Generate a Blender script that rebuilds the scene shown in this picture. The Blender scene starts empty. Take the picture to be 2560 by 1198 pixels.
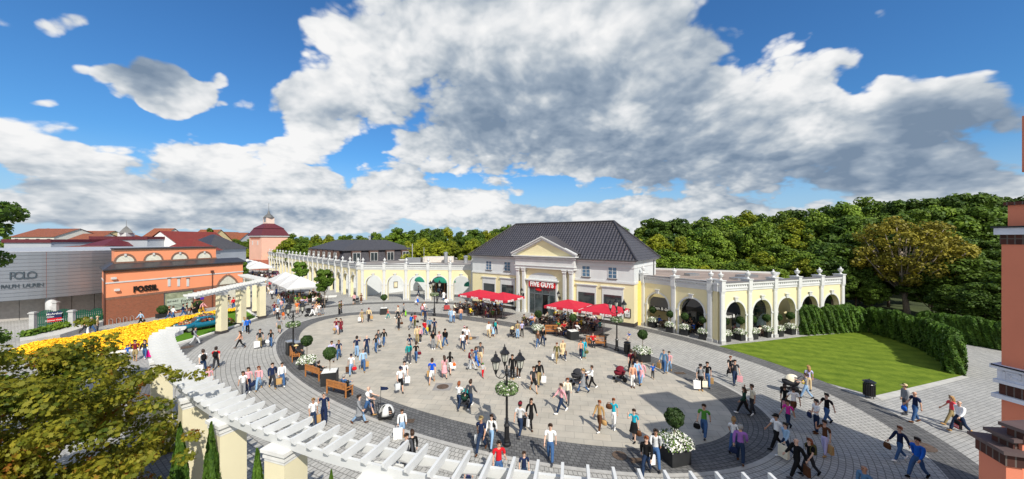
import bpy, math, random
import numpy as np
from mathutils import Vector, Matrix, noise
R=math.radians
H=10.4; F=880.0; CX=1280.0; CY=597.0
scene=bpy.context.scene
COL=scene.collection
def G(px,py,z=0.0):
    Y=F*(H-z)/(py-CY); return Vector(((px-CX)*Y/F,Y,z))
# ------------------------------------------------------------------ materials
MATS={}
def newmat(name):
    m=bpy.data.materials.new(name); m.use_nodes=True
    nt=m.node_tree; b=nt.nodes['Principled BSDF']
    return m,nt,b
def link(nt,a,b): nt.links.new(a,b)
def mat(name,col,rough=.6,metal=0.0,var=.12,scale=3.0,bump=0.0,bscale=30.0,spec=.4,coat=0.0):
    if name in MATS: return MATS[name]
    m,nt,b=newmat(name)
    b.inputs['Roughness'].default_value=rough; b.inputs['Metallic'].default_value=metal
    b.inputs['Specular IOR Level'].default_value=spec
    if coat: b.inputs['Coat Weight'].default_value=coat
    tc=nt.nodes.new('ShaderNodeTexCoord')
    if var>0:
        n=nt.nodes.new('ShaderNodeTexNoise'); n.inputs['Scale'].default_value=scale; n.inputs['Detail'].default_value=5
        link(nt,tc.outputs['Object'],n.inputs['Vector'])
        mr=nt.nodes.new('ShaderNodeMapRange'); mr.inputs[1].default_value=.3; mr.inputs[2].default_value=.7
        mr.inputs[3].default_value=1-var; mr.inputs[4].default_value=1+var
        link(nt,n.outputs['Fac'],mr.inputs[0])
        mx=nt.nodes.new('ShaderNodeVectorMath'); mx.operation='SCALE'; mx.inputs[0].default_value=col[:3]
        link(nt,mr.outputs[0],mx.inputs['Scale']); link(nt,mx.outputs[0],b.inputs['Base Color'])
    else: b.inputs['Base Color'].default_value=(*col[:3],1)
    if bump:
        n2=nt.nodes.new('ShaderNodeTexNoise'); n2.inputs['Scale'].default_value=bscale
        link(nt,tc.outputs['Object'],n2.inputs['Vector'])
        bp=nt.nodes.new('ShaderNodeBump'); bp.inputs['Strength'].default_value=bump; bp.inputs['Distance'].default_value=.02
        link(nt,n2.outputs['Fac'],bp.inputs['Height']); link(nt,bp.outputs[0],b.inputs['Normal'])
    MATS[name]=m; return m
def brickmat(name,c1,c2,mortar,w,h,ms=.02,coords='UV',rough=.8,scale=1.0,offset=.5,stain=.15,bump=.3,smooth=.1,big=.15):
    """brick / paver pattern; coords: 'UV' or 'WALL' (local x+y, z) or 'XY'"""
    if name in MATS: return MATS[name]
    m,nt,b=newmat(name); b.inputs['Roughness'].default_value=rough; b.inputs['Specular IOR Level'].default_value=.25
    tc=nt.nodes.new('ShaderNodeTexCoord')
    if coords=='UV': vec=tc.outputs['UV']
    elif coords=='XY': vec=tc.outputs['Object']
    else:
        s=nt.nodes.new('ShaderNodeSeparateXYZ'); link(nt,tc.outputs['Object'],s.inputs[0])
        a=nt.nodes.new('ShaderNodeMath'); a.operation='ADD'; link(nt,s.outputs[0],a.inputs[0]); link(nt,s.outputs[1],a.inputs[1])
        c=nt.nodes.new('ShaderNodeCombineXYZ'); link(nt,a.outputs[0],c.inputs[0]); link(nt,s.outputs[2],c.inputs[1]); vec=c.outputs[0]
    br=nt.nodes.new('ShaderNodeTexBrick'); br.offset=offset
    br.inputs['Scale'].default_value=scale; br.inputs['Color1'].default_value=(*c1,1); br.inputs['Color2'].default_value=(*c2,1)
    br.inputs['Mortar'].default_value=(*mortar,1); br.inputs['Mortar Size'].default_value=ms; br.inputs['Mortar Smooth'].default_value=smooth
    br.inputs['Brick Width'].default_value=w; br.inputs['Row Height'].default_value=h
    link(nt,vec,br.inputs['Vector'])
    n=nt.nodes.new('ShaderNodeTexNoise'); n.inputs['Scale'].default_value=big; n.inputs['Detail'].default_value=9; n.inputs['Roughness'].default_value=.65
    link(nt,tc.outputs['Object'],n.inputs['Vector'])
    mr=nt.nodes.new('ShaderNodeMapRange'); mr.inputs[1].default_value=.3; mr.inputs[2].default_value=.7
    mr.inputs[3].default_value=1-stain; mr.inputs[4].default_value=1+stain; link(nt,n.outputs['Fac'],mr.inputs[0])
    mx=nt.nodes.new('ShaderNodeVectorMath'); mx.operation='SCALE'; link(nt,br.outputs['Color'],mx.inputs[0]); link(nt,mr.outputs[0],mx.inputs['Scale'])
    link(nt,mx.outputs[0],b.inputs['Base Color'])
    if bump:
        bp=nt.nodes.new('ShaderNodeBump'); bp.inputs['Strength'].default_value=bump; bp.inputs['Distance'].default_value=.01; bp.invert=True
        link(nt,br.outputs['Fac'],bp.inputs['Height']); link(nt,bp.outputs[0],b.inputs['Normal'])
    MATS[name]=m; return m
def leafmat(name,c1,c2,scale=.5,trans=.25,c3=None):
    if name in MATS: return MATS[name]
    m=bpy.data.materials.new(name); m.use_nodes=True; nt=m.node_tree; nt.nodes.clear()
    out=nt.nodes.new('ShaderNodeOutputMaterial'); tc=nt.nodes.new('ShaderNodeTexCoord')
    geo=nt.nodes.new('ShaderNodeNewGeometry')
    n=nt.nodes.new('ShaderNodeTexNoise'); n.inputs['Scale'].default_value=scale; n.inputs['Detail'].default_value=4
    link(nt,geo.outputs['Position'],n.inputs['Vector'])
    ad=nt.nodes.new('ShaderNodeMath'); ad.operation='MULTIPLY_ADD'; ad.inputs[1].default_value=.55; 
    link(nt,geo.outputs['Random Per Island'],ad.inputs[0])
    sb=nt.nodes.new('ShaderNodeMath'); sb.operation='MULTIPLY_ADD'; sb.inputs[1].default_value=1.6; sb.inputs[2].default_value=-.58
    link(nt,n.outputs['Fac'],sb.inputs[0]); link(nt,sb.outputs[0],ad.inputs[2])
    cr=nt.nodes.new('ShaderNodeValToRGB'); cr.color_ramp.elements[0].position=.1; cr.color_ramp.elements[1].position=.78 if c3 else .9
    cr.color_ramp.elements[0].color=(*c1,1); cr.color_ramp.elements[1].color=(*c2,1)
    if c3: 
        e=cr.color_ramp.elements.new(1.0 if 0 else .93); e.color=(*c3,1)
    link(nt,ad.outputs[0],cr.inputs[0])
    oi=nt.nodes.new('ShaderNodeObjectInfo'); mr=nt.nodes.new('ShaderNodeMapRange'); mr.inputs[3].default_value=.75; mr.inputs[4].default_value=1.25
    link(nt,oi.outputs['Random'],mr.inputs[0])
    mx=nt.nodes.new('ShaderNodeVectorMath'); mx.operation='SCALE'; link(nt,cr.outputs[0],mx.inputs[0]); link(nt,mr.outputs[0],mx.inputs['Scale'])
    d=nt.nodes.new('ShaderNodeBsdfPrincipled'); d.inputs['Roughness'].default_value=.55; d.inputs['Specular IOR Level'].default_value=.25
    t=nt.nodes.new('ShaderNodeBsdfTranslucent'); ms=nt.nodes.new('ShaderNodeMixShader'); ms.inputs[0].default_value=trans
    link(nt,mx.outputs[0],d.inputs['Base Color']); link(nt,mx.outputs[0],t.inputs[0])
    link(nt,d.outputs[0],ms.inputs[1]); link(nt,t.outputs[0],ms.inputs[2]); link(nt,ms.outputs[0],out.inputs[0])
    MATS[name]=m; return m
def C(h):  # sRGB hex to linear
    v=[int(h[i:i+2],16)/255 for i in (0,2,4)]
    return tuple(x/12.92 if x<=.04045 else ((x+.055)/1.055)**2.4 for x in v)
WHITE=mat('white_paint',(.605,.615,.615),.55,var=.06,scale=1.2)
STUCCO=mat('white_stucco',(.60,.625,.635),.85,var=.05,scale=.8,bump=.15,bscale=60)
YELLOW=mat('cream_stucco',(.74,.66,.41),.85,var=.045,scale=.5,bump=.15,bscale=60)
CREAM=mat('pale_cream_render',(.70,.64,.44),.85,var=.05,scale=.7)
GREYSTONE=mat('pale_grey_stone',(.42,.42,.42),.8,var=.12,scale=2)
DARKPLINTH=mat('dark_plinth',(.05,.045,.045),.7)
BLACK=mat('black_iron',(.012,.012,.014),.35,var=.1,spec=.5)
ANTH=mat('anthracite_box',(.022,.023,.025),.5)
GLASS=mat('window_glass',(.03,.04,.045),.06,var=.2,scale=1,spec=.9)
GLASSB=mat('blue_window_glass',(.06,.14,.24),.08,var=.5,scale=3,spec=.9)
INTERIOR=mat('dim_interior',(.035,.03,.028),.8,var=.4,scale=1.5)
ORANGE=mat('orange_render',(.86,.32,.165),.85,var=.04,scale=.6,bump=.1,bscale=50)
SALMON=mat('salmon_render',(.68,.22,.13),.85,var=.05,scale=.8,bump=.1,bscale=50)
PINK=mat('pink_render',(.80,.46,.35),.85,var=.05,scale=.3)
REDBRICK=brickmat('red_brick',(.36,.095,.045),(.25,.07,.035),(.26,.15,.10),.25,.075,ms=.012,coords='WALL',stain=.1)
DARKBRICK=brickmat('dark_clinker',(.10,.035,.025),(.05,.022,.018),(.12,.10,.09),.12,.4,ms=.012,coords='WALL',stain=.2,offset=0)
BRICKEDGE=brickmat('brick_edging',(.24,.10,.06),(.16,.07,.045),(.30,.22,.17),.09,.30,ms=.014,coords='WALL',offset=0,stain=.1)
ROOFRED=mat('maroon_sheet_roof',(.11,.022,.03),.55,var=.15)
ROOFGREY=mat('flat_roof_felt',(.24,.22,.21),.9,var=.25,scale=.6)
ROOFPINK=mat('reddish_roof_felt',(.29,.23,.20),.9,var=.25,scale=.5)
METALGREY=mat('brushed_grey_sheet',(.42,.43,.45),.38,metal=.75,var=.06,scale=.5)
WOOD=mat('honey_teak',(.42,.17,.05),.5,var=.25,scale=9)
BARK=mat('bark',(.16,.12,.09),.9,var=.35,scale=8,bump=.6,bscale=20)
PALEBARK=mat('pale_bark',(.30,.25,.20),.9,var=.3,scale=8,bump=.5,bscale=20)
CANVAS=mat('white_canvas',(.57,.575,.575),.8,var=.04)
REDCANVAS=mat('red_canvas',(.50,.018,.04),.7,var=.06)
GREENCANVAS=mat('green_canvas',(.01,.20,.13),.7,var=.08)
DARKRATTAN=mat('dark_brown_rattan',(.055,.028,.022),.6,var=.3,scale=12)
STEEL=mat('galvanised_steel',(.55,.56,.57),.4,metal=.8)
REDSIGN=mat('red_sign',(.62,.015,.02),.35,var=.03)
LETTERW=mat('white_letters',(.80,.80,.79),.5,var=.0)
LETTERK=mat('black_letters',(.012,.012,.012),.4,var=.0)
GRAVEL=mat('white_gravel',(.75,.75,.72),.9,var=.3,scale=40,bump=.8,bscale=60)
SOIL=mat('soil',(.05,.035,.025),.95,var=.3,scale=10)
def tilemat(name,c,w,h,rough=.4):
    """roof tiles as rows and ribs, in UV space"""
    if name in MATS: return MATS[name]
    m,nt,b=newmat(name); b.inputs['Roughness'].default_value=rough; b.inputs['Specular IOR Level'].default_value=.5
    tc=nt.nodes.new('ShaderNodeTexCoord'); s=nt.nodes.new('ShaderNodeSeparateXYZ'); link(nt,tc.outputs['UV'],s.inputs[0])
    def mth(op,a,bv=None,c=None):
        n=nt.nodes.new('ShaderNodeMath'); n.operation=op
        for i,v in enumerate((a,bv,c)):
            if v is None: continue
            if isinstance(v,(int,float)): n.inputs[i].default_value=v
            else: link(nt,v,n.inputs[i])
        return n.outputs[0]
    rib=mth('ABSOLUTE',mth('SINE',mth('MULTIPLY',s.outputs[0],math.pi/w)))
    row=mth('FRACT',mth('DIVIDE',s.outputs[1],h))
    hh=mth('ADD',mth('MULTIPLY',rib,.8),mth('MULTIPLY',mth('SUBTRACT',1.0,row),1.0))
    bp=nt.nodes.new('ShaderNodeBump'); bp.inputs['Strength'].default_value=1.0; bp.inputs['Distance'].default_value=.14
    link(nt,hh,bp.inputs['Height']); link(nt,bp.outputs[0],b.inputs['Normal'])
    n=nt.nodes.new('ShaderNodeTexNoise'); n.inputs['Scale'].default_value=1.5; n.inputs['Detail'].default_value=6; link(nt,tc.outputs['Object'],n.inputs['Vector'])
    mr=nt.nodes.new('ShaderNodeMapRange'); mr.inputs[3].default_value=.7; mr.inputs[4].default_value=1.3; link(nt,n.outputs['Fac'],mr.inputs[0])
    edge=mth('GREATER_THAN',row,.12)
    k=mth('MULTIPLY',mr.outputs[0],mth('MULTIPLY',mth('MULTIPLY_ADD',edge,.7,.3),mth('MULTIPLY_ADD',rib,.9,.45)))  # rib crests lighter, troughs darker: highlights and shade put into the tile colour
    mx=nt.nodes.new('ShaderNodeVectorMath'); mx.operation='SCALE'; mx.inputs[0].default_value=c; link(nt,k,mx.inputs['Scale']); link(nt,mx.outputs[0],b.inputs['Base Color'])
    MATS[name]=m; return m
TILE=tilemat('glazed_black_tiles',(.070,.066,.074),.42,.42,.33)
TILERED=tilemat('orange_clay_tiles',(.36,.115,.05),.30,.36,.6)
TILECRIMSON=tilemat('crimson_tiles',(.26,.035,.022),.30,.36,.6)
SLATE=brickmat('dark_slates',(.075,.072,.085),(.05,.048,.058),(.02,.02,.022),.4,.25,ms=.02,coords='WALL',stain=.2,rough=.6)
# ------------------------------------------------------------------ mesh builder
class MB:
    def __init__(s): s.v=[];s.f=[];s.m=[];s.uv={}
    def add(s,vs,fs,mi=0,M=None):
        o=len(s.v)
        for p in vs:
            p=Vector(p); s.v.append(tuple(M@p if M is not None else p))
        for f in fs: s.f.append(tuple(i+o for i in f)); s.m.append(mi)
        return s
    def box(s,x0,x1,y0,y1,z0,z1,mi=0,M=None):
        if x0>x1:x0,x1=x1,x0
        if y0>y1:y0,y1=y1,y0
        v=[(x0,y0,z0),(x1,y0,z0),(x1,y1,z0),(x0,y1,z0),(x0,y0,z1),(x1,y0,z1),(x1,y1,z1),(x0,y1,z1)]
        return s.add(v,[(3,2,1,0),(4,5,6,7),(0,1,5,4),(1,2,6,5),(2,3,7,6),(3,0,4,7)],mi,M)
    def cbox(s,c,sz,rz=0,mi=0,rx=0,ry=0):
        M=Matrix.Translation(c)@Matrix.Rotation(rz,4,'Z')@Matrix.Rotation(ry,4,'Y')@Matrix.Rotation(rx,4,'X')
        return s.box(-sz[0]/2,sz[0]/2,-sz[1]/2,sz[1]/2,-sz[2]/2,sz[2]/2,mi,M)
    def tube(s,pts,rad,n=8,mi=0,cap=True):
        pts=[Vector(p) for p in pts]
        if not isinstance(rad,(list,tuple)): rad=[rad]*len(pts)
        vs=[];fs=[];up=None
        for i,p in enumerate(pts):
            d=(pts[min(i+1,len(pts)-1)]-pts[max(i-1,0)]).normalized()
            if up is None: up=Vector((0,0,1)) if abs(d.z)<.9 else Vector((1,0,0))
            a=d.cross(up).normalized(); b=a.cross(d).normalized(); up=b
            for k in range(n):
                t=2*math.pi*k/n; vs.append(p+(a*math.cos(t)+b*math.sin(t))*rad[i])
        for i in range(len(pts)-1):
            for k in range(n):
                k2=(k+1)%n; fs.append((i*n+k2,i*n+k,(i+1)*n+k,(i+1)*n+k2))
        if cap: fs.append(tuple(range(n))); fs.append(tuple(reversed(range((len(pts)-1)*n,len(pts)*n))))
        return s.add(vs,fs,mi)
    def lathe(s,prof,c=(0,0,0),n=12,mi=0,sx=1,sy=1):
        vs=[];fs=[]
        for r,z in prof:
            for k in range(n):
                t=2*math.pi*k/n; vs.append((c[0]+r*sx*math.cos(t),c[1]+r*sy*math.sin(t),c[2]+z))
        for i in range(len(prof)-1):
            for k in range(n):
                k2=(k+1)%n; fs.append((i*n+k,i*n+k2,(i+1)*n+k2,(i+1)*n+k))
        fs.append(tuple(reversed(range(n)))); fs.append(tuple(range((len(prof)-1)*n,len(prof)*n)))
        return s.add(vs,fs,mi)
    def prism(s,pts,z0,z1,mi=0):
        n=len(pts); a=sum(pts[i][0]*pts[(i+1)%n][1]-pts[(i+1)%n][0]*pts[i][1] for i in range(n))
        if a<0: pts=pts[::-1]
        vs=[(p[0],p[1],z0) for p in pts]+[(p[0],p[1],z1) for p in pts]
        fs=[tuple(reversed(range(n))),tuple(range(n,2*n))]+[(i,(i+1)%n,n+(i+1)%n,n+i) for i in range(n)]
        return s.add(vs,fs,mi)
    def build(s,name,mats,parent=None,smooth=False,uvf=None):
        me=bpy.data.meshes.new(name); me.from_pydata(s.v,[],s.f)
        if not isinstance(mats,(list,tuple)): mats=[mats]
        for m in mats: me.materials.append(m)
        if any(s.m): me.polygons.foreach_set('material_index',s.m)
        if smooth: me.polygons.foreach_set('use_smooth',[True]*len(s.f))
        if uvf:
            uv=me.uv_layers.new(name='UVMap')
            for p in me.polygons:
                for li in p.loop_indices: uv.data[li].uv=uvf(Vector(me.vertices[me.loops[li].vertex_index].co),p)
        me.update()
        o=bpy.data.objects.new(name,me); COL.objects.link(o)
        if parent: o.parent=parent
        return o
def thing(name,label,cat,loc=(0,0,0),rz=0,group=None):
    o=bpy.data.objects.new(name,None); COL.objects.link(o); o.empty_display_size=.3
    o.location=loc; o.rotation_euler=(0,0,rz); return tag(o,label,cat,group)
def tag(o,label=None,cat=None,group=None,kind=None):
    if label:o['label']=label
    if cat:o['category']=cat
    if group:o['group']=group
    if kind:o['kind']=kind
    return o
CH={}
def kids(o):
    return list(o.children)
def dup(root,loc,rz=None,label=None,group=None,scale=None):
    def cp(o,par):
        c=o.copy(); COL.objects.link(c)
        if par: c.parent=par
        for ch in kids(o): cp(ch,c)
        return c
    r=cp(root,None); r.location=loc
    if rz is not None: r.rotation_euler=(0,0,rz)
    if label: r['label']=label
    if group: r['group']=group
    if scale: r.scale=(scale,)*3 if not isinstance(scale,tuple) else scale
    return r
def roofuv(v,p):
    n=p.normal; up=Vector((0,0,1)); h=n.cross(up)
    if h.length<1e-4: return (v.x,v.y)
    h.normalize(); d=h.cross(n); return (v.dot(h),v.dot(d))
def text(s,size,ext=.03,bold=0.0,align='CENTER',space=1.0):
    """mesh of the text standing in XZ plane, facing -Y, baseline centre at origin"""
    cu=bpy.data.curves.new('t','FONT'); cu.body=s; cu.size=size; cu.extrude=ext; cu.offset=bold; cu.align_x=align; cu.space_character=space
    cu.resolution_u=3
    ob=bpy.data.objects.new('t',cu); COL.objects.link(ob)
    dg=bpy.context.evaluated_depsgraph_get(); dg.update()
    me=bpy.data.meshes.new_from_object(ob.evaluated_get(dg)); bpy.data.objects.remove(ob)
    me.transform(Matrix.Rotation(math.pi/2,4,'X')); me.materials.clear()
    return me
def textobj(name,s,size,m,parent,loc,rz=0,ext=.03,bold=0.0,space=1.0,sx=1,rx=0):
    me=text(s,size,ext,bold,'CENTER',space); me.materials.append(m)
    o=bpy.data.objects.new(name,me); COL.objects.link(o); o.parent=parent; o.location=loc; o.rotation_euler=(rx,0,rz); o.scale=(sx,1,1); return o
class Fr:
    """facade frame: origin at the left base corner, x along the facade, y into the building"""
    def __init__(s,a,b):
        s.o=Vector(a); d=Vector(b)-s.o; s.L=d.length; s.d=d.normalized(); s.n=Vector((-s.d.y,s.d.x)); s.rz=math.atan2(s.d.y,s.d.x)
    def u(s,px,off=0):
        k=(px-CX)/F; o=s.o+s.n*off
        return (k*o.y-o.x)/(s.d.x-k*s.d.y)
    def uz(s,px,py,off=0):
        u=s.u(px,off); Y=(s.o+s.n*off+s.d*u).y; return u,H-(py-CY)*Y/F
    def w(s,u,y=0,z=0):
        p=s.o+s.d*u+s.n*y; return Vector((p.x,p.y,z))
# numpy leaves
def leafmesh(name,P,N,size,mat_,shape='quad',rng=None,jit=.35):
    """P centres (n,3), N preferred normals; one small polygon per leaf"""
    rng=rng or np.random.default_rng(1); n=len(P)
    N=N+rng.normal(0,.55,(n,3)); N/=np.linalg.norm(N,axis=1,keepdims=True)
    a=rng.normal(0,1,(n,3)); T=np.cross(N,a); T/=np.linalg.norm(T,axis=1,keepdims=True); B=np.cross(N,T)
    sz=size*(1+rng.uniform(-jit,jit,n))[:,None]
    if shape=='quad': pts=[(-.5,-.35),(.1,-.5),(.55,0),(.05,.5),(-.5,.3)]
    elif shape=='maple': pts=[(-.5,0),(-.25,-.35),(-.02,-.5),(.08,-.22),(.35,-.42),(.3,-.12),(.55,0),(.3,.12),(.35,.42),(.08,.22),(-.02,.5),(-.25,.35)]
    elif shape=='flower': pts=[(.5*math.cos(t),.5*math.sin(t)) for t in np.linspace(0,2*math.pi,6,endpoint=False)]
    k=len(pts); V=np.zeros((n,k,3))
    for i,(u,v) in enumerate(pts):
        fold=(abs(v)*.25 if shape=='maple' else 0)
        V[:,i]=P+(T*u+B*v+N*fold)*sz
    me=bpy.data.meshes.new(name); me.vertices.add(n*k); me.vertices.foreach_set('co',V.reshape(-1))
    me.loops.add(n*k); me.loops.foreach_set('vertex_index',np.arange(n*k,dtype=np.int32))
    me.polygons.add(n); me.polygons.foreach_set('loop_start',np.arange(0,n*k,k,dtype=np.int32))
    me.polygons.foreach_set('loop_total',np.full(n,k,dtype=np.int32))
    me.materials.append(mat_); me.update(calc_edges=True); return me
def blobpoints(centres,radii,n,rng,flat=.8,inner=.25):
    """points on the shells of many small clumps"""
    centres=np.array(centres); radii=np.array(radii); w=radii**2; idx=rng.choice(len(centres),n,p=w/w.sum())
    d=rng.normal(0,1,(n,3)); d/=np.linalg.norm(d,axis=1,keepdims=True)
    r=radii[idx]*(1-inner*rng.random(n)**2)
    d2=d.copy(); d2[:,2]*=flat
    P=centres[idx]+d2*r[:,None]; N=d.copy(); N[:,2]+=.5
    return P,N
def meshobj(name,me,parent=None,loc=(0,0,0)):
    o=bpy.data.objects.new(name,me); COL.objects.link(o); o.parent=parent; o.location=loc; return o
def treemeshes(seed,h,rad,z0,nblob,nleaf,leaf,lm,bark,tr=.18,shape='quad',rz=None,limbs=9,blob=.3,lean=0,fill=1.0):
    rng=np.random.default_rng(seed); cz=(h+z0)/2; rz=rz or (h-z0)/2
    cs=[];rs=[]
    while len(cs)<nblob:
        d=rng.normal(0,1,3); d/=np.linalg.norm(d); q=rng.uniform(.25,1)**.5*fill
        p=d*np.array([rad,rad,rz])*q*.86
        taper=1-.25*max(0,p[2]/rz)
        p[0]*=taper; p[1]*=taper
        cs.append((p[0],p[1],cz+p[2])); rs.append(rad*blob*rng.uniform(.6,1.25))
    P,N=blobpoints(cs,rs,nleaf,rng)
    crown=leafmesh('crown',P,N,leaf,lm,shape,rng)
    b=MB(); b.tube([(0,0,-.1),(lean*.3,0,z0*.6),(lean,0,cz)],[tr*1.25,tr,tr*.6],9)
    order=rng.permutation(len(cs))[:limbs]
    for i in order:
        c=np.array(cs[i]); s=np.array([lean*.6,0,z0*.75+rng.uniform(0,.35)*(cz-z0*.75)])
        mid=(s+c)/2+np.array([0,0,-.08*h*.3])
        b.tube([s,mid,c],[tr*.45,tr*.28,tr*.1],6)
    me=bpy.data.meshes.new('trunk'); me.from_pydata(b.v,[],b.f); me.materials.append(bark); me.polygons.foreach_set('use_smooth',[True]*len(b.f))
    return me,crown
def maketree(name,label,cat,loc,meshes,group=None,rz=0,scale=1):
    t=thing(name,label,cat,loc,rz,group); t.scale=(scale,scale,scale) if not isinstance(scale,tuple) else scale
    meshobj('trunk',meshes[0],t); meshobj('crown',meshes[1],t); return t
def getmesh(key,f):
    if key not in CH: CH[key]=f()
    return CH[key]
def mk(mb,mats,smooth=False):
    o=mb.build('x',mats,smooth=smooth); me=o.data; bpy.data.objects.remove(o); return me
def placepart(name,me,par,loc,rz=0): 
    o=meshobj(name,me,par,loc); o.rotation_euler=(0,0,rz); return o
# ------------------------------------------------------------------ camera, sun, sky
cam=bpy.data.cameras.new('camera'); camo=bpy.data.objects.new('camera',cam); COL.objects.link(camo)
cam.sensor_width=36; cam.lens=36*F/2560; cam.clip_end=5000; cam.clip_start=.1; cam.shift_y=-2/2560
camo.location=(0,0,H); camo.rotation_euler=(R(90),0,0); scene.camera=camo
SUNAZ=Vector((.42,-.907,0)).normalized(); EL=R(43.3)
SD=Vector((SUNAZ.x*math.cos(EL),SUNAZ.y*math.cos(EL),math.sin(EL)))
sl=bpy.data.lights.new('sun','SUN'); sl.energy=4.2; sl.angle=R(.5); sl.color=(1,.945,.84)
so=bpy.data.objects.new('sun',sl); COL.objects.link(so); so.rotation_euler=(-SD).to_track_quat('-Z','Y').to_euler(); so.location=(30,-60,60)
vs=scene.view_settings; vs.view_transform='Standard'; vs.look='None'; vs.exposure=0.30; vs.gamma=1
W=bpy.data.worlds.new('World'); scene.world=W; W.use_nodes=True; wn=W.node_tree; wn.nodes.clear()
def N_(t,**k):
    n=wn.nodes.new(t)
    for a,b in k.items(): setattr(n,a,b)
    return n
def WM(op,a,b=None,c=None,clamp=False):
    n=N_('ShaderNodeMath',operation=op); n.use_clamp=clamp
    for i,v in enumerate((a,b,c)):
        if v is None: continue
        if isinstance(v,(int,float)): n.inputs[i].default_value=v
        else: wn.links.new(v,n.inputs[i])
    return n.outputs[0]
def VM(op,a,b=None,s=None):
    n=N_('ShaderNodeVectorMath',operation=op)
    for i,v in enumerate((a,b)):
        if v is None: continue
        if isinstance(v,tuple): n.inputs[i].default_value=v
        else: wn.links.new(v,n.inputs[i])
    if s is not None:
        if isinstance(s,(int,float)): n.inputs['Scale'].default_value=s
        else: wn.links.new(s,n.inputs['Scale'])
    return n
out=N_('ShaderNodeOutputWorld'); bg=N_('ShaderNodeBackground'); bg.inputs[1].default_value=.1; wn.links.new(bg.outputs[0],out.inputs[0])
sky=N_('ShaderNodeTexSky',sky_type='NISHITA'); sky.sun_disc=False; sky.sun_elevation=EL; sky.sun_rotation=math.atan2(.42,-.907); sky.altitude=0; sky.air_density=1.2; sky.dust_density=.3; sky.ozone_density=3.0
tc=N_('ShaderNodeTexCoord'); sp=N_('ShaderNodeSeparateXYZ'); wn.links.new(tc.outputs['Generated'],sp.inputs[0])
dx,dy,dz=sp.outputs
ys=WM('MAXIMUM',WM('ABSOLUTE',dy),.12); U=WM('DIVIDE',dx,ys); V=WM('DIVIDE',dz,ys)
uvv=N_('ShaderNodeCombineXYZ'); wn.links.new(U,uvv.inputs[0]); wn.links.new(V,uvv.inputs[1]); wn.links.new(WM('GREATER_THAN',dy,0.0),uvv.inputs[2])
def blob(px,py,rx,ry,w,sharp=1.0):
    s=VM('SUBTRACT',uvv.outputs[0],((px-CX)/F,(CY-py)/F,1.0)).outputs[0]
    l=VM('LENGTH',VM('MULTIPLY',s,(F/rx,F/ry,4.0)).outputs[0]).outputs['Value']
    return WM('MULTIPLY',WM('SUBTRACT',1.0,WM('MULTIPLY',l,l),None,True),w)
def total(lst):
    t=None
    for b in lst:
        v=blob(*b); t=v if t is None else WM('ADD',t,v)
    return t
# perspective cloud-layer coordinates
den=WM('ADD',WM('MAXIMUM',dz,0.0),.55)
q=VM('SCALE',tc.outputs['Generated'],None,WM('DIVIDE',1.0,den)).outputs[0]
q=VM('MULTIPLY',q,(1.0,1.0,1.3)).outputs[0]
warp=N_('ShaderNodeTexNoise'); warp.inputs['Scale'].default_value=2.6; warp.inputs['Detail'].default_value=4; wn.links.new(q,warp.inputs['Vector'])
qw=VM('ADD',q,VM('SCALE',VM('SUBTRACT',warp.outputs['Color'],(.5,.5,.5)).outputs[0],None,.12).outputs[0]).outputs[0]
def fbm(vec,sc,det=9,ro=.55):
    n=N_('ShaderNodeTexNoise'); n.inputs['Scale'].default_value=sc; n.inputs['Detail'].default_value=det; n.inputs['Roughness'].default_value=ro
    wn.links.new(vec,n.inputs['Vector']); return n.outputs['Fac']
def bill(vec,sc,det=2,sm=.35):
    v=N_('ShaderNodeTexVoronoi',feature='F1'); v.inputs['Scale'].default_value=sc; pass
    v.inputs['Detail'].default_value=det; v.inputs['Roughness'].default_value=.55
    wn.links.new(vec,v.inputs['Vector']); return WM('SUBTRACT',1.0,v.outputs['Distance'])
def body(vec):
    a_=WM('MULTIPLY',WM('SUBTRACT',fbm(vec,2.6),.5),1.9)
    b_=WM('MULTIPLY',WM('SUBTRACT',bill(vec,5.0,1),.62),.70)
    c_=WM('MULTIPLY',WM('SUBTRACT',bill(vec,15.0,2),.62),.34)
    return WM('ADD',WM('ADD',a_,b_),c_)
n0=body(qw)
qo=VM('ADD',qw,(-.010,.008,.035)).outputs[0]
n1=body(qo)
MASK=[(1250,150,640,320,.9),(950,60,330,170,.4),(1700,170,480,300,.75),(1900,360,600,200,.6),(1400,380,520,160,.4),(820,250,230,95,.42),(2350,330,340,180,.8),
 (2560,230,230,120,.5),(370,190,150,95,1.15),(455,250,120,60,1.0),(60,350,190,105,.8),(330,430,340,95,.9),(640,440,220,105,.85),(750,350,150,65,.7),(930,470,280,80,.75),(1180,500,170,70,.6),
 (150,520,520,80,.95),(560,530,460,75,.95),(1100,550,600,55,.9),(1700,545,560,60,.9),(2350,480,380,90,.9),(60,30,230,80,.6),(180,75,110,50,.5),(230,175,90,40,.5),(1620,300,90,45,.35),(2150,130,90,55,.35),(2210,40,60,45,.95),(2460,95,140,40,.75),(660,90,60,45,.75),(555,192,60,32,.75),(600,265,60,30,.6),(120,255,80,20,.5)]
GAPS=[(480,110,320,110,-.45),(150,250,240,70,-.3),(2330,90,260,110,-.7),(2440,140,160,60,-.2),(1420,455,170,18,-.35),(1150,455,60,30,-.3),(2150,215,60,40,-.35),(640,60,110,120,-.35),(640,330,130,40,-.5),(560,290,120,60,-.3),(1180,455,150,25,-.4),(640,170,90,70,-.4)]
dens=WM('ADD',WM('ADD',WM('ADD',total(MASK),total(GAPS)),.10),n0)
behind=WM('MULTIPLY',WM('LESS_THAN',dy,0.0),.75); dens=WM('ADD',dens,behind)  # unseen cloud cover added behind the camera to neutralise the ambient light
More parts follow.
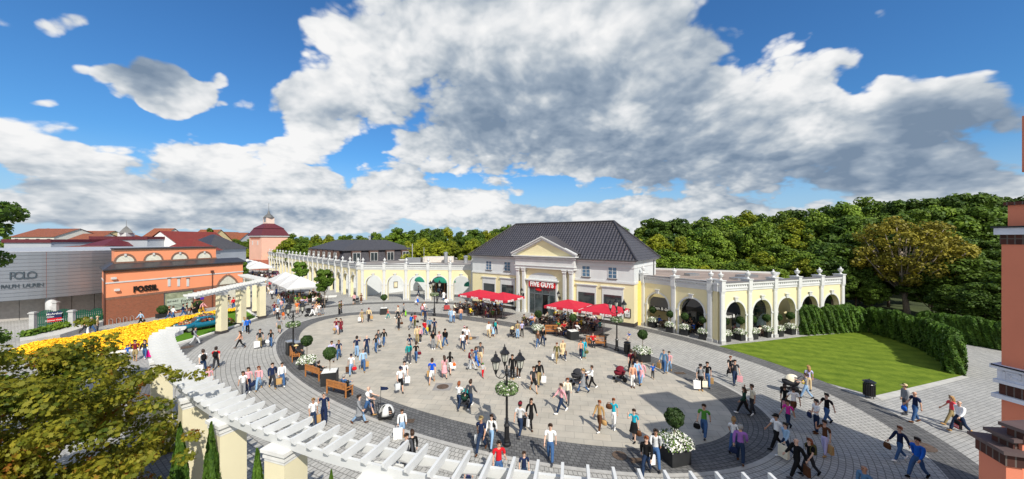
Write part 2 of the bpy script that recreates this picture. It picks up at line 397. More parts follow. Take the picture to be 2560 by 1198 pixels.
al=N_('ShaderNodeMapRange',interpolation_type='SMOOTHSTEP'); al.inputs[1].default_value=-.02; al.inputs[2].default_value=.22; wn.links.new(dens,al.inputs[0])
relief=WM('ADD',WM('MULTIPLY',WM('SUBTRACT',n0,n1),.75),WM('MULTIPLY',WM('SUBTRACT',n0,.1),.22))
DARK=[(1450,290,560,150,.36),(1880,430,520,100,.50),(2340,380,360,160,.50),(2450,300,300,90,.25),(1200,330,300,60,.15),(330,410,230,14,.2),(120,455,200,14,.2),(700,480,300,12,.2),(1250,200,330,90,.15),(380,170,150,60,.5),(420,235,160,30,.2),(800,290,200,50,.18),(1800,110,300,100,.1),(1250,400,300,60,.12),(300,470,300,22,.12),(650,530,400,16,.15),(200,560,300,14,.15)]
LIGHT=[(2180,420,60,60,.35),(1330,60,300,60,.15),(2080,330,120,60,.18),(60,300,90,40,.2),(850,120,220,160,.28),(1000,240,260,60,.1),(1960,130,170,170,.22),(1560,290,90,40,.4),(620,420,140,70,.25),(60,330,120,60,.25),(740,350,90,50,.3),(1180,510,110,50,.3),(300,390,260,50,.25),(620,400,180,60,.2),(330,500,420,50,.12),(1000,520,300,40,.15),(2130,240,100,50,.2),(480,245,70,35,.25),(1380,250,70,30,.3)]
thick=N_('ShaderNodeMapRange',interpolation_type='SMOOTHSTEP'); thick.inputs[1].default_value=.1; thick.inputs[2].default_value=1.3; wn.links.new(dens,thick.inputs[0])
br=WM('SUBTRACT',WM('ADD',WM('ADD',.83,relief),total(LIGHT)),WM('ADD',total(DARK),WM('MULTIPLY',thick.outputs[0],.12)))
cr=N_('ShaderNodeValToRGB'); e=cr.color_ramp.elements
e[0].position=.0; e[0].color=(.19,.26,.36,1); e[1].position=1; e[1].color=(.90,.90,.90,1)
x=e.new(.3); x.color=(.32,.39,.48,1); x=e.new(.55); x.color=(.53,.58,.63,1); x=e.new(.78); x.color=(.76,.78,.80,1)
wn.links.new(br,cr.inputs[0])
cc=VM('SCALE',cr.outputs[0],None,8.4).outputs[0]
skc=VM('MULTIPLY',sky.outputs[0],(.36,.72,1.06)).outputs[0]
# pale veil close to the horizon
mix=N_('ShaderNodeMix',data_type='RGBA'); wn.links.new(al.outputs[0],mix.inputs[0]); hz=N_('ShaderNodeMapRange',interpolation_type='SMOOTHSTEP'); hz.inputs[1].default_value=.0; hz.inputs[2].default_value=.22; hz.inputs[3].default_value=.85; hz.inputs[4].default_value=0; wn.links.new(dz,hz.inputs[0])
mh=N_('ShaderNodeMix',data_type='RGBA'); wn.links.new(hz.outputs[0],mh.inputs[0]); wn.links.new(skc,mh.inputs[6]); mh.inputs[7].default_value=(3.6,5.0,6.6,1); wn.links.new(mh.outputs[2],mix.inputs[6]); wn.links.new(cc,mix.inputs[7])
wn.links.new(mix.outputs[2],bg.inputs[0])
W.cycles.sampling_method='MANUAL'; W.cycles.sample_map_resolution=512
# ------------------------------------------------------------------ ground
def sheet(name,pts,z,m,parent=None,kind='structure',uvf=None):
    o=MB().add([(p[0],p[1],0) for p in pts],[tuple(range(len(pts)))]).build(name,m,None,uvf=uvf)
    o.location.z=z; tag(o,kind=kind); return o
GRASSG=mat('rough_grass_ground',(.045,.06,.02),.95,var=.4,scale=.2)
sheet('ground',[(-900,-40),(900,-40),(900,1600),(-900,1600)],-.02,GRASSG)
PAVER=brickmat('grey_pavers',(.40,.395,.38),(.32,.32,.31),(.17,.165,.16),.28,.20,ms=.014,coords='UV',stain=.14,bump=.25)
def rotuv(a):
    c,s=math.cos(a),math.sin(a); return lambda v,p:(v.x*c+v.y*s,-v.x*s+v.y*c)
sheet('paving',[(-90,-8),(75,-8),(60,20),(47.5,31),(44,37.3),(30,43),(22,52),(0,66),(-26,80),(-70,165),(-125,165),(-120,60),(-90,40)],0,PAVER,uvf=rotuv(.35))
EC=Vector((-5.5,33,0)); EU=Vector((.8,-.6,0)); EV=Vector((.6,.8,0))
def ell(a,b,t): return EC+EU*a*math.cos(t)+EV*b*math.sin(t)
def ring(name,i,o,z,m,t0=0,t1=2*math.pi,n=200,w=None,curbs=None):
    mb=MB(); k=8; vs=[];uv=[]
    L=0;prev=None
    for j in range(n+1):
        t=t0+(t1-t0)*j/n; mid=ell((i[0]+o[0])/2,(i[1]+o[1])/2,t)
        if prev is not None: L+=(mid-prev).length
        prev=mid
        for q in range(k+1):
            f=q/k; p=ell(i[0]+(o[0]-i[0])*f,i[1]+(o[1]-i[1])*f,t); vs.append(p); uv.append((L,f*w))
    fs=[(j*(k+1)+q,j*(k+1)+q+1,(j+1)*(k+1)+q+1,(j+1)*(k+1)+q) for j in range(n) for q in range(k)]
    me=bpy.data.meshes.new(name); me.from_pydata([tuple(v) for v in vs],[],[f[::-1] for f in fs]); me.materials.append(m)
    ul=me.uv_layers.new(name='UVMap')
    for p in me.polygons:
        for li in p.loop_indices: ul.data[li].uv=uv[me.loops[li].vertex_index]
    o_=meshobj(name,me); o_.location.z=z; tag(o_,kind='structure'); 
    return o_
RINGP=brickmat('pale_ring_pavers',(.44,.43,.405),(.35,.345,.325),(.17,.165,.155),.24,.30,ms=.02,coords='UV',stain=.12,bump=.3)
SLAB=brickmat('beige_granite_slabs',(.45,.41,.345),(.385,.36,.31),(.26,.245,.22),.95,.62,ms=.012,coords='UV',stain=.14,bump=.2,big=.6)
DARKP=brickmat('dark_granite_setts',(.155,.155,.155),(.105,.105,.108),(.06,.06,.06),.26,.24,ms=.02,coords='UV',stain=.25,bump=.3)
ring('pale_paver_ring',(24.3,11.9),(30.2,19.2),.004,RINGP,w=7.0)
ring('outer_dark_band',(30.2,19.2),(31.9,20.6),.008,DARKP,w=1.7)
ring('inner_dark_band',(22.3,9.9),(24.3,11.9),.008,DARKP,w=2.1)
BORD=mat('pale_border_stone',(.40,.39,.37),.85)
ring('pale_stone_border',(24.3,11.9),(24.55,12.15),.012,BORD,w=.25)
pts=[ell(22.3,9.9,2*math.pi*k/160) for k in range(160)]
sheet('stone_slab_floor',pts,.012,SLAB,uvf=rotuv(-.15))
LAWN=None
def lawnmat(name,ang,w,c1=(.10,.19,.015),c2=(.20,.30,.03)):
    m,nt,b=newmat(name); b.inputs['Roughness'].default_value=.9; b.inputs['Specular IOR Level'].default_value=.1
    tcn=nt.nodes.new('ShaderNodeTexCoord'); mp=nt.nodes.new('ShaderNodeMapping'); mp.inputs['Rotation'].default_value=(0,0,ang); link(nt,tcn.outputs['Object'],mp.inputs[0])
    wv=nt.nodes.new('ShaderNodeTexWave'); wv.inputs['Scale'].default_value=w; wv.inputs['Distortion'].default_value=1.5; wv.inputs['Detail'].default_value=2; wv.inputs['Detail Scale'].default_value=.6; link(nt,mp.outputs[0],wv.inputs[0])
    n=nt.nodes.new('ShaderNodeTexNoise'); n.inputs['Scale'].default_value=.9; n.inputs['Detail'].default_value=10; n.inputs['Roughness'].default_value=.8; link(nt,tcn.outputs['Object'],n.inputs['Vector'])
    a=nt.nodes.new('ShaderNodeMath'); a.operation='MULTIPLY_ADD'; a.inputs[1].default_value=.20; link(nt,wv.outputs['Fac'],a.inputs[0])
    a2=nt.nodes.new('ShaderNodeMath'); a2.operation='MULTIPLY_ADD'; a2.inputs[1].default_value=2.1; a2.inputs[2].default_value=-.62; link(nt,n.outputs['Fac'],a2.inputs[0]); link(nt,a2.outputs[0],a.inputs[2])
    r=nt.nodes.new('ShaderNodeValToRGB'); r.color_ramp.elements[0].color=(*c1,1); r.color_ramp.elements[1].color=(*c2,1); r.color_ramp.elements[0].position=.15; r.color_ramp.elements[1].position=.85
    link(nt,a.outputs[0],r.inputs[0]); link(nt,r.outputs[0],b.inputs['Base Color'])
    n2=nt.nodes.new('ShaderNodeTexNoise'); n2.inputs['Scale'].default_value=25; link(nt,tcn.outputs['Object'],n2.inputs['Vector'])
    bp=nt.nodes.new('ShaderNodeBump'); bp.inputs['Strength'].default_value=.6; bp.inputs['Distance'].default_value=.04; link(nt,n2.outputs['Fac'],bp.inputs['Height']); link(nt,bp.outputs[0],b.inputs['Normal'])
    return m
LAWNM=lawnmat('mown_striped_lawn',R(112),.22,(.065,.115,.010),(.175,.24,.026))
def gp(l): return [G(*p) for p in l]
lawn=gp([(1822,862),(1912,853),(2004,842),(2090,835),(2165,828),(2250,838),(2330,865),(2407,928),(2411,938),(2300,964),(2186,990),(2165,990)])
# lawn edge follows the outer dark band
edge=[p for k in range(0,120) for p in [ell(31.9,20.6,R(-10+k*.8))] if p.y<37 and p.y>24.0 and p.x>20]
lw=[p for p in lawn]
sheet('lawn',lawn[:-1]+[p for p in sorted(edge,key=lambda p:p.y) if p.y>25][:],.016,LAWNM)
PATHM=mat('pale_stone_strip',(.46,.45,.42),.85,var=.12,scale=2)
sheet('stone_strip',gp([(2186,990),(2300,964),(2411,938),(2425,944),(2310,974),(2205,1002)]),.010,PATHM)
L2=lawnmat('display_lawn',R(30),.4,(.05,.14,.012),(.11,.23,.02))
sheet('display_lawn',gp([(432,818),(470,800),(545,781),(600,776),(616,777),(646,793),(600,811),(542,829),(490,844),(432,863),(420,850)]),.02,L2)
def kerb(name,pts,w,h,m,label=None):
    mb=MB()
    P=[Vector(p) for p in pts]; L_=[];R_=[]
    for i,p in enumerate(P):
        d=(P[min(i+1,len(P)-1)]-P[max(i-1,0)]).normalized(); n=Vector((-d.y,d.x,0))*w/2; L_.append(p+n); R_.append(p-n)
    n=len(P); vs=[(*p.xy,z) for z in (0,h) for p in L_+R_]; fs=[]
    for i in range(n-1):
        a,b,c,d=i,i+1,n+i+1,n+i; fs+=[(2*n+a,2*n+b,2*n+c,2*n+d),(a,b,2*n+b,2*n+a),(d,2*n+d,2*n+c,c)]
    fs+=[(0,2*n,3*n,n),(n-1,2*n-1,4*n-1,3*n-1)]
    o=mb.add(vs,fs).build(name,m); tag(o,kind='structure'); return o
KERB=mat('white_kerb_stone',(.68,.67,.64),.8,var=.08)
kerb('kerb',gp([(228,889),(300,881),(380,871),(420,867),(490,848),(542,831),(600,813),(646,795),(617,777)]),.32,.16,KERB)
kerb('kerb',gp([(420,822),(436,815),(470,801)]),.25,.16,KERB)
# manholes & drains
def manhole(px,py,r=.42,lab='',sq=True):
    t=thing('manhole_cover',lab,'manhole cover',G(px,py,.018),0)
    MB().box(-.62,.62,-.62,.62,0,.006).build('surround',mat('grey_surround',(.27,.26,.25),.8),t) if sq else None
    MB().lathe([(r,.006),(r,.016),(r*.8,.018),(r*.8,.014),(r*.4,.018)],n=24).build('cover',mat('rusty_iron',(.10,.07,.05),.6,var=.4,scale=8),t)
manhole(1107,967,lab='round manhole cover in the beige slabs left of the front street lamp')
manhole(1182,845,.4,lab='round manhole cover in the slabs near the left red parasols')
manhole(1549,1139,.35,sq=False,lab='small round manhole cover in the dark ring at the bottom of the plaza')
manhole(2306,1116,.5,sq=False,lab='round manhole cover in the dark band near the brick corner tower')
manhole(468,868,.5,sq=False,lab='round manhole cover beside the display lawn kerb')
for px,py,l in ((1700,933,'small rust brown drain grate in the dark ring right of the plaza'),(1019,1052,'small rust brown drain grate in the dark ring left of the plaza'),(1595,1151,'grey slotted drain grate in the dark ring at the bottom right')):
    o=MB(); 
    for k in range(7): o.box(-.35,.35,-.2+k*.058,-.2+k*.058+.035,0,.01)
    o.box(-.38,-.35,-.22,.22,0,.012).box(.35,.38,-.22,.22,0,.012)
    o=o.build('drain_grate',MATS['rusty_iron']); o.location=G(px,py,.02); tag(o,l,'drain grate')
# ------------------------------------------------------------------ arcades
def archwall(mb,u0,u1,z1,Rr,sp,th,mi=0,n=14,y0=0.0,z0=0.0):
    """wall panel with an arched opening between u0 and u1"""
    c=(u0+u1)/2; y1=y0+th
    for y,fl in ((y0,0),(y1,1)):
        def q(a): 
            mb.add([(p[0],y,p[1]) for p in a],[tuple(range(len(a))) if not fl else tuple(reversed(range(len(a))))],mi)
        q([(u0,z0),(c-Rr,z0),(c-Rr,sp),(u0,sp)]); q([(c+Rr,z0),(u1,z0),(u1,sp),(c+Rr,sp)])
        for k in range(n):
            a=math.pi-math.pi*k/n; b=math.pi-math.pi*(k+1)/n
            xa,za=c+Rr*math.cos(a),sp+Rr*math.sin(a); xb,zb=c+Rr*math.cos(b),sp+Rr*math.sin(b)
            ta=u0+(u1-u0)*k/n; tb=u0+(u1-u0)*(k+1)/n
            q([(xa,za),(xb,zb),(tb,z1),(ta,z1)])
        q([(u0,sp),(c-Rr,sp),(u0,z1)][:3]); q([(c+Rr,sp),(u1,sp),(u1,z1)])
    pr=[(c-Rr,z0)]+[(c+Rr*math.cos(math.pi-math.pi*k/n),sp+Rr*math.sin(math.pi-math.pi*k/n)) for k in range(n+1)]+[(c+Rr,z0)]
    vs=[(p[0],y,p[1]) for y in (y0,y1) for p in pr]; m=len(pr)
    mb.add(vs,[(i,i+1,m+i+1,m+i)[::-1] for i in range(m-1)],mi)
def archtrim(mb,c,Rr,sp,w,y0,y1,z0=0,n=16,mi=0):
    P=[(c+Rr*math.cos(math.pi-math.pi*k/n),sp+Rr*math.sin(math.pi-math.pi*k/n)) for k in range(n+1)]
    Q=[(c+(Rr+w)*math.cos(math.pi-math.pi*k/n),sp+(Rr+w)*math.sin(math.pi-math.pi*k/n)) for k in range(n+1)]
    P=[(c-Rr,z0)]+P+[(c+Rr,z0)]; Q=[(c-Rr-w,z0)]+Q+[(c+Rr+w,z0)]; m=len(P)
    vs=[(p[0],y0,p[1]) for p in P+Q]+[(p[0],y1,p[1]) for p in P+Q]; fs=[]
    for i in range(m-1): fs+=[(i,i+1,m+i+1,m+i)[::-1],(m+i,m+i+1,3*m+i+1,3*m+i)[::-1],(2*m+i,2*m+i+1,i+1,i)[::-1]]
    mb.add(vs,fs,mi)
URN=[(.17,0),(.17,.06),(.10,.10),(.07,.20),(.09,.24),(.20,.34),(.24,.46),(.22,.50),(.27,.53),(.27,.57),(.13,.62),(.08,.68),(.10,.72),(.07,.80),(.01,.86)]
urnmesh=None
def arcade(name,label,A,B,nb,Rr=1.35,sp=2.72,ends=(1,1),endrz=None,wallm=None,th=.5,capz=6.17,pil_w=.46,low=False,trimcap=True):
    fr=Fr(A,B); t=thing(name,label,'arcade',(fr.o.x,fr.o.y,0),fr.rz)
    w=fr.L/nb; wl=MB(); co=MB(); ar=MB(); kt=MB()
    for i in range(nb):
        archwall(wl,i*w,(i+1)*w,5.15,min(Rr,w/2-.3),sp,th)
    wl.add([(0,0,0),(0,th,0),(0,th,5.15),(0,0,5.15)],[(0,3,2,1)[::-1]]); wl.add([(fr.L,0,0),(fr.L,th,0),(fr.L,th,5.15),(fr.L,0,5.15)],[(0,3,2,1)])
    wl.build('wall',wallm or YELLOW,t)
    L=fr.L
    co.box(-.02,L+.02,-.06,th+.05,5.15,5.40); co.box(-.04,L+.04,-.12,th+.08,5.40,5.52); co.box(-.02,L+.02,-.05,th+.05,5.52,5.80); co.box(-.05,L+.05,-.20,th+.15,5.80,5.98)
    co.build('cornice',WHITE,t)
    dm=MB(); nd=int(L/.30)
    for k in range(nd): dm.box(.1+k*.30,.1+k*.30+.15,-.14,-.05,5.66,5.79)
    dm.build('dentil_course',WHITE,t)
    MB().box(-.06,L+.06,-.23,th+.18,5.98,6.03).build('coping',mat('dark_coping',(.16,.15,.15),.6),t)
    def am():
        m=MB(); r=min(Rr,w/2-.3); archtrim(m,0,r,sp,.17,-.05,.0); 
        m.box(-r-.30,-r,-.09,.02,sp-.16,sp); m.box(r,r+.30,-.09,.02,sp-.16,sp); m.box(-r-.25,-r-.0,-.07,.0,0,.35); m.box(r,r+.25,-.07,.0,0,.35)
        return mk(m,WHITE)
    me=getmesh(('arch',round(w,2)),am)
    def km():
        m=MB(); m.add([(-.14,-.14,0),(.14,-.14,0),(.22,-.18,.42),(-.22,-.18,.42),(-.14,0,0),(.14,0,0),(.22,0,.42),(-.22,0,.42)],[(0,1,2,3),(1,5,6,2),(4,0,3,7),(3,2,6,7),(0,4,5,1)])
        m.box(-.28,.28,-.22,0,.42,.5); return mk(m,WHITE)
    ke=getmesh('key',km)
    def pm():
        m=MB(); m.box(-pil_w/2-.06,pil_w/2+.06,-.26,.02,0,.32,1); m.box(-pil_w/2,pil_w/2,-.18,.02,.32,5.0); m.box(-pil_w/2-.05,pil_w/2+.05,-.22,.02,5.0,5.15); m.box(-pil_w/2+.1,pil_w/2-.1,-.20,-.17,.6,4.8)
        m.box(-pil_w/2-.02,pil_w/2+.02,-.26,th+.2,5.15,6.22); m.box(-pil_w/2-.08,pil_w/2+.08,-.32,th+.26,6.22,6.30)
        return mk(m,[WHITE,GREYSTONE])
    pe=getmesh('pil',pm)
    ue=getmesh('urn',lambda:mk(MB().lathe(URN,n=12),WHITE,True))
    for i in range(nb):
        placepart('archivolt',me,t,((i+.5)*w,0,0)); placepart('keystone',ke,t,((i+.5)*w,0,sp+min(Rr,w/2-.3)-.02))
    for i in range(nb+1):
        if (i==0 and not ends[0]) or (i==nb and not ends[1]): continue
        p=placepart('pilaster',pe,t,(i*w,0,0)); placepart('urn',ue,p,(0,.1,6.30))
    return fr,t
SID=(.937,.349)
fa,ta=arcade('arcade','long cream arcade with white pilasters receding towards the pink tower',(-84.6,120.6),(-26.6,60.6),22)
fb,tb=arcade('arcade','cream arcade of five arches left of the slate roofed restaurant hall',(-25.4,59.9),(-6.6,58.9),5)
fc,tc_=arcade('arcade','short cream arcade of two arches attached to the right end of the restaurant hall',(15.75,42.35),(20.15,35.75),2,ends=(1,1))
fd,td=arcade('arcade','cream arcade of five arches ending at the trimmed hedge',(20.75,34.85),(38.3,40.9),5)
# corner pier pieces
def pierblock(x,y,rz,lab):
    t=thing('corner_pier',lab,'pier',(x,y,0),rz)
    MB().box(-.3,.3,-.3,.3,.3,5.15).build('shaft',YELLOW,t); MB().box(-.36,.36,-.36,.36,0,.3).build('base',GREYSTONE,t)
    MB().box(-.36,.36,-.36,.36,5.15,5.8).box(-.46,.46,-.46,.46,5.8,6.0).build('capital',WHITE,t)
pierblock(20.62,35.35,R(15),'cream corner pier joining the two right hand arcades')
pierblock(-26.0,60.35,R(-20),'cream corner pier joining the two left arcades')
# ------------------------------------------------------------------ restaurant hall (slate roof, pediment)
fg=Fr((-6.35,56.7),(14.3,41.2)); L=fg.L; D=9.2; EV_=7.75
hall=thing('restaurant_hall','cream and white hall with pediment portico and black tiled hip roof','building',(fg.o.x,fg.o.y,0),fg.rz)
def P3(x,y): return 1120+x/2.995,500+y/2.995
w=MB(); w.box(0,L,0,D,0,5.12); w.build('lower_wall',YELLOW,hall)
MB().box(-.004,L+.004,-.004,D+.004,5.12,EV_-.25).build('upper_wall',STUCCO,hall)
s=MB(); s.box(-.08,L+.08,-.10,D+.08,5.02,5.22); s.box(-.06,L+.06,-.07,D+.06,5.22,5.30)
s.box(-.05,L+.05,-.08,D+.05,EV_-.85,EV_-.72); s.box(-.12,L+.12,-.14,D+.12,EV_-.25,EV_-.1); s.box(-.35,L+.35,-.38,D+.35,EV_-.1,EV_+.05)
s.build('cornice',WHITE,hall)
d_=MB(); 
for k in range(int(L/.25)): d_.box(k*.25,k*.25+.13,-.12,-.003,EV_-.42,EV_-.28)
d_.build('dentil_course',WHITE,hall)
MB().box(-.03,L+.03,-.03,D+.03,0,.45).build('plinth',DARKPLINTH,hall)
e=.5; rh=12.75; zl=EV_+.06
def hip(mb,x0,x1,y0,y1,z0,z1,i0,i1,mi=0):
    ym=(y0+y1)/2
    mb.add([(x0,y0,z0),(x1,y0,z0),(x1,y1,z0),(x0,y1,z0),(x0+i0,ym,z1),(x1-i1,ym,z1)],[(0,1,5,4),(1,2,5),(2,3,4,5),(3,0,4),(3,2,1,0)],mi)
rf=MB(); hip(rf,-e,L+e,-e,D+e,zl,rh,5.3+e,4.2+e); roof=rf.build('roof',TILE,hall,uvf=roofuv)
rc=MB()
ym=D/2
for a,b in (((-e,-e,zl),(5.3,ym,rh)),((L+e,-e,zl),(L-4.2,ym,rh)),((L+e,D+e,zl),(L-4.2,ym,rh)),((5.3,ym,rh),(L-4.2,ym,rh))): rc.tube([(a[0],a[1],a[2]+.04),(b[0],b[1],b[2]+.04)],.13,6)
rc.build('ridge_tiles',mat('black_ridge',(.05,.048,.055),.45),roof)
MB().tube([(-e,-e-.08,zl),(L+e,-e-.08,zl)],.08,6).build('gutter',mat('dark_zinc',(.06,.06,.065),.4),hall)
MB().tube([(L+.1,D*.86,EV_),(L+.1,D*.86,.4)],.06,6).build('downpipe',MATS['dark_zinc'],hall)
def window(par,u0,u1,z0,z1,y=0,glass=GLASSB,fr=WHITE,nx=2,nz=3,name='window',d=.05,sill=True):
    f=MB(); t=.07
    f.box(u0-t,u1+t,y-d,y+.01,z1,z1+t); f.box(u0-t,u1+t,y-d,y+.01,z0-t,z0); f.box(u0-t,u0,y-d,y+.01,z0,z1); f.box(u1,u1+t,y-d,y+.01,z0,z1)
    for k in range(1,nx): c=u0+(u1-u0)*k/nx; f.box(c-.03,c+.03,y-d,y,z0,z1)
    for k in range(1,nz): c=z0+(z1-z0)*k/nz; f.box(u0,u1,y-d+.006,y-.004,c-.02,c+.02)
    o=f.build(name,fr,par); MB().box(u0,u1,y-.022,y+.03,z0,z1).build('pane',glass,o)
    if sill: MB().box(u0-.12,u1+.12,y-.16,y+.01,z0-t-.06,z0-t).build('sill',mat('dark_sill',(.10,.07,.06),.6),o)
    return o
def rect(a,b,off=0,fr=fg,P=P3):
    u0,z1=fr.uz(*P(a[0],a[1]),off); u1,z0=fr.uz(*P(b[0],b[1]),off); return u0,u1,z0,z1
for a,b in (((287,458),(326,533)),((423,462),(466,542)),((1007,492),(1062,582)),((1202,502),(1262,595))):
    u0,u1,z0,z1=rect(a,b); window(hall,u0,u1,5.62,7.0-.1,y=-.004)
for a,b in (((270,625),(348,700)),((405,635),(490,700)),((980,690),(1095,800)),((1170,710),(1297,830))):
    u0,u1,_,z1=rect(a,b); o=window(hall,u0,u1,.75,z1,glass=GLASS,fr=mat('dark_window_frame',(.09,.09,.10),.4),nx=1,nz=1,name='shop_window',sill=False)
    t=MB(); t.box(u0-.28,u0-.08,-.06,0,.45,z1+.07); t.box(u1+.08,u1+.28,-.06,0,.45,z1+.07); t.box(u0-.28,u1+.28,-.06,0,z1+.07,z1+1.0); t.box(u0-.42,u1+.42,-.2,0,z1+1.0,z1+1.12); t.box(u0-.28,u1+.28,-.1,0,.45,.62); t.build('surround',WHITE,o)
# portico
PO=-.85
up0=fg.uz(*P3(503,420),PO)[0]; up1=fg.uz(*P3(943,420),PO)[0]
pw=MB(); pw.box(up0+.35,up1-.35,-.35,0,0,6.4); pw.build('portico_wall',YELLOW,hall)
en=MB(); ez0=6.30; ez1=7.95
en.box(up0,up1,PO,0,ez0,ez1); en.box(up0-.1,up1+.1,PO-.1,0,ez0+.35,ez0+.43); en.box(up0-.18,up1+.18,PO-.18,0,ez1-.25,ez1-.1); en.box(up0-.38,up1+.38,PO-.4,0,ez1,ez1+.14)
en.build('entablature',WHITE,hall)
d_=MB()
for k in range(int((up1-up0)/.2)): d_.box(up0+k*.2,up0+k*.2+.1,PO-.1,PO,ez1-.42,ez1-.27)
d_.build('dentil_course',WHITE,hall)
pc=(up0+up1)/2; apz=10.35; hw=(up1-up0)/2+.38; zb=ez1+.14
pd=MB(); pd.add([(pc-hw,PO+.05,zb),(pc+hw,PO+.05,zb),(pc,PO+.05,apz),(pc-hw,PO+.1,zb),(pc+hw,PO+.1,zb),(pc,PO+.1,apz)],[(0,1,2),(5,4,3)]); pd.build('tympanum',YELLOW,hall)
rk=MB()
for sgn in (-1,1):
    a=Vector((pc+sgn*hw,0,zb)); b=Vector((pc,0,apz)); dd=(b-a).normalized(); nn=Vector((-dd.z,0,dd.x)) if sgn>0 else Vector((dd.z,0,-dd.x)); nn=-nn if nn.z<0 else nn
    for o0,o1,y0 in ((0,.22,PO-.3),(.22,.36,PO-.45),(-.14,0,PO-.1)):
        q=[a+nn*o0,b+nn*o0*(1 if 1 else 1),b+Vector((0,0,o1/ nn.z)),a+nn*o1]; q[1]=b+Vector((0,0,o0/nn.z))
        vs=[(p.x,y0,p.z) for p in q]+[(p.x,PO+.06,p.z) for p in q]
        fs=[(0,1,2,3),(3,2,6,7),(0,4,5,1),(0,3,7,4),(1,5,6,2)]
        if sgn>0: fs=[f[::-1] for f in fs]
        rk.add(vs,fs)
rk.build('raking_cornice',WHITE,hall)
# gable roof back into the main roof
gr=MB(); za=apz+.42; zbb=zb+.36; 
def yroof(z): return -e+(z-zl)/(rh-zl)*(ym+e)
gr.add([(pc-hw-.05,PO-.35,zbb),(pc,PO-.35,za),(pc+hw+.05,PO-.35,zbb),(pc-hw-.05,yroof(zbb)+.1,zbb),(pc,yroof(za)+.1,za),(pc+hw+.05,yroof(zbb)+.1,zbb)],[(0,1,4,3),(1,2,5,4)]); gr.build('portico_roof',mat('dark_sheet_roof',(.07,.065,.07),.5),hall)
def column(x):
    m=MB(); m.box(-.26,.26,PO-.02,PO+.5,0,.35); m.box(-.21,.21,PO+.03,PO+.45,.35,5.75)
    for k in range(-1,2): m.box(k*.12-.035,k*.12+.035,PO+.01,PO+.04,.6,5.6)
    c=MB(); c.add([(-.2,PO+.04,5.75),(.2,PO+.04,5.75),(.2,PO+.44,5.75),(-.2,PO+.44,5.75),(-.34,PO-.1,6.2),(.34,PO-.1,6.2),(.34,PO+.5,6.2),(-.34,PO+.5,6.2)],[(0,1,5,4),(1,2,6,5),(3,0,4,7),(4,5,6,7)])
    c.box(-.36,.36,PO-.12,PO+.5,6.2,6.3)
    for k in (-.2,0,.2): c.lathe([(.02,0),(.08,.06),(.09,.14),(.03,.2)],(k,PO-.02,5.85),6)
    o=m.build('column',WHITE,hall); o.location.x=x; q=c.build('capital',WHITE,o)
for px in (519,562,868,917): column(fg.uz(*P3(px,600),PO)[0])
# entrance
eu0=fg.uz(*P3(603,700),-.35)[0]; eu1=fg.uz(*P3(820,700),-.35)[0]; ec=(eu0+eu1)/2
m=MB(); m.box(eu0-.05,eu0+.22,-.47,-.35,0,4.1); m.box(eu1-.22,eu1+.05,-.47,-.35,0,4.1); m.box(eu0-.05,eu1+.05,-.47,-.35,4.1,4.62); m.box(eu0-.3,eu1+.3,-.75,-.35,4.62,4.78)
for k in range(int((eu1-eu0+.5)/.2)): m.box(eu0-.25+k*.2,eu0-.15+k*.2,-.66,-.35,4.5,4.62)
m.build('door_surround',WHITE,hall)
lun=MB(); Rl=(eu1-eu0)/2+.05; pts=[(ec+Rl*math.cos(a),4.78+.95*math.sin(a)) for a in np.linspace(0,math.pi,18)]
lun.add([(p[0],-.37,p[1]) for p in pts],[tuple(reversed(range(18)))]); lun.add([(p[0],-.37,p[1]) for p in pts]+[(p[0],-.35,p[1]) for p in pts],[(i,i+1,19+i,18+i) for i in range(17)]); lun.build('lunette',STUCCO,hall)
dr=MB(); DF=mat('grey_door_frame',(.16,.18,.20),.4,metal=.3)
for u in (eu0+.22,eu0+1.05,ec-.06,eu1-1.2,eu1-.28): dr.box(u,u+.07,-.44,-.36,0,4.05)
dr.box(eu0+.22,eu1-.22,-.44,-.36,2.75,2.87); dr.box(eu0+.22,eu1-.22,-.44,-.36,3.98,4.08); dr.box(eu0+.22,eu1-.22,-.44,-.36,0,.08)
do=dr.build('entrance_door',DF,hall); MB().box(eu0+.22,eu1-.22,-.40,-.352,.05,4.05).build('pane',mat('entrance_glass',(.05,.065,.07),.05,var=.6,scale=.9,spec=.9),do)
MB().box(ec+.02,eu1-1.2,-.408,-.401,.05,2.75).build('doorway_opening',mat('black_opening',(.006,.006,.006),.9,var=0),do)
leafd=MB().box(0,.75,-.03,.03,.05,2.7).build('door_leaf',mat('entrance_glass2',(.10,.13,.14),.08,var=.3,spec=.9),do); leafd.location=(eu1-1.18,-.42,0); leafd.rotation_euler=(0,0,R(-75))
# main sign
sgn=thing('shop_sign','red rectangular shop sign with white capitals above the portico entrance','sign',fg.w(ec,-.53,3.72),fg.rz)
MB().box(-(eu1-eu0)/2+.2,(eu1-eu0)/2-.2,-.06,0,0,.82).build('panel',REDSIGN,sgn)
textobj('lettering','FIVE GUYS',.90,LETTERW,sgn,(0,-.10,.10),ext=.03,bold=.035,sx=.86,space=1.06)
# small red round window sign inside the transom
o=MB().lathe([(.01,0),(.5,0),(.5,.03),(.01,.03)],n=20,sx=1.0,sy=.42).build('window_sign',REDSIGN); o.parent=None; o.rotation_euler=(R(90),R(8),fg.rz); o.location=fg.w(eu0+1.75,-.46,3.4); tag(o,'small red oval sign behind the transom glass of the entrance','sign')
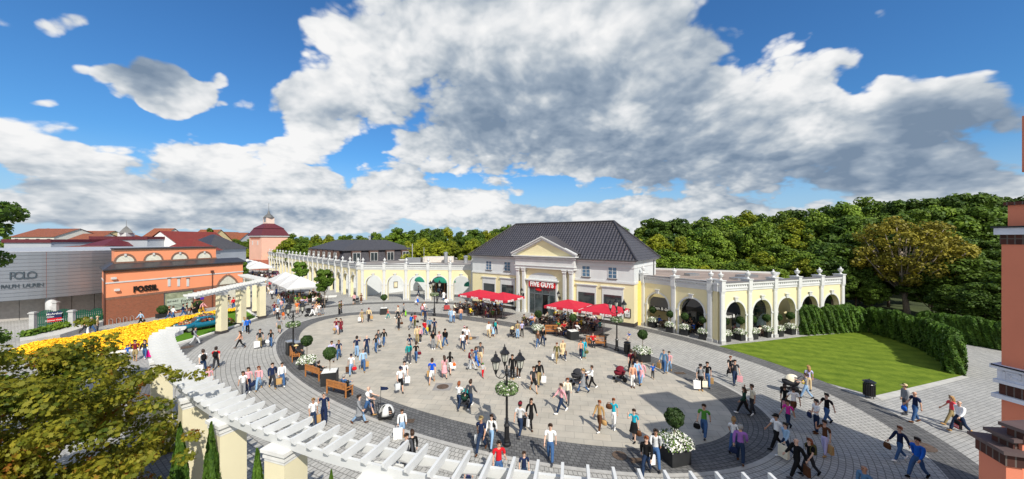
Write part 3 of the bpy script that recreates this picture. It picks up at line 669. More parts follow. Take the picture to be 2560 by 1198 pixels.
# poster case
def poster(loc,rz,w_,h_,label,inner=(.7,.7,.68),art=None,frame=BLACK):
    t=thing('poster_case',label,'poster',loc,rz); m=MB(); b=.07
    m.box(-w_/2,w_/2,-.08,-.002,0,b).box(-w_/2,w_/2,-.08,-.002,h_-b,h_).box(-w_/2,-w_/2+b,-.08,-.002,b,h_-b).box(w_/2-b,w_/2,-.08,-.002,b,h_-b); m.build('frame',frame,t)
    MB().box(-w_/2+b,w_/2-b,-.05,-.003,b,h_-b).build('sheet',mat('poster_%s'%label[:14],inner,.4,var=.05),t)
    if art:
        a=MB()
        for (x0,x1,z0,z1) in art: a.box(x0*w_,x1*w_,-.055,-.051,z0*h_,z1*h_)
        a.build('print',LETTERK,t)
    return t
u0,z1=fg.uz(*P3(1322,812)); u1,z0=fg.uz(*P3(1370,885))
poster(fg.w((u0+u1)/2,-.01,z0),fg.rz,u1-u0,z1-z0,'framed menu poster on the cream wall right of the red parasols',art=[(-.3,.25,.6,.85),(-.28,.28,.36,.39),(-.28,.28,.30,.33),(-.28,.1,.24,.27),(-.28,.28,.15,.18)])
# ------------------------------------------------------------------ buildings behind the arcades
def wallbuilding(name,label,pts,h,m,roofm,top=.35):
    t=thing(name,label,'building',(0,0,0)); MB().prism(pts,0,h).build('wall',m,t)
    MB().prism(pts,h,h+.12).build('roof',roofm,t); 
    c=MB(); n=len(pts)
    for i in range(n):
        a=Vector(pts[i]); b=Vector(pts[(i+1)%n]); d=(b-a).normalized(); nn=Vector((-d.y,d.x))*.15
        q=[a+nn,b+nn,b-nn,a-nn]; c.prism([tuple(v) for v in q],h+.12,h+top)
    c.build('parapet',WHITE,t); return t
back=wallbuilding('shop_building','low white building with grey flat roof behind the five arch arcade',[(-27.5,63.3),(-20.3,70.8),(-17.3,71.0),(-12.6,66.6),(-6.0,64.6),(-2,66),(6,72),(-10,92),(-34,78)],5.2,STUCCO,ROOFGREY)
MB().cbox((-16.2,78,5.75),(6.5,4.5,1.3),R(8)).build('roof_house',mat('pale_roof_house',(.62,.57,.52),.8),back)
MB().cbox((-21.2,76,5.7),(3.2,4,1.1),R(8)).build('roof_house',METALGREY,back)
for x,y,h_ in ((-13.9,74,1.9),(-9.6,73,1.2),(-8.2,75,1.6),(-6.3,74,1.0)):
    MB().lathe([(.38,5.3),(.38,5.3+h_),(.46,5.35+h_),(.46,5.6+h_),(.1,5.75+h_)],(x,y,0),12).build('vent_duct',STEEL,back)
MB().tube([(-18.5,74,5.3),(-18.5,74,8.6)],.06,6).build('mast',STEEL,back)
# doors with green dome awnings
def awning(px,py,Yd,wd,label,rz=0):
    x=(px-CX)*Yd/F; z=H-(py-CY)*Yd/F
    t=thing('dome_awning',label,'awning',(x,Yd,z),rz,'green dome awnings')
    vs=[];fs=[];n=12;k=5
    for j in range(k+1):
        for i in range(n+1):
            a=math.pi*i/n; b=math.pi/2*j/k
            vs.append((-math.cos(a)*wd*math.cos(b)if 0 else -math.cos(a)*wd, -math.sin(a)*1.1*math.cos(b), math.sin(a)*.75*math.sin(b)))
    for j in range(k):
        for i in range(n): fs.append((j*(n+1)+i,j*(n+1)+i+1,(j+1)*(n+1)+i+1,(j+1)*(n+1)+i))
    MB().add(vs,fs).build('canopy',GREENCANVAS,t,smooth=True)
    v=MB(); 
    for i in range(n): 
        a=vs[i];b=vs[i+1]; v.add([a,b,(b[0],b[1],b[2]-.2),(a[0],a[1],a[2]-.2)],[(0,3,2,1)])
    v.build('valance',GREENCANVAS,t)
awning(1056,701,69.0,2.0,'left green dome awning over the brown shop door',R(-38))
awning(1110,703,65.6,2.4,'green dome awning over the bright shop doorway behind the fourth arch',R(-17))
awning(1182,712,63.4,1.6,'right green dome awning nearly hidden behind the fifth arch',R(20))
frw=Fr((-12.6,66.6),(-6.0,64.6))
for px,wd,mm,lab in ((1063,1.5,mat('brown_door',(.28,.11,.05),.6,var=.2),''),):
    f2=Fr((-17.3,71.0),(-12.6,66.6)); u=f2.u(px); o=MB().box(u-.8,u+.8,-.06,.02,0,2.9).build('shop_door',mm); o.matrix_world=Matrix.Translation((f2.o.x,f2.o.y,0))@Matrix.Rotation(f2.rz,4,'Z'); tag(o,'brown wooden shop door under the left green awning','door')
u=frw.u(1112); t=thing('shop_entrance','open shop entrance with brown posts under the green awning','entrance',frw.w(u,0,0),frw.rz)
MB().box(-1.9,-1.7,-.12,0,0,3.3).box(1.7,1.9,-.12,0,0,3.3).box(-.1,.1,-.12,0,0,3.3).box(-1.9,1.9,-.12,0,3.3,3.5).build('frame',MATS['brown_door'],t); MB().box(-1.7,1.7,-.04,-.002,0,3.3).build('doorway_opening',INTERIOR,t)
f1=Fr((-27.5,63.3),(-20.3,70.8))
def P2(x,y): return 560+x/2.995,500+y/2.995
for (a,b,lab,inn,art) in (((1176,620),(1209,668),'black framed picture on the white wall behind the first arch',(.75,.75,.74),[(-.3,-.05,.2,.8),(0,.3,.1,.5),(.1,.3,.6,.85)]),((1270,612),(1299,656),'framed cream poster on the white wall behind the second arch',(.75,.66,.45),[(-.3,.3,.8,.83),(-.3,.3,.15,.18)]),((1358,600),(1386,645),'dark blue poster on the white wall behind the second arch',(.03,.05,.10),None)):
    u0,z1=f1.uz(*P2(*a)); u1,z0=f1.uz(*P2(*b)); poster(f1.w((u0+u1)/2,-.01,z0),f1.rz,u1-u0,z1-z0,lab,inn,art)
# right-hand shop behind the arcades
fi=Fr(fc.w(-.2,3.4).xy,fc.w(fc.L-.4,3.4).xy)
rb=wallbuilding('shop_building','low cream shop with reddish flat roof behind the right arcades',[(17.6,45.4),(23.1,38.0),(23.7,38.2),(32.0,41.0),(32.6,44),(37.5,49.5),(20,58),(14,50)],5.35,YELLOW,ROOFPINK)
o=MB(); o.cbox((30,45,5.6),(2.2,1.4,.4),.3); o.cbox((24,47,5.6),(1.6,1.0,.35),.3); o.cbox((27.5,42.5,5.58),(2,1.2,.3),.3); o.build('skylight',METALGREY,rb)
fi1=Fr((17.6,45.4),(23.1,38.0)); fi2=Fr((23.7,38.2),(32.0,41.0))
def shopglass(fr,u0,u1,lab):
    t=thing('glazed_shopfront',lab,'shopfront',fr.w(u0,0),fr.rz); w_=u1-u0
    m=MB(); 
    for k in range(int(w_/1.6)+1): m.box(k*1.6,k*1.6+.06,-.1,-.01,0,4.6)
    m.box(0,w_,-.1,-.01,4.55,4.65).box(0,w_,-.1,-.01,2.6,2.68).build('frame',MATS['dark_window_frame'],t); MB().box(0,w_,-.05,-.004,0,4.6).build('pane',mat('shop_front_glass',(.035,.05,.055),.05,var=.7,scale=.7,spec=.9),t)
shopglass(fi1,2.9,9.0,'tall dark glass shop front behind the two arch arcade'); shopglass(fi2,.2,5.4,'tall dark glass shop front behind the hedge end arcade')
def blackawn(fr,u0,u1,z,y0,lab,txt,size):
    t=thing('fabric_awning',lab,'awning',fr.w((u0+u1)/2,0,z),fr.rz); w_=(u1-u0)/2
    MB().add([(-w_,0,.9),(w_,0,.9),(w_,-y0,0),(-w_,-y0,0),(w_,-y0,-.45),(-w_,-y0,-.45)],[(0,3,2,1),(3,5,4,2)]).add([(-w_,0,.9),(-w_,-y0,0),(-w_,-y0,-.45),(-w_,0,.2)],[(0,1,2,3)]).add([(w_,0,.9),(w_,-y0,0),(w_,-y0,-.45),(w_,0,.2)],[(3,2,1,0)]).build('canopy',mat('black_awning',(.018,.018,.02),.7),t)
    if txt: textobj('lettering',txt,size,LETTERW,t,(0,-y0-.02,-.34),ext=.01,bold=.006)
def awn2(fr,p0,p1,py,y0,lab,txt,size):
    u0=fr.u(p0,-y0); u1=fr.u(p1,-y0); z=H-(py-CY)*fr.w((u0+u1)/2,-y0).y/F
    blackawn(fr,u0-.7,u1+.7,z+.2,y0,lab,txt,size)
awn2(fi1,1628,1686,773,1.5,'black awning with white lower case lettering behind the first right arch','dean & david',.50)
awn2(fi1,1730,1765,775,1.5,'plain black awning behind the second right arch',None,0)
awn2(fi2,1812,1858,790,1.3,'black awning with white lettering behind the arch beside the corner pier','dean & david',.50)
# small inner wall behind third side arch
o=MB().box(-2.2,1.9,0,.3,0,5.3).build('screen_wall',YELLOW); o.location=(33.3,42.2,0); o.rotation_euler=(0,0,R(25)); tag(o,'cream screen wall seen through the third arch of the hedge end arcade','wall')
# link wall hall -> arcade
o=MB().box(0,1.6,0,.4,0,5.3).build('link_wall',mat('deep_yellow_stucco',(.78,.55,.14),.85,var=.05)); o.location=(14.55,42.1,0); o.rotation_euler=(0,0,R(12)); tag(o,'narrow deep yellow wall between the restaurant hall and the right arcade','wall')
o=MB().box(0,6,-3,0,0,5.2).build('link_wall',YELLOW); o.location=(-6.2,59.5,0); o.rotation_euler=(0,0,R(60)); tag(o,'cream wall behind the left end of the restaurant hall','wall')
# ------------------------------------------------------------------ mansard block
mz=thing('mansard_building','dark slate mansard building with white dormer windows behind the long arcade','building',(-35.6,75,0),math.atan2(.698,.716))
ML=15.3; MD=24
MB().box(-2,ML+2,-2,MD+2,0,4.6).build('wall',STUCCO,mz)
m=MB(); m.add([(-1.6,-1.6,4.6),(ML+1.6,-1.6,4.6),(ML+1.6,MD+1.6,4.6),(-1.6,MD+1.6,4.6),(-.1,-.1,7.9),(ML+.1,-.1,7.9),(ML+.1,MD+.1,7.9),(-.1,MD+.1,7.9)],[(0,1,5,4),(1,2,6,5),(2,3,7,6),(3,0,4,7)]); m.build('mansard_slope',SLATE,mz)
m=MB(); m.add([(-.7,-.7,7.95),(ML+.7,-.7,7.95),(ML+.7,MD+.7,7.95),(-.7,MD+.7,7.95),(4.5,5,10.1),(ML-4,5,10.1),(ML-4,MD-5,10.1),(4.5,MD-5,10.1)],[(0,1,5,4),(1,2,6,5),(2,3,7,6),(3,0,4,7),(4,5,6,7),(3,2,1,0)]); m.box(-.75,ML+.75,-.75,MD+.75,7.8,7.94); m.build('roof',mat('bitumen_roof',(.055,.055,.065),.7,var=.15),mz)
def dormer(u,face):
    w_=1.9; t=MB(); t.box(-w_/2,w_/2,0,2.2,5.35,7.75)
    o=t.build('dormer',mat('dormer_sheet',(.10,.06,.05),.6),mz)
    window(o,-w_/2+.2,w_/2-.2,5.5,7.3,y=-.01,glass=GLASS,nx=2,nz=1,sill=False)
    if face==0: o.location=(u,-1.15,0)
    else: o.location=(-1.15,u,0); o.rotation_euler=(0,0,R(-90))
for k in range(4): dormer(2.0+k*3.8,0)
for k in range(6): dormer(2.5+k*3.9,1)
MB().lathe([(.3,10),(.3,10.9),(.4,11),(.4,11.1),(.1,11.2)],(9,9,0),8).build('vent_duct',STEEL,mz)
MB().tube([(14,-3.2,4),(14,-3.2,9.2)],.12,8).build('flue_pipe',STEEL,mz)
# ------------------------------------------------------------------ pink tower
tw=thing('clock_tower','pink square tower with maroon bell roof and small lantern at the end of the street','tower',(-83.6,121,0),R(-30))
tw['category']='tower'
a=4.1
m=MB().box(-a,a,-a,a,0,11.1); m.build('wall',PINK,tw)
MB().box(-a-.1,a+.1,-a-.1,a+.1,0,3.4).build('brick_base',mat('rust_base',(.42,.14,.09),.85,var=.1),tw)
MB().box(-a-.35,a+.35,-a-.35,a+.35,11.1,11.45).build('cornice',WHITE,tw)
m=MB()
def pyr(mb,a0,z0,a1,z1):
    mb.add([(-a0,-a0,z0),(a0,-a0,z0),(a0,a0,z0),(-a0,a0,z0),(-a1,-a1,z1),(a1,-a1,z1),(a1,a1,z1),(-a1,a1,z1)],[(0,1,5,4),(1,2,6,5),(2,3,7,6),(3,0,4,7),(4,5,6,7),(3,2,1,0)])
pyr(m,a+.45,11.45,a-.9,13.9); pyr(m,a-.7,13.9,1.2,15.6); rfo=m.build('roof',ROOFRED,tw)
m=MB(); m.box(-1.2,1.2,-1.2,1.2,15.2,17.6); m.build('lantern_room',mat('pale_pink',(.75,.58,.50),.8),tw)
m=MB(); m.box(-.55,.55,-1.25,-1.2,16.1,17.4); m.build('louvre',METALGREY,tw)
m=MB(); m.lathe([(1.75,17.6),(1.2,18.3),(.5,18.9),(.25,19.7),(.06,20.2),(.05,22.6),(.0,22.7)],n=8); m.build('spire',mat('lead_sheet',(.12,.12,.12),.5),tw)
m=MB(); 
for x in (-1.7,1.7): m.box(x-.2,x+.2,-a-.08,-a,8.3,9.7)
m.build('slit_window',WHITE,tw); MB().box(-3,3.0,-a-.06,-a,10.2,10.8).build('frieze',mat('rust_frieze',(.45,.15,.1),.8),tw)
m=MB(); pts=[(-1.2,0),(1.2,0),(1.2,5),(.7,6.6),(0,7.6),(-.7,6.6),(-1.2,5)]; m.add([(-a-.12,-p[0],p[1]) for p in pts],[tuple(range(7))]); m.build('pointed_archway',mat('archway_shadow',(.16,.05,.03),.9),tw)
# ------------------------------------------------------------------ orange shop with brick base
fo=Fr((-48.9,42.3),(-44.35,57.2)); LO=fo.L+.6; DO=8
def shp(z0,z1,off=0,y0=0,x0=0,x1=None,y1=None):
    x1=LO if x1 is None else x1; y1=DO if y1 is None else y1; k=.405
    return MB().prism([(x0-off+k*y0,y0-off),(x1+off,y0-off),(x1+off,y1),(x0-off+k*y1,y1)],z0,z1)
of=thing('orange_shop','orange rendered shop with red brick base and raised attic storey','building',(fo.o.x,fo.o.y,0),fo.rz)
def P1(x,y): return x/2.395,400+y/2.395
hb=3.25; he=6.55
shp(0,hb).build('brick_wall',REDBRICK,of)
fu=fo.uz(*P1(1293,775))[0]; fu1=fo.uz(*P1(1427,775))[0]
shp(hb,he,-.004).build('rendered_wall',ORANGE,of)
shp(4.95,5.12,.05).build('string_course',WHITE,of)
shp(he-.3,he,.07).build('brick_band',BRICKEDGE,of); MB().box(-.02,LO+.02,-.03,-.001,hb-.25,hb+.02).build('soldier_course',BRICKEDGE,of)
m=shp(he,he+.14,.33); m.add([(-.33,-.33,he+.14),(LO+.33,-.33,he+.14),(LO+.1,1.3,he+.75),(1.3,1.3,he+.75),(-.33+.405*DO,DO,he+.14),(1.3+.405*(DO-1.3),DO,he+.75)],[(0,1,2,3),(4,0,3,5)]); m.build('eaves_roof',mat('black_eaves',(.045,.045,.05),.35),of)
at1=fo.u(P1(1293,0)[0],1.3)
shp(he+.3,9.05,0,1.3,.9,at1,DO-1).build('attic_wall',ORANGE,of)
shp(he+.65,he+.92,.07,1.3,.9,at1,DO-1).build('attic_brick_band',BRICKEDGE,of)
shp(8.85,9.07,.07,1.3,.9,at1,DO-1).build('attic_top_band',BRICKEDGE,of); shp(9.07,9.15,.15,1.3,.9,at1,DO-1).build('attic_coping',DARKPLINTH,of)
for px in (748,918,1076,1222):
    u=fo.u(P1(px,0)[0],1.3); r=.98*(.9 if px<1100 else .9); n=14
    m=MB(); pts=[(u+r*math.cos(k*math.pi/n),he+.92+r*.88*math.sin(k*math.pi/n)) for k in range(n+1)]
    m.add([(p[0],1.27,p[1]) for p in pts]+[(p[0],1.31,p[1]) for p in pts],[tuple(reversed(range(n+1)))]+[(i,i+1,n+2+i,n+1+i) for i in range(n)])
    o=m.build('lunette',mat('cream_lunette',(.70,.68,.58),.8),of)
    b=MB(); archtrim(b,u,r,he+.92,.18,1.22,1.3,z0=he+.9,n=14); b.build('brick_arch',BRICKEDGE,o)
    MB().box(u-.1,u+.1,1.15,1.3,he+.92+r*.8,he+.92+r*.8+.3).build('keystone',WHITE,o)
for px in (1012,1069,1124):
    u,z1=fo.uz(*P1(px,712)); z0=fo.uz(*P1(px,757))[1]
    MB().box(u-.15,u+.15,-.05,0,z0,z1).build('slot_window',WHITE,of)
    MB().box(u-.22,u+.22,-.07,0,z1,z1+.16).build('brick_lintel',BRICKEDGE,of)
u0,z1=fo.uz(*P1(985,798)); u1,_=fo.uz(*P1(1152,783)); z0=fo.uz(*P1(985,905))[1]
sw=MB().box(u0,u1,-.03,-.004,.5,2.95).build('show_window',mat('bright_window_backdrop',(.30,.33,.22),.25,var=.5,scale=1.2),of)
MB().box(u0-.08,u1+.08,-.08,0,2.95,3.05).box(u0-.08,u0,-.08,0,.45,3.05).box(u1,u1+.08,-.08,0,.45,3.05).box(u0-.08,u1+.08,-.08,0,.42,.5).build('frame',MATS['dark_window_frame'],sw)
MB().box(u0+.25,u1-.15,-.045,-.03,.5,2.1).build('banner',mat('pale_green_banner',(.45,.52,.42),.5,var=.1),sw)
textobj('lettering','SET•ART',.36,LETTERK,sw,((u0+u1)/2-.75,-.06,1.6),ext=.005); o=textobj('script_lettering','Fossil',.62,LETTERK,sw,((u0+u1)/2+.9,-.06,1.45),ext=.005); o.rotation_euler=(0,R(-8),0)
m=MB()
for k,(z,l) in enumerate(((1.2,1),(1.0,.7),(.8,.9))):
    m.box(u0+.4,u0+.4+(u1-u0-.9)*l,-.055,-.046,z,z+.05)
m.build('small_print',LETTERK,sw)
fz=fo.uz(*P1(865,780)); q0=fo.u(P1(767,0)[0]); q1=fo.u(P1(967,0)[0])
sg=thing('shop_lettering','large black capital letters on the orange wall above the brick','sign',fo.w((q0+q1)/2,-.03,3.62),fo.rz)
textobj('lettering','FOSSIL',.98,LETTERK,sg,(0,-.06,0),ext=.05,bold=.05,space=1.12,sx=(q1-q0)/4.35)
# pointed arch at the right end
m=MB(); uc=(fu+fu1)/2; hw_=(fu1-fu)/2-.25; pts=[(uc-hw_,0),(uc+hw_,0),(uc+hw_,3.1),(uc+hw_*.75,3.75),(uc+hw_*.35,4.3),(uc,4.6),(uc-hw_*.35,4.3),(uc-hw_*.75,3.75),(uc-hw_,3.1)]
m.add([(p[0],-.03,p[1]) for p in pts],[tuple(range(9))]); m.build('arch_panel',mat('pale_arch_panel',(.62,.60,.50),.8),of)
m=MB(); 
P_=[(uc+hw_,0)]+pts[2:]+[(uc-hw_,0)]
for i in range(len(P_)-1):
    a=Vector(P_[i]);b=Vector(P_[i+1]); d=(b-a).normalized(); nn=Vector((d.y,-d.x))*.26
    m.add([(a.x,-.1,a.y),(b.x,-.1,b.y),(b.x+nn.x,-.1,b.y+nn.y),(a.x+nn.x,-.1,a.y+nn.y),(a.x,0,a.y),(b.x,0,b.y),(b.x+nn.x,0,b.y+nn.y),(a.x+nn.x,0,a.y+nn.y)],[(0,1,2,3)[::-1],(0,1,5,4),(3,2,6,7)[::-1]])
m.build('brick_arch',BRICKEDGE,of)
u=fo.u(P1(1267,0)[0]); MB().tube([(u,-.15,0),(u,-.15,5.2),(u,-.05,5.4)],.05,6).box(u-.15,u+.15,-.28,0,5.3,5.6).build('downpipe',mat('brown_pipe',(.10,.04,.03),.5),of)
for px,py in ((677,708),(696,778)):
    u,z=fo.uz(*P1(px,py)); MB().box(u-.2,u+.2,-.28,0,z-.14,z+.12).build('floodlight',WHITE,of)
for px,cc_ in ((1185,LETTERK),(1209,mat('violet_plaque',(.10,.03,.45),.4))):
    u,z=fo.uz(*P1(px,829)); MB().box(u-.22,u+.22,-.06,0,z-.15,z+.15).build('plaque',cc_,of)
MB().tube([(-.12,-.1,0),(-.12,-.1,he)],.06,6).build('downpipe',MATS['brown_pipe'],of)
MB().add([(.15,.5,3.9),(.72,1.9,3.9),(.72,1.9,5.9),(.15,.5,5.9)],[(0,3,2,1)]).build('side_window',GLASS,of)
# ------------------------------------------------------------------ round grey clad shop
rc_=Vector((-72.5,54.5,0)); Rr_=16.0
ds=thing('round_grey_shop','round shop clad in brushed grey panels raised on a pale cylindrical column','building',rc_,0)
gm,nt,b=newmat('grey_cladding'); b.inputs['Metallic'].default_value=.7; b.inputs['Roughness'].default_value=.36; b.inputs['Base Color'].default_value=(.30,.325,.365,1)
tcn=nt.nodes.new('ShaderNodeTexCoord'); nn_=nt.nodes.new('ShaderNodeTexNoise'); mp=nt.nodes.new('ShaderNodeMapping'); mp.inputs['Scale'].default_value=(.25,.25,4); nn_.inputs['Scale'].default_value=1.0
link(nt,tcn.outputs['Object'],mp.inputs[0]); link(nt,mp.outputs[0],nn_.inputs['Vector']); mr=nt.nodes.new('ShaderNodeMapRange'); mr.inputs[3].default_value=.3; mr.inputs[4].default_value=.44; link(nt,nn_.outputs['Fac'],mr.inputs[0]); link(nt,mr.outputs[0],b.inputs['Roughness'])
prof=[]; z=2.8
n=13; hstep=(8.76-2.8)/n
m=MB()
for k in range(n):
    z0=2.8+k*hstep; m.lathe([(Rr_-.03,z0+.015),(Rr_,z0+.03),(Rr_,z0+hstep-.03),(Rr_-.03,z0+hstep-.01)],n=96)
m.lathe([(Rr_-.06,2.78),(Rr_-.06,8.8)],n=96); m.build('cladding',gm,ds,smooth=False)
MB().lathe([(Rr_+.05,8.72),(Rr_+.05,8.82),(Rr_-.3,8.84),(.1,8.86)],n=96).build('roof',mat('pale_grey_roof',(.36,.38,.42),.7,var=.15),ds)
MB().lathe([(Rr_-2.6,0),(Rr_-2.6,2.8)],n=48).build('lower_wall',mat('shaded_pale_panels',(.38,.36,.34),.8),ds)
jm=MB()
for k in range(40):
    a_=2*math.pi*k/40; jm.cbox(((Rr_-2.6)*math.cos(a_),(Rr_-2.6)*math.sin(a_),1.4),(.03,.03,2.8),a_)
jm.build('panel_joint',BLACK,ds)
for px in (127,):
    for Y in (41.6,):
        pass
ca=math.atan2(41.9-54.5,-59.9+72.5)
cola=min(range(-900,0),key=lambda k:abs(((rc_.x+15.2*math.cos(R(k/10)))/(rc_.y+15.2*math.sin(R(k/10))))*F+CX-128))/10
for a_ in (cola,cola+27,cola-27):
    o=MB().lathe([(.5,0),(.5,2.8)],n=20).build('column',mat('pale_column',(.50,.51,.52),.6),ds,smooth=True); o.location=(15.2*math.cos(R(a_)),15.2*math.sin(R(a_)),0)
jm=MB()
for a_ in (cola-1.5,cola+24,cola-27): jm.cbox((Rr_*math.cos(R(a_)),Rr_*math.sin(R(a_)),5.8),(.03,.03,5.9),R(a_))
jm.build('vertical_joint',mat('reddish_joint',(.2,.08,.07),.6),ds)
def curved(txt,a0,a1,z,size):
    letters=[c for c in txt]; n=len(letters)
    for i,c in enumerate(letters):
        if c==' ': continue
        a_=R(a0+(a1-a0)*i/(n-1)); textobj('letter',c,size,mat('slate_letters',(.05,.07,.09),.4,var=0),ds,((Rr_+.07)*math.cos(a_),(Rr_+.07)*math.sin(a_),z),rz=a_+math.pi/2,ext=.04,sx=.78)
def angpx(px):
    best=None
    for k in range(-900,0):
        a_=R(k/10); x=rc_.x+Rr_*math.cos(a_); y=rc_.y+Rr_*math.sin(a_)
        e_=abs((x/y)*F+CX-px)
        if best is None or e_<best[0]: best=(e_,k/10)
    return best[1]
curved('POLO',angpx(31),angpx(80),5.4,1.35)
curved('RALPH LAUREN',angpx(7),angpx(103),4.35,.66)
# ------------------------------------------------------------------ halls and houses behind
def hall_(name,label,x0,x1,Y,depth,ztop,zw,m,roofm,kind='flat',trim=None,ox=0):
    """box hall seen frontally: pixel span x0..x1 at distance Y"""
    X0=(x0-CX)*Y/F; X1=(x1-CX)*Y/F; t=thing(name,label,'building',(X0,Y,0)); w_=X1-X0
    MB().box(0,w_,0,depth,0,zw).build('wall',m,t)
    r=MB()
    if kind=='flat': r.box(-.2,w_+.2,-.2,depth,zw,ztop)
    elif kind=='gable_x':  # ridge along x
        r.add([(-.3,-.4,zw),(w_+.3,-.4,zw),(w_+.3,depth/2,ztop),(-.3,depth/2,ztop),(-.3,depth+.4,zw),(w_+.3,depth+.4,zw)],[(0,1,2,3),(3,2,5,4)])
        [MB().add([(q_,0,zw),(q_,depth,zw),(q_,depth/2,ztop-.1)],[(0,2,1) if q_==0 else (0,1,2)]).build('gable',m,t) for q_ in (0,w_)]
    elif kind=='gable_y':
        r.add([(-.4,-.3,zw),(w_/2,-.3,ztop),(w_+.4,-.3,zw),(-.4,depth,zw),(w_/2,depth,ztop),(w_+.4,depth,zw)],[(0,1,4,3),(1,2,5,4)])
        MB().add([(0,0,zw),(w_,0,zw),(w_/2,0,ztop-.15)],[(0,1,2)]).build('gable',m,t)
    elif kind=='hip': hip(r,-.4,w_+.4,-.4,depth+.4,zw,ztop,min(w_/2-.1,depth/2),min(w_/2-.1,depth/2))
    r.build('roof',roofm,t,uvf=roofuv)
    if trim: MB().box(-.25,w_+.25,-.25,-.01,zw-.1,ztop+.05).build('trim',trim,t)
    return t,w_
GREYCLAD=mat('pale_grey_cladding',(.42,.45,.50),.55,metal=.2,var=.05,scale=.3)
hall_('warehouse_hall','pale grey clad hall with maroon roof edge behind the round grey shop',10,127,72,14,10.25,9.7,GREYCLAD,ROOFRED,'flat',ROOFRED)
hall_('warehouse_hall','small white hall with orange tiled edge right of the maroon edged hall',127,216,66,8,9.0,8.6,mat('off_white_wall',(.60,.60,.60),.8),TILERED,'gable_x')
hall_('warehouse_hall','long black roofed hall behind the small orange edged hall',140,232,84,10,10.2,8.6,STUCCO,TILE,'gable_x')
t,w_=hall_('warehouse_hall','large grey clad hall with maroon roof line left of the white gable',228,368,82,16,10.9,10.3,GREYCLAD,ROOFRED,'flat',ROOFRED)
hall_('warehouse_hall','maroon hipped roof block standing before the large grey hall',200,255,76,8,10.4,8.7,GREYCLAD,ROOFRED,'hip')
t,w_=hall_('gabled_shop','white gabled shop with crimson tiled roof behind the orange shop',335,468,86,16,12.3,7.2,mat('bright_white_wall',(.78,.78,.77),.8),TILECRIMSON,'gable_y')
hall_('gabled_shop','grey gabled shop with crimson roof right of the white gable',400,470,72,8,10.4,7.8,GREYCLAD,TILECRIMSON,'hip')
hall_('gabled_shop','dark hipped roof shop behind the right end of the orange shop',440,520,84,12,11.5,7.8,GREYCLAD,TILE,'hip')
t=thing('bell_cupola','small white cupola with dark pyramid roof above the grey hall','cupola',((316-CX)*88/F,88,10))
MB().box(-1.05,1.05,-1.05,1.05,0,1.9).build('drum',WHITE,t); m=MB(); m.lathe([(1.75,1.8),(.9,2.8),(.05,3.6),(.03,5.0)],n=4); m.build('roof',MATS['lead_sheet'],t)
rng=random.Random(5)
def house(px0,px1,Y,zr,zw,depth,kind,wall,roof,label,windows=True,group=None):
    t,w_=hall_('house',label,px0,px1,Y,depth,zr,zw,wall,roof,kind)
    if windows:
        n=max(2,int(w_/3.2))
        for row in (zw-1.9,zw-4.7):
            for k in range(n):
                MB().box((k+.35)*w_/n,(k+.65)*w_/n,-.06,-.003,row,row+1.3).build('window',GLASS,t)
    if group: t['group']=group
    return t
PW=mat('pale_house_wall',(.70,.68,.62),.85); YW=mat('yellow_house_wall',(.72,.58,.32),.85); GW=mat('grey_house_wall',(.55,.56,.58),.85)
house(28,135,118,14.0,11.0,14,'gable_x',PW,TILERED,'long pale house with orange tiled roof at the far left')
house(132,236,128,13.4,10.4,13,'gable_x',YW,TILERED,'yellow gabled house with orange roof right of the far left house')
house(160,226,104,12.0,9.6,10,'gable_x',PW,TILERED,'low house with orange roof just behind the black roofed hall')
house(236,262,150,13.0,10.4,12,'gable_y',YW,TILERED,'narrow yellow gabled house left of the cupola')
house(262,300,120,12.1,9.4,12,'hip',PW,TILERED,'small pale house with orange roof left of the cupola')
house(352,402,150,15.0,10.5,12,'gable_x',PW,TILERED,'orange roofed house just above the white gable')
house(470,520,140,14.2,9.5,12,'gable_x',YW,TILERED,'orange roofed yellow house behind the crimson roofs')
house(478,512,190,15.5,10,12,'hip',PW,TILERED,'far orange roofed house beyond the crimson roofs')
house(536,560,170,13.8,8.5,12,'gable_y',mat('bright_white_wall',(.78,.78,.77),.8),TILERED,'white gabled house standing right of the slim green tree')
house(560,598,178,13.6,9.5,12,'gable_x',GW,TILERED,'grey row house with orange roof left of the pink tower')
house(60,110,165,15.4,11,10,'hip',PW,TILERED,'distant orange hip roof house behind the far left house',False)
# ------------------------------------------------------------------ foreground brick tower (right) and its own roof piers
rt=thing('corner_building','salmon rendered corner building with brick bands and white fret cornice','building',(12.32,8.86,0),0)
ang=math.atan2(.975,.22)  # visible face runs away from the camera
rt.rotation_euler=(0,0,R(12.7))
def rb_(name,m,x0,x1,y0,y1,z0,z1): return MB().box(x0,x1,y0,y1,z0,z1).build(name,m,rt)
# local frame: origin = far left corner, x to the right, y away; building occupies x>0,y<0
def atz(py,Y): return H-(py-CY)*Y/F
zA=atz(587,8.86); zB=atz(611,8.86)
rb_('wall',SALMON,0,9,-6,0,0,zB)
rb_('brick_band',DARKBRICK,-.02,9.02,-6,.02,zB,zA)
rb_('cornice',mat('shade_tinted_cornice',(.62,.64,.72),.6),-.09,9.1,-6,.09,zA,atz(570,8.86))  # white cornice with the blue of its shade put into the colour
rb_('coping',BLACK,-.13,9.14,-6,.13,atz(570,8.86),atz(566,8.86))
rb_('attic_wall',SALMON,.12,9,-6,-.05,atz(566,8.86),atz(514,8.86))
rb_('attic_coping',DARKBRICK,.06,9.06,-6,0,atz(514,8.86),atz(506,8.86))
z0=atz(1005,8.86); 
zc0=atz(962,8.86); zc1=atz(915,8.86)
rb_('lower_brick_band',DARKBRICK,-.03,9,-6.02,.03,atz(985,8.86),atz(957,8.86))
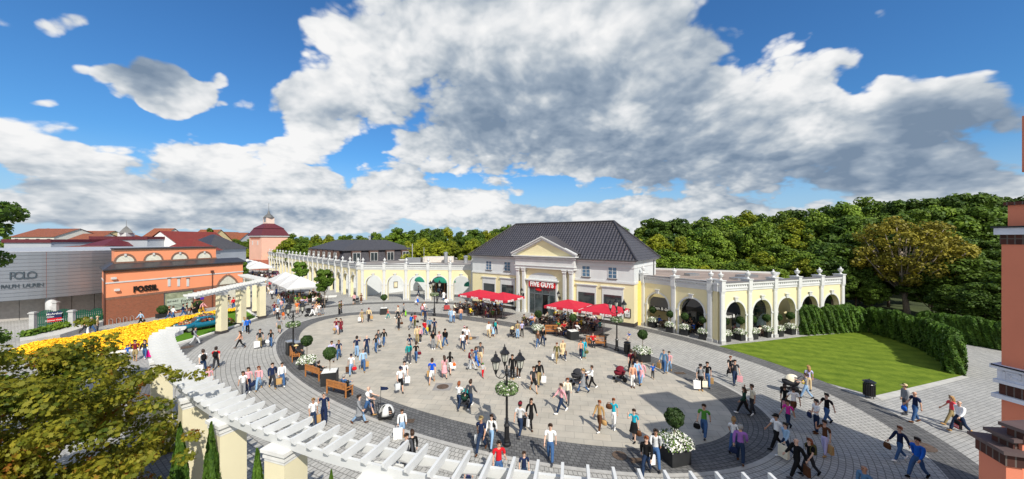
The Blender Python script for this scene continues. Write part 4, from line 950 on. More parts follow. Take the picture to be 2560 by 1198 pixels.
m=MB(); m.box(-.10,9,-6.1,.10,atz(957,8.86),atz(949,8.86)); m.box(-.05,9,-6.05,.05,atz(949,8.86),atz(921,8.86)); m.box(-.14,9,-6.1,.14,atz(921,8.86),atz(912,8.86)); m.box(-.12,9,-6.1,.12,atz(995,8.86),atz(985,8.86)); m.build('fret_cornice',MATS['shade_tinted_cornice'],rt)
# greek key relief on the visible face (x=-.05 plane)
m=MB(); zt=atz(925,8.86); zb_=atz(945,8.86); hk=zt-zb_
for k in range(16):
    y=-.05-k*.34
    for (a0,a1,b0,b1) in ((0,.28,.9,1),(0,.035,0,1),(.245,.28,.25,1),(.09,.28,.25,.35),(.09,.12,.35,.7),(.09,.2,.62,.72)):
        m.box(-.07,-.045,y-a1,y-a0,zb_+b0*hk,zb_+b1*hk)
m.build('fret_relief',MATS['shade_tinted_cornice'],rt)
m=MB(); m.tube([(-.16,.1,atz(912,8.86)),(-.2,-1,atz(915,8.86)),(-.16,-3,atz(911,8.86)),(-.18,-5,atz(914,8.86))],.02,5); m.build('cable',BLACK,rt)
# taller block behind the frame edge that shades the plaza
hb_=thing('corner_building_wing','tall salmon rendered wing with dark coping at the right edge of the picture','building',(13.6,8.4,0),R(12.7))
MB().box(1.15,9,-8,1.2,0,12.1).build('wall',SALMON,hb_); MB().box(1.1,9.1,-8,1.25,12.1,12.4).build('coping',DARKBRICK,hb_)
m=MB(); m.box(1.3,3.6,-8,1.4,12.3,13.9); m.build('gable_block',SALMON,hb_)
MB().tube([(-.40,0,11.2),(-.40,0,13.0)],.02,6).lathe([(.08,13.0),(.11,13.1),(.04,13.2)],(-.42,0,0),8).build('corner_finial',BLACK,hb_)
# piers
def pier(pa,pb,z,wd,lab,h=.28):
    a=G(*pa,z); b=G(*pb,z); d=(b-a).normalized(); L_=(b-a).length; rz_=math.atan2(d.y,d.x)
    t=thing('parapet_pier',lab,'pier',(a.x,a.y,0),rz_)
    MB().box(.04,L_-.04,.04,wd-.04,0,z-h).build('wall',SALMON,t); MB().box(0.01,L_-.01,.01,wd-.01,z-h,z-.06).build('brick_band',DARKBRICK,t); MB().box(-.06,L_+.06,-.06,wd+.06,z-.06,z).build('coping',mat('brown_coping',(.10,.07,.07),.6),t)
pier((2435,1082),(2513,1126),6.7,.28,'nearest salmon parapet pier with brown coping at the bottom right')
pier((2476,1071),(2533,1095),6.9,.45,'second salmon parapet pier behind the nearest one')
pier((2514,1057),(2560,1073),7.1,.5,'third salmon parapet pier against the corner building')
# ------------------------------------------------------------------ pergolas
def pergcol(par,x,y,rz,z=4.45,s=.74):
    c=MB().box(-s/2,s/2,-s/2,s/2,.3,z-.35).build('column',CREAM,par); c.location=(x,y,0); c.rotation_euler=(0,0,rz)
    MB().box(-s/2-.06,s/2+.06,-s/2-.06,s/2+.06,0,.3).build('plinth',DARKPLINTH,c)
    k=MB(); k.box(-s/2-.03,s/2+.03,-s/2-.03,s/2+.03,z-.26,z-.18); k.box(-s/2+.01,s/2-.01,-s/2+.01,s/2-.01,z-.18,z-.10); k.box(-s/2-.07,s/2+.07,-s/2-.07,s/2+.07,z-.10,z); k.box(-s/2,s/2,-s/2,s/2,z-.36,z-.26)
    k.build('capital',mat('pale_cap',(.66,.66,.64),.7,var=.1),c); return c
def resample(P,step):
    P=[Vector(p) for p in P]; out=[];acc=0;i=0;cur=P[0]; out.append((P[0],(P[1]-P[0]).normalized()))
    d=step
    while i<len(P)-1:
        seg=(P[i+1]-cur).length
        if seg<d: d-=seg; i+=1; cur=P[i]
        else: cur=cur+(P[i+1]-cur).normalized()*d; d=step; out.append((cur.copy(),(P[i+1]-P[i]).normalized()))
    return out
def smoothpath(P,n=3):
    P=[Vector((p[0],p[1],0)) for p in P]
    for _ in range(n):
        Q=[P[0]]
        for a,b in zip(P[:-1],P[1:]): Q+=[a*.75+b*.25,a*.25+b*.75]
        P=Q+[P[-1]]
    return P
def pergola(label,path,cols,ztop=5.0,step=.60,rl=1.05,zc=4.55):
    t=thing('pergola',label,'pergola',(path[0][0],path[0][1],0)); o0=Vector((path[0][0],path[0][1],0)); P=smoothpath(path)
    for side,nm in ((-.32,'beam'),(.32,'beam')):
        q=[]; 
        for i,p in enumerate(P):
            d=(P[min(i+1,len(P)-1)]-P[max(i-1,0)]).normalized(); q.append(p-o0+Vector((-d.y,d.x,0))*side)
        m=MB(); vs=[];fs=[]
        for i,p in enumerate(q):
            d=(q[min(i+1,len(q)-1)]-q[max(i-1,0)]).normalized(); nn=Vector((-d.y,d.x,0))*.045
            vs+=[p+nn+Vector((0,0,zc)),p-nn+Vector((0,0,zc)),p-nn+Vector((0,0,ztop-.2)),p+nn+Vector((0,0,ztop-.2))]
        for i in range(len(q)-1):
            for k in range(4): fs.append((i*4+k,i*4+(k+1)%4,(i+1)*4+(k+1)%4,(i+1)*4+k))
        fs+=[(0,3,2,1),tuple(4*(len(q)-1)+k for k in range(4))]; m.add(vs,fs).build(nm,WHITE,t)
    # thin pale slats and cables between the beams
    m=MB()
    for sd in (-.12,.08):
        q=[p-o0+Vector((-(P[min(i+1,len(P)-1)]-P[max(i-1,0)]).normalized().y,(P[min(i+1,len(P)-1)]-P[max(i-1,0)]).normalized().x,0))*(sd+.04*math.sin(i*1.7))+Vector((0,0,ztop-.3)) for i,p in enumerate(P)]
        m.tube(q,.018,4)
    m.build('cable',mat('grey_cable',(.3,.3,.3),.6),t)
    rm=getmesh(('raft',rl),lambda:mk(MB().add([(-.035,-rl/2,-.10),(-.035,-rl/2+.10,-.22),(-.035,rl/2-.10,-.22),(-.035,rl/2,-.10),(-.035,rl/2,0),(-.035,-rl/2,0),(.035,-rl/2,-.10),(.035,-rl/2+.10,-.22),(.035,rl/2-.10,-.22),(.035,rl/2,-.10),(.035,rl/2,0),(.035,-rl/2,0)],[(0,5,4,3,2,1),(6,7,8,9,10,11),(5,11,10,4),(0,1,7,6),(1,2,8,7),(2,3,9,8),(3,4,10,9),(0,6,11,5)]),WHITE))
    for p,d in resample(P,step):
        placepart('rafter',rm,t,(p.x-o0.x,p.y-o0.y,ztop+.001),math.atan2(d.y,d.x))
    for x,y,rz in cols: pergcol(t,x-o0.x,y-o0.y,rz,zc)
    return t
def colat(px,py,z=4.55):
    g=G(px,py,z); return g.x,g.y
PA=[(-20.6,21.6),(-20.3,20.4),(-18.2,18.3),(-15.7,16.1),(-13.2,14.2),(-10.4,12.3),(-8.9,11.45),(-6.9,10.5),(-5.4,9.8),(-3.8,9.2),(-1.6,8.55),(.7,8.05),(3.1,7.7),(6,7.6)]
cols=[(*colat(716,1108),R(-18)),(*colat(570,1044),R(-28)),(*colat(484,986),R(-38)),(*colat(404,897),R(-42)),(*colat(948,1184),R(-10)),(-19.9,20.0,R(-42)),(3.4,7.5,R(0))]
pergola('long curved white pergola on cream columns across the bottom foreground',PA,cols)
PB=[(-31.2,34.2),(-31.9,38.6),(-32.8,42.6),(-33.0,46.0),(-34.0,48.0),(-36.2,49.6),(-39.6,52.4),(-41,53.6)]
pergola('smaller white pergola on cream columns beside the display lawn',PB,[(-32.0,38.8,R(80)),(-32.8,42.6,R(85)),(-32.9,46.2,R(60)),(-36.0,49.4,R(35)),(-39.3,52.2,R(40))],step=.62,rl=1.3)
# ------------------------------------------------------------------ vegetation
LG=leafmat('leaf_green',(.036,.088,.010),(.21,.30,.030),.22)
LD=leafmat('leaf_dark_green',(.026,.062,.009),(.13,.21,.025),.22)
LY=leafmat('leaf_yellow_green',(.09,.14,.010),(.36,.38,.025),.22)
LB=leafmat('leaf_olive',(.14,.13,.015),(.42,.36,.04),.5)
LM=leafmat('leaf_maple',(.085,.135,.014),(.42,.38,.035),.8,.425,(.42,.15,.03))
LS=leafmat('leaf_street',(.05,.11,.010),(.16,.27,.03),.8)
LT=leafmat('leaf_thuja',(.030,.080,.010),(.10,.19,.020),1.2,.15)
LX=leafmat('leaf_box',(.015,.040,.010),(.06,.11,.025),3,.15)
FT=[treemeshes(11,15,4.6,2.0,133,17250,0.31,LG,BARK,blob=.21),treemeshes(12,15,4.4,2.5,117,16099,0.31,LD,BARK,blob=.21),treemeshes(13,15,5.2,1.5,152,18400,0.33,LG,BARK,blob=.21),
    treemeshes(14,15,4.3,2.2,114,14949,0.30,LY,BARK,blob=.21),treemeshes(15,15,5.0,2.5,133,17250,0.32,LD,BARK,blob=.21),treemeshes(16,15,3.4,1.5,95,12649,0.29,LY,BARK,blob=.21,rz=7.4)]
KIND=['mid green','dark green','broad green','yellow green','dense dark green','slim yellow green']
rg=random.Random(4)
def forest(px,Y,pytop,k,grp,name='forest_tree'):
    X=(px-CX)*Y/F; z=H-(pytop-CY)*Y/F; s=z/15.6
    w_=s*rg.uniform(.9,1.2)*(1.0 if s<1.2 else .85)
    if s<.75: w_=s*1.35
    t=maketree(name,KIND[k]+' deciduous tree in the wood '+grp[1],'tree',(X,Y,-.1),FT[k],grp[0]+', '+KIND[k],rg.uniform(0,6.28),(w_,w_,s)); return t
GR=('wood behind the hall and hedge','behind the hall and hedge'); GL=('far wood along the horizon','along the horizon left of the hall')
# right hand wood: silhouette line
def sil(px):
    P=[(1540,548),(1600,537),(1680,530),(1760,523),(1850,514),(1950,502),(2050,492),(2110,487),(2160,470),(2230,482),(2290,474),(2350,456),(2420,460),(2480,468),(2540,472),(2620,465)]
    for a,b in zip(P[:-1],P[1:]):
        if a[0]<=px<=b[0]: return a[1]+(b[1]-a[1])*(px-a[0])/(b[0]-a[0])
    return P[0][1] if px<1540 else P[-1][1]
for px in range(1555,2700,44):                         # back row
    forest(px+rg.uniform(-12,12),rg.uniform(82,92),sil(min(px,2600))+rg.uniform(-4,14),rg.choice([0,1,2,4,3,1,4]),GR)
for px in range(1580,2700,52):                         # middle row
    Y=rg.uniform(66,73); forest(px+rg.uniform(-14,14),Y,sil(min(px,2600))+rg.uniform(22,48),rg.choice([0,2,3,0,2,5]) if px<2050 else rg.choice([0,1,2,4,4]),GR)
for px in range(1650,2700,62):                         # front row
    Y=56+rg.uniform(-3,3) if px>2000 else 60+rg.uniform(-2,3); forest(px+rg.uniform(-14,14),Y,sil(min(px,2600))+rg.uniform(70,120),rg.choice([0,2,3,0]) if px<2050 else rg.choice([1,4,4,1]),GR)
for px,Y,py in ((1690,57,660),(1760,55,655),(1850,54,640),(1930,53,650),(2010,54,640),(2080,52,640),(2140,52,650),(2330,47,640),(2420,44,620),(2500,42,640),(2180,50,690),(2390,42,700),(2460,39,690),(2560,38,640)):
    forest(px,Y,py,rg.choice([0,2,3]) if px<2020 else rg.choice([1,4]),GR,'understorey_tree')
# behind the hall and to the left, along the horizon
for px in range(700,1560,30):
    Y=rg.uniform(135,175); forest(px+rg.uniform(-8,8),Y,rg.uniform(572,583)-(12 if px>980 else 0),rg.choice([0,1,2,0,4,3]),GL)
for px in range(720,1210,38):
    Y=rg.uniform(98,116); forest(px+rg.uniform(-10,10),Y,rg.uniform(590,603) if px<1010 else rg.uniform(588,600),rg.choice([0,2,3,3,5,1]) if px<1010 else rg.choice([3,5,3,0]),GL)
for px,py in ((1045,604),(1090,598),(1140,603),(1180,590),(1020,610)): forest(px,86,py,3 if px!=1140 else 5,GL)
forest(1266,100,549,0,GL); forest(1240,95,575,3,GL)
for px in range(560,715,22): forest(px,rg.uniform(150,185),rg.uniform(590,600),rg.choice([0,1,2]),GL)
for px in range(570,640,26): forest(px,125,rg.uniform(612,622),rg.choice([0,2,3]),GL)
for px in range(-20,620,40): forest(px,rg.uniform(230,260),rg.uniform(580,586),rg.choice([0,1,4]),GL)
pm_=treemeshes(31,15,2.0,1.0,46,7000,.30,LG,BARK,rz=7.2)
maketree('poplar','slim pointed green tree rising between the crimson roofs and white house','tree',((523-CX)*105/F,105,0),pm_,None,0,(.85,.85,.98))
# big maple with visible branches on the right
bt=treemeshes(41,13.8,7.0,3.4,150,15000,.24,LB,PALEBARK,tr=.30,rz=5.4,limbs=90,blob=.13,lean=.6)
maketree('maple_tree','sparse yellowing maple with bare branches showing behind the hedge','tree',(55.0,49.0,0),bt,None,2.0,1.0)
# street trees by the white parasols
st=treemeshes(51,6.4,1.35,2.2,42,5200,.26,LS,PALEBARK,tr=.06,rz=2.3)
for px,py,pt,lab in ((812,770,668,'small bright green street tree right of the white parasols'),(752,735,650,'small bright green street tree beyond the white parasols')):
    g=G(px,py); Y=g.y; z=H-(pt-CY)*Y/F; maketree('street_tree',lab,'tree',g,st,'street trees by the white parasols',1,z/6.4)
g=G(600,742); maketree('street_tree','leafy street tree at the right end of the orange shop','tree',g,st,None,2,1.05)
# pale tree bed for the street tree
o=MB().box(-1.3,1.3,-.9,.9,0,.10).build('tree_bed',KERB); o.location=G(822,742,.0); o.rotation_euler=(0,0,.4); tag(o,'white stone slab under the street tree by the parasols','tree bed')
# foreground maple
rgn=np.random.default_rng(77)
cs=[];rs=[]
def canopy(c,r,n,br):
    for _ in range(n):
        d=rgn.normal(0,1,3); d/=np.linalg.norm(d); q=rgn.uniform(.2,1)**.45
        cs.append(np.array(c)+d*np.array(r)*q); rs.append(br*rgn.uniform(.6,1.3))
canopy((-15.6,10.6,3.3),(4.6,3.6,3.5),150,.62)
canopy((-13.0,9.8,2.2),(3.4,2.6,2.4),60,.6)
canopy((-16.0,12.5,5.2),(2.6,2.2,1.7),30,.5)
for a,b in (((-12.0,10.0,4.6),(-10.2,11.3,6.1)),((-13.0,11.2,5.2),(-11.6,12.0,6.3)),((-12.5,9.0,3.0),(-9.4,9.6,3.4)),((-15.5,12,6.2),(-14.6,12.6,7.2)),((-11.5,9.4,3.6),(-9.3,10.4,4.6))):
    for k in range(6): 
        f=k/5; cs.append(np.array(a)*(1-f)+np.array(b)*f+rgn.normal(0,.15,3)); rs.append(.42-.16*f)
P,N=blobpoints(cs,rs,60000,rgn,flat=.55,inner=.6)
fm=thing('maple_tree','large foreground maple with green and rusty autumn leaves at the lower left','tree',(-15.2,10.0,0))
P2_=P-np.array([-15.2,10.0,0]); meshobj('crown',leafmesh('crown',P2_,N,.125,LM,'maple',rgn),fm)
b=MB(); b.tube([(0,0,-.1),(.1,.1,1.5),(.3,.3,3),(.2,.8,4.6)],[.28,.22,.16,.07],10)
for i in rgn.permutation(240)[:60]:
    c=cs[i]-np.array([-15.2,10.0,0]); s=np.array([.2,.2,rgn.uniform(1.3,3.6)]); mid=(s+c)/2+np.array([0,0,-.15]); b.tube([s,mid,c],[.05,.03,.012],5)
b.build('trunk',BARK,fm,smooth=True)
# dark tree at the very left
cs=[];rs=[]
canopy((-24.0,14.6,11.2),(2.0,2.0,2.3),46,.5); canopy((-24.6,15.0,5.0),(1.8,2,2.2),26,.5)
for k in range(6): cs.append(np.array((-22.9+.25*k,14.6,10.3+.08*k))); rs.append(.4-.04*k)
for k in range(5): cs.append(np.array((-23.4+.25*k,14.8,9.9))); rs.append(.35-.04*k)
P,N=blobpoints(cs,rs,9000,rgn,flat=.6,inner=.6)
fm=thing('oak_tree','dark green tree reaching in at the left edge of the picture','tree',(-24.2,15,0)); meshobj('crown',leafmesh('crown',P-np.array([-24.2,15,0]),N,.20,LD,'maple',rgn),fm)
b=MB(); b.tube([(0,0,0),(.1,0,4),(.2,0,9.5)],[.3,.24,.08],8)
for i in range(0,len(cs),2): c=cs[i]-np.array([-24.2,15,0]); b.tube([(.1,0,max(2.5,c[2]-1.8)),tuple(c)],[.06,.015],5)
b.build('trunk',BARK,fm)
# thuja hedges: each conifer its own plant
def thuja(seed,h,r,n,leaf=.12,k=7,e=.45,sh=.10):
    rng_=np.random.default_rng(seed); t=rng_.random(n)**.85; a=rng_.uniform(0,2*math.pi,n)
    rad=r*np.minimum(1,(1-t)*k)**e*(.78+.22*np.sin(a*5+t*9))*(.85+.18*rng_.random(n))*(1-sh*t)
    P=np.stack([rad*np.cos(a),rad*np.sin(a),t*h],1); N=np.stack([np.cos(a),np.sin(a),np.full(n,.5)],1)
    me=leafmesh('foliage',P,N,leaf,LT,'quad',rng_); return me
TH=[thuja(61+k,2.9,.62,4200) for k in range(4)]; TS=thuja(71,2.9,.62,5200,.10,2.6,.7,.3); ths=mk(MB().tube([(0,0,0),(0,0,1.8)],[.06,.03],6),BARK)
def conifer(x,y,lab,grp,s=1.0,k=None,nm='hedge_conifer'):
    t=thing(nm,lab,'conifer',(x,y,0),rg.uniform(0,6.28),grp); meshobj('foliage',TH[rg.randrange(4)] if k is None else k,t); meshobj('trunk',ths,t); t.scale=(s*rg.uniform(.95,1.1),)*2+(s*rg.uniform(.95,1.05),); return t
def hedge(a,b,n,lab,grp,s=1.0,bow=0):
    a=Vector(a);b=Vector(b); d=(b-a); nn=Vector((-d.y,d.x)).normalized()
    for k in range(n):
        f=k/(n-1); p=a+d*f+nn*(bow*4*f*(1-f)); conifer(p.x+rg.uniform(-.08,.08),p.y+rg.uniform(-.08,.08),lab,grp,s)
g1=G(2022,840);g2=G(2158,832)
hedge(g1.xy+Vector((0,.7)),g2.xy+Vector((0,.5)),9,'clipped thuja in the hedge row joining the right arcade','thujas of the hedge beside the arcade',1.0)
hedge(g1.xy+Vector((.3,1.8)),g2.xy+Vector((0,1.6)),8,'clipped thuja in the hedge row joining the right arcade','thujas of the hedge beside the arcade',1.0)
g1=G(2180,832);g2=G(2385,932)
hedge(g1.xy,g2.xy,17,'clipped thuja in the curved hedge right of the lawn','thujas of the hedge right of the lawn',1.02,bow=1.6)
g1=G(2330,845);g2=G(2600,893)
hedge(g1.xy+Vector((0,.8)),g2.xy+Vector((0,.8)),18,'thuja in the far hedge behind the paved side path','thujas of the far hedge beyond the path',.92)
for px,py,s,lab in ((640,1160,None,'bright green narrow conifer standing between two pergola columns'),):
    pass
def conpx(px,pytop,Y,lab,wid=1):
    X=(px-CX)*Y/F; z=H-(pytop-CY)*Y/F; t=conifer(X,Y,lab,'slim conifers under the pergola',z/2.9,k=TS,nm='slim_conifer'); t.scale=(.50*wid,.50*wid,z/2.9)
conpx(643,1126,9.9,'slim bright green conifer between the two nearest left pergola columns')
conpx(528,1060,10.9,'slim conifer beside the tall middle pergola column')
conpx(828,1180,9.2,'tip of a slim conifer poking up below the pergola beam',.8)
conpx(450,1060,11.6,'slim conifer partly behind the foreground maple')
# flower bed
FYM,nt,b=newmat('yellow_blossom'); b.inputs['Roughness'].default_value=.7; geo=nt.nodes.new('ShaderNodeNewGeometry'); cr_=nt.nodes.new('ShaderNodeValToRGB'); link(nt,geo.outputs['Random Per Island'],cr_.inputs[0]); link(nt,cr_.outputs[0],b.inputs['Base Color'])
cr_.color_ramp.elements[0].color=(.75,.36,.005,1); cr_.color_ramp.elements[1].color=(.95,.66,.012,1)
def blossommat(name,cols):
    m,nt,b=newmat(name); b.inputs['Roughness'].default_value=.7; geo=nt.nodes.new('ShaderNodeNewGeometry'); r=nt.nodes.new('ShaderNodeValToRGB'); r.color_ramp.interpolation='CONSTANT'
    link(nt,geo.outputs['Random Per Island'],r.inputs[0]); link(nt,r.outputs[0],b.inputs['Base Color'])
    r.color_ramp.elements[0].color=(*cols[0],1); r.color_ramp.elements[1].position=1/len(cols); r.color_ramp.elements[1].color=(*cols[1],1)
    for i,c in enumerate(cols[2:],2): r.color_ramp.elements.new(i/len(cols)).color=(*c,1)
    MATS[name]=m; return m
def inpoly(x,y,P):
    c=False;n=len(P)
    for i in range(n):
        a=P[i];b_=P[(i+1)%n]
        if (a[1]>y)!=(b_[1]>y) and x<(b_[0]-a[0])*(y-a[1])/(b_[1]-a[1])+a[0]: c=not c
    return c
bed=[tuple(G(*p).xy) for p in ((90,862),(200,846),(292,827),(365,812),(408,806),(476,793),(542,782.5),(552,781),(545,787),(470,803),(434,817),(424,824),(400,868),(380,870),(300,880),(228,887),(150,893),(60,895),(20,885))]
def flowerbed(name,poly,n,lab,seed,m=FYM,z=.32):
    r_=np.random.default_rng(seed); xs=[p[0] for p in poly];ys_=[p[1] for p in poly]; P=[]
    while len(P)<n:
        x=r_.uniform(min(xs),max(xs)); y=r_.uniform(min(ys_),max(ys_))
        if inpoly(x,y,poly): P.append((x,y,z+.10*noise.noise((x*1.4,y*1.4,0))+r_.uniform(-.05,.04)))
    P=np.array(P); N=np.tile([0,-.25,1.0],(n,1)); o=meshobj(name,leafmesh(name,P,N,.17,m,'flower',r_)); tag(o,lab,'flower bed',kind='stuff')
    Pg=P[:n//2].copy(); Pg[:,2]-=.14; Pg[:,:2]+=r_.normal(0,.1,(len(Pg),2)); o=meshobj('flower_leaves',leafmesh('flower_leaves',Pg,np.tile([0,0,1.0],(len(Pg),1)),.22,LG,'quad',r_)); tag(o,'green leaves beneath the '+lab.split(' ',1)[1] if 0 else 'green leaves under the blossoms of '+('the long yellow bed' if n>4000 else 'the small yellow strip'),'foliage',kind='stuff')
flowerbed('yellow_flowers',bed,17000,'long bed of bright yellow flowers in front of the orange shop',3)
flowerbed('yellow_flowers',[tuple(G(*p).xy) for p in ((556,786),(566,781),(592,773),(596,779),(575,784))],700,'small strip of yellow flowers behind the smaller pergola',4)
sheet('flower_bed_soil',[(*p,0) for p in bed],.03,SOIL)
# ------------------------------------------------------------------ fence, banner, raised planter beside the round shop
def fence(a,b,lab):
    fr=Fr(a,b); t=thing('picket_fence',lab,'fence',(fr.o.x,fr.o.y,0),fr.rz); GF=mat('dark_green_paint',(.006,.075,.045),.5,var=.15)
    m=MB(); n=int(fr.L/.16)
    for k in range(n):
        h_=1.85+.25*abs(math.sin(math.pi*(k/n)*2)) ; m.box(k*.16,k*.16+.12,0,.03,.1,h_)
    m.build('picket_row',GF,t); MB().box(0,fr.L,.03,.08,.4,.5).box(0,fr.L,.03,.08,1.5,1.6).build('rail',GF,t); return t
fence(G(184,822).xy,G(258,812).xy,'dark green picket fence between the pale pillar and the orange shop')
fence(G(92,822).xy,G(180,815).xy,'dark green picket fence behind the dark blue banner')
for px,py,lab in ((83,834,'pale stone gate pillar at the left end of the green fence'),(180,828,'pale stone gate pillar between the two green fences'),(139,800,'pale stone gate pillar rising behind the green fence')):
    t=thing('gate_pillar',lab,'pillar',G(px,py),.3); MB().box(-.2,.2,-.2,.2,0,2.2).build('shaft',GREYSTONE,t); MB().box(-.28,.28,-.28,.28,2.2,2.3).box(-.22,.22,-.22,.22,2.3,2.38).build('capital',GREYSTONE,t)
fr=Fr(G(116,822).xy,G(152,817).xy); t=thing('banner','dark blue and red banner with white lettering hung on the green fence','banner',fr.w(0,-.3,.75),fr.rz)
MB().box(0,fr.L,-.03,0,.42,1.15).build('blue_panel',mat('navy_banner',(.02,.03,.10),.5),t); MB().box(0,fr.L,-.031,.0,0,.42).build('red_panel',REDSIGN,t)
textobj('lettering','McArthur',.30,LETTERW,t,(fr.L/2,-.05,.82),ext=.004,bold=.004); textobj('lettering','Glen',.28,LETTERW,t,(fr.L/2-.3,-.05,.52),ext=.004,bold=.004); textobj('lettering','Designer Outlet',.20,LETTERW,t,(fr.L/2,-.05,.12),ext=.004,bold=.004)
t=thing('raised_planter','pale concrete raised planter with wild grass left of the orange shop','planter',(0,0,0))
MB().prism([tuple(G(*p).xy) for p in ((50,868),(150,850),(258,815),(250,808),(150,838),(50,852))],0,.55).build('wall',mat('pale_concrete',(.50,.49,.46),.85),t)
r_=np.random.default_rng(9); n=2600; f=r_.random(n); A_=np.array(G(60,856)); B_=np.array(G(252,808)); P=A_+(B_-A_)*f[:,None]+r_.normal(0,.22,(n,3)); P[:,2]=.55+r_.random(n)*.6*(.5+.5*np.sin(f*25)**2); N=np.tile([0,-1.0,.2],(n,1))
o=meshobj('wild_grass',leafmesh('wild_grass',P,N,.20,LG,'quad',r_)); tag(o,'tufts of wild grass in the raised planter by the green fence','grass',kind='stuff')
# ------------------------------------------------------------------ vintage cars
def car(label,loc,rz,paint,scale=1.0,group=None):
    t=thing('vintage_car',label,'car',loc,rz,group); t.scale=(scale,)*3
    L2=2.2
    def loft(st,n=14):
        vs=[];fs=[]
        for (x,w,zb,zt,p) in st:
            for k in range(n):
                a=2*math.pi*k/n; c=math.cos(a);s=math.sin(a)
                vs.append((x,w*math.copysign(abs(c)**p,c),(zb+zt)/2+(zt-zb)/2*math.copysign(abs(s)**p,s)))
        for i in range(len(st)-1):
            for k in range(n): fs.append((i*n+k,i*n+(k+1)%n,(i+1)*n+(k+1)%n,(i+1)*n+k))
        fs.append(tuple(reversed(range(n)))); fs.append(tuple(range((len(st)-1)*n,len(st)*n))); return MB().add(vs,[f[::-1] for f in fs])
    loft([(-2.25,.45,.42,.62,.6),(-2.15,.68,.34,.78,.55),(-1.7,.80,.28,.95,.55),(-.9,.84,.26,1.0,.5),(0,.85,.26,.98,.5),(.8,.84,.26,.98,.5),(1.6,.80,.28,.94,.55),(2.1,.66,.34,.80,.55),(2.25,.42,.42,.65,.6)]).build('body',paint,t,smooth=True)
    loft([(-1.45,.60,.85,.98,.6),(-1.1,.66,.85,1.28,.55),(-.6,.68,.85,1.48,.5),(.1,.68,.85,1.50,.5),(.55,.66,.85,1.40,.5),(.95,.62,.85,1.0,.6)]).build('cabin',paint,t,smooth=True)
    g=MB(); 
    for s in (-1,1): g.add([(-.95,s*.69,1.0),(-.28,s*.70,1.0),(-.28,s*.66,1.38),(-.72,s*.65,1.34)],[(0,1,2,3)] if s<0 else [(3,2,1,0)]).add([(-.2,s*.70,1.0),(.55,s*.69,1.0),(.38,s*.64,1.33),(-.2,s*.66,1.38)],[(0,1,2,3)] if s<0 else [(3,2,1,0)])
    g.add([(.93,-.52,1.02),(.93,.52,1.02),(.62,.48,1.36),(.62,-.48,1.36)],[(0,1,2,3)]); g.build('window',GLASS,t)
    for s in (-1,1):
        loft([(.95,.0+.16,.55,.80,.8),(1.3,.20,.40,.92,.8),(1.7,.21,.42,.93,.8),(2.15,.16,.5,.86,.9)],8).build('fender',paint,t,smooth=True).location=(0,s*.70,0)
        MB().lathe([(.02,0),(.10,.0),(.11,.05),(.02,.08)],n=10).build('headlight',LETTERW,t).matrix_local=Matrix.Translation((2.16,s*.66,.70))@Matrix.Rotation(R(90),4,'Y')
        for x in (-1.35,1.38):
            w_=MB(); w_.lathe([(.31,-.09),(.33,-.06),(.33,.06),(.31,.09)],n=18); o=w_.build('wheel',mat('tyre_rubber',(.015,.015,.015),.8),t); o.matrix_local=Matrix.Translation((x,s*.74,.33))@Matrix.Rotation(R(90),4,'X')
            MB().lathe([(.2,-.1),(.19,.1),(.06,.12)],n=14).build('hub_cap',STEEL,o)
    MB().box(2.2,2.34,-.78,.78,.40,.50).build('bumper',STEEL,t); MB().box(-2.34,-2.2,-.78,.78,.40,.50).build('bumper',STEEL,t)
    g=MB()
    for k in range(7): g.box(2.14,2.26,-.28+k*.08,-.25+k*.08,.5,.82)
    g.build('grille',STEEL,t); return t
BLUE=mat('teal_blue_paint',(.006,.13,.22),.25,var=.05,coat=.6); PURP=mat('purple_paint',(.16,.01,.06),.3,coat=.4)
cc_=(G(443,835)+G(548,816))/2; dirc=(G(443,835)-G(548,816)); rzc=math.atan2(dirc.y,dirc.x)
car('teal blue vintage car covered with flowers parked on the display lawn',(cc_.x,cc_.y+.4,.02),rzc,BLUE,1.02)
car('purple vintage car parked far down the street near the arcade',G(688,693),R(-60),PURP,1.15)
o=thing('small_kiosk','small pink and white kiosk cart beside the purple car','kiosk',G(669,695),0); MB().box(-.7,.7,-.5,.5,.3,1.3).build('body',mat('pink_white',(.6,.4,.5),.6),o); MB().box(-.8,.8,-.6,.6,1.9,2.0).build('roof',WHITE,o); m=MB(); [m.box(x-.03,x+.03,y-.03,y+.03,0,1.9) for x in (-.7,.7) for y in (-.5,.5)]; m.build('post',WHITE,o)
BL=blossommat('mixed_blossoms',[(.7,.28,.02),(.6,.05,.02),(.05,.11,.02),(.75,.70,.55),(.45,.05,.10),(.05,.1,.02)])
def carflowers(spots,lab,sd):
    r_=np.random.default_rng(sd); P=[]; 
    M=Matrix.Translation((cc_.x,cc_.y+.4,.02))@Matrix.Rotation(rzc,4,'Z')
    for (x,y,z,sx,sy,sz,n) in spots:
        for _ in range(n):
            d=r_.normal(0,1,3); d/=np.linalg.norm(d); P.append(tuple(M@Vector((x+d[0]*sx,y+d[1]*sy,z+abs(d[2])*sz))))
    P=np.array(P); o=meshobj('blossom_heap',leafmesh('blossom_heap',P,np.tile([0,0,1.0],(len(P),1)),.14,BL,'flower',r_)); tag(o,lab,'flowers',kind='stuff')
carflowers([(1.5,0,.92,.55,.62,.25,420),(2.2,-.2,.3,.3,.7,.4,160)],'heap of orange blossoms on the bonnet of the blue car',5)
carflowers([(-.3,0,1.45,.7,.5,.28,420),(-.2,-.72,.95,.55,.08,.25,150),(-.2,.72,.95,.55,.08,.25,120)],'blossoms on the roof and windows of the blue car',6)
carflowers([(-1.9,0,.9,.5,.7,.35,420),(-2.6,0,.2,.45,.8,.5,260)],'blossoms on the boot of the blue car',7)
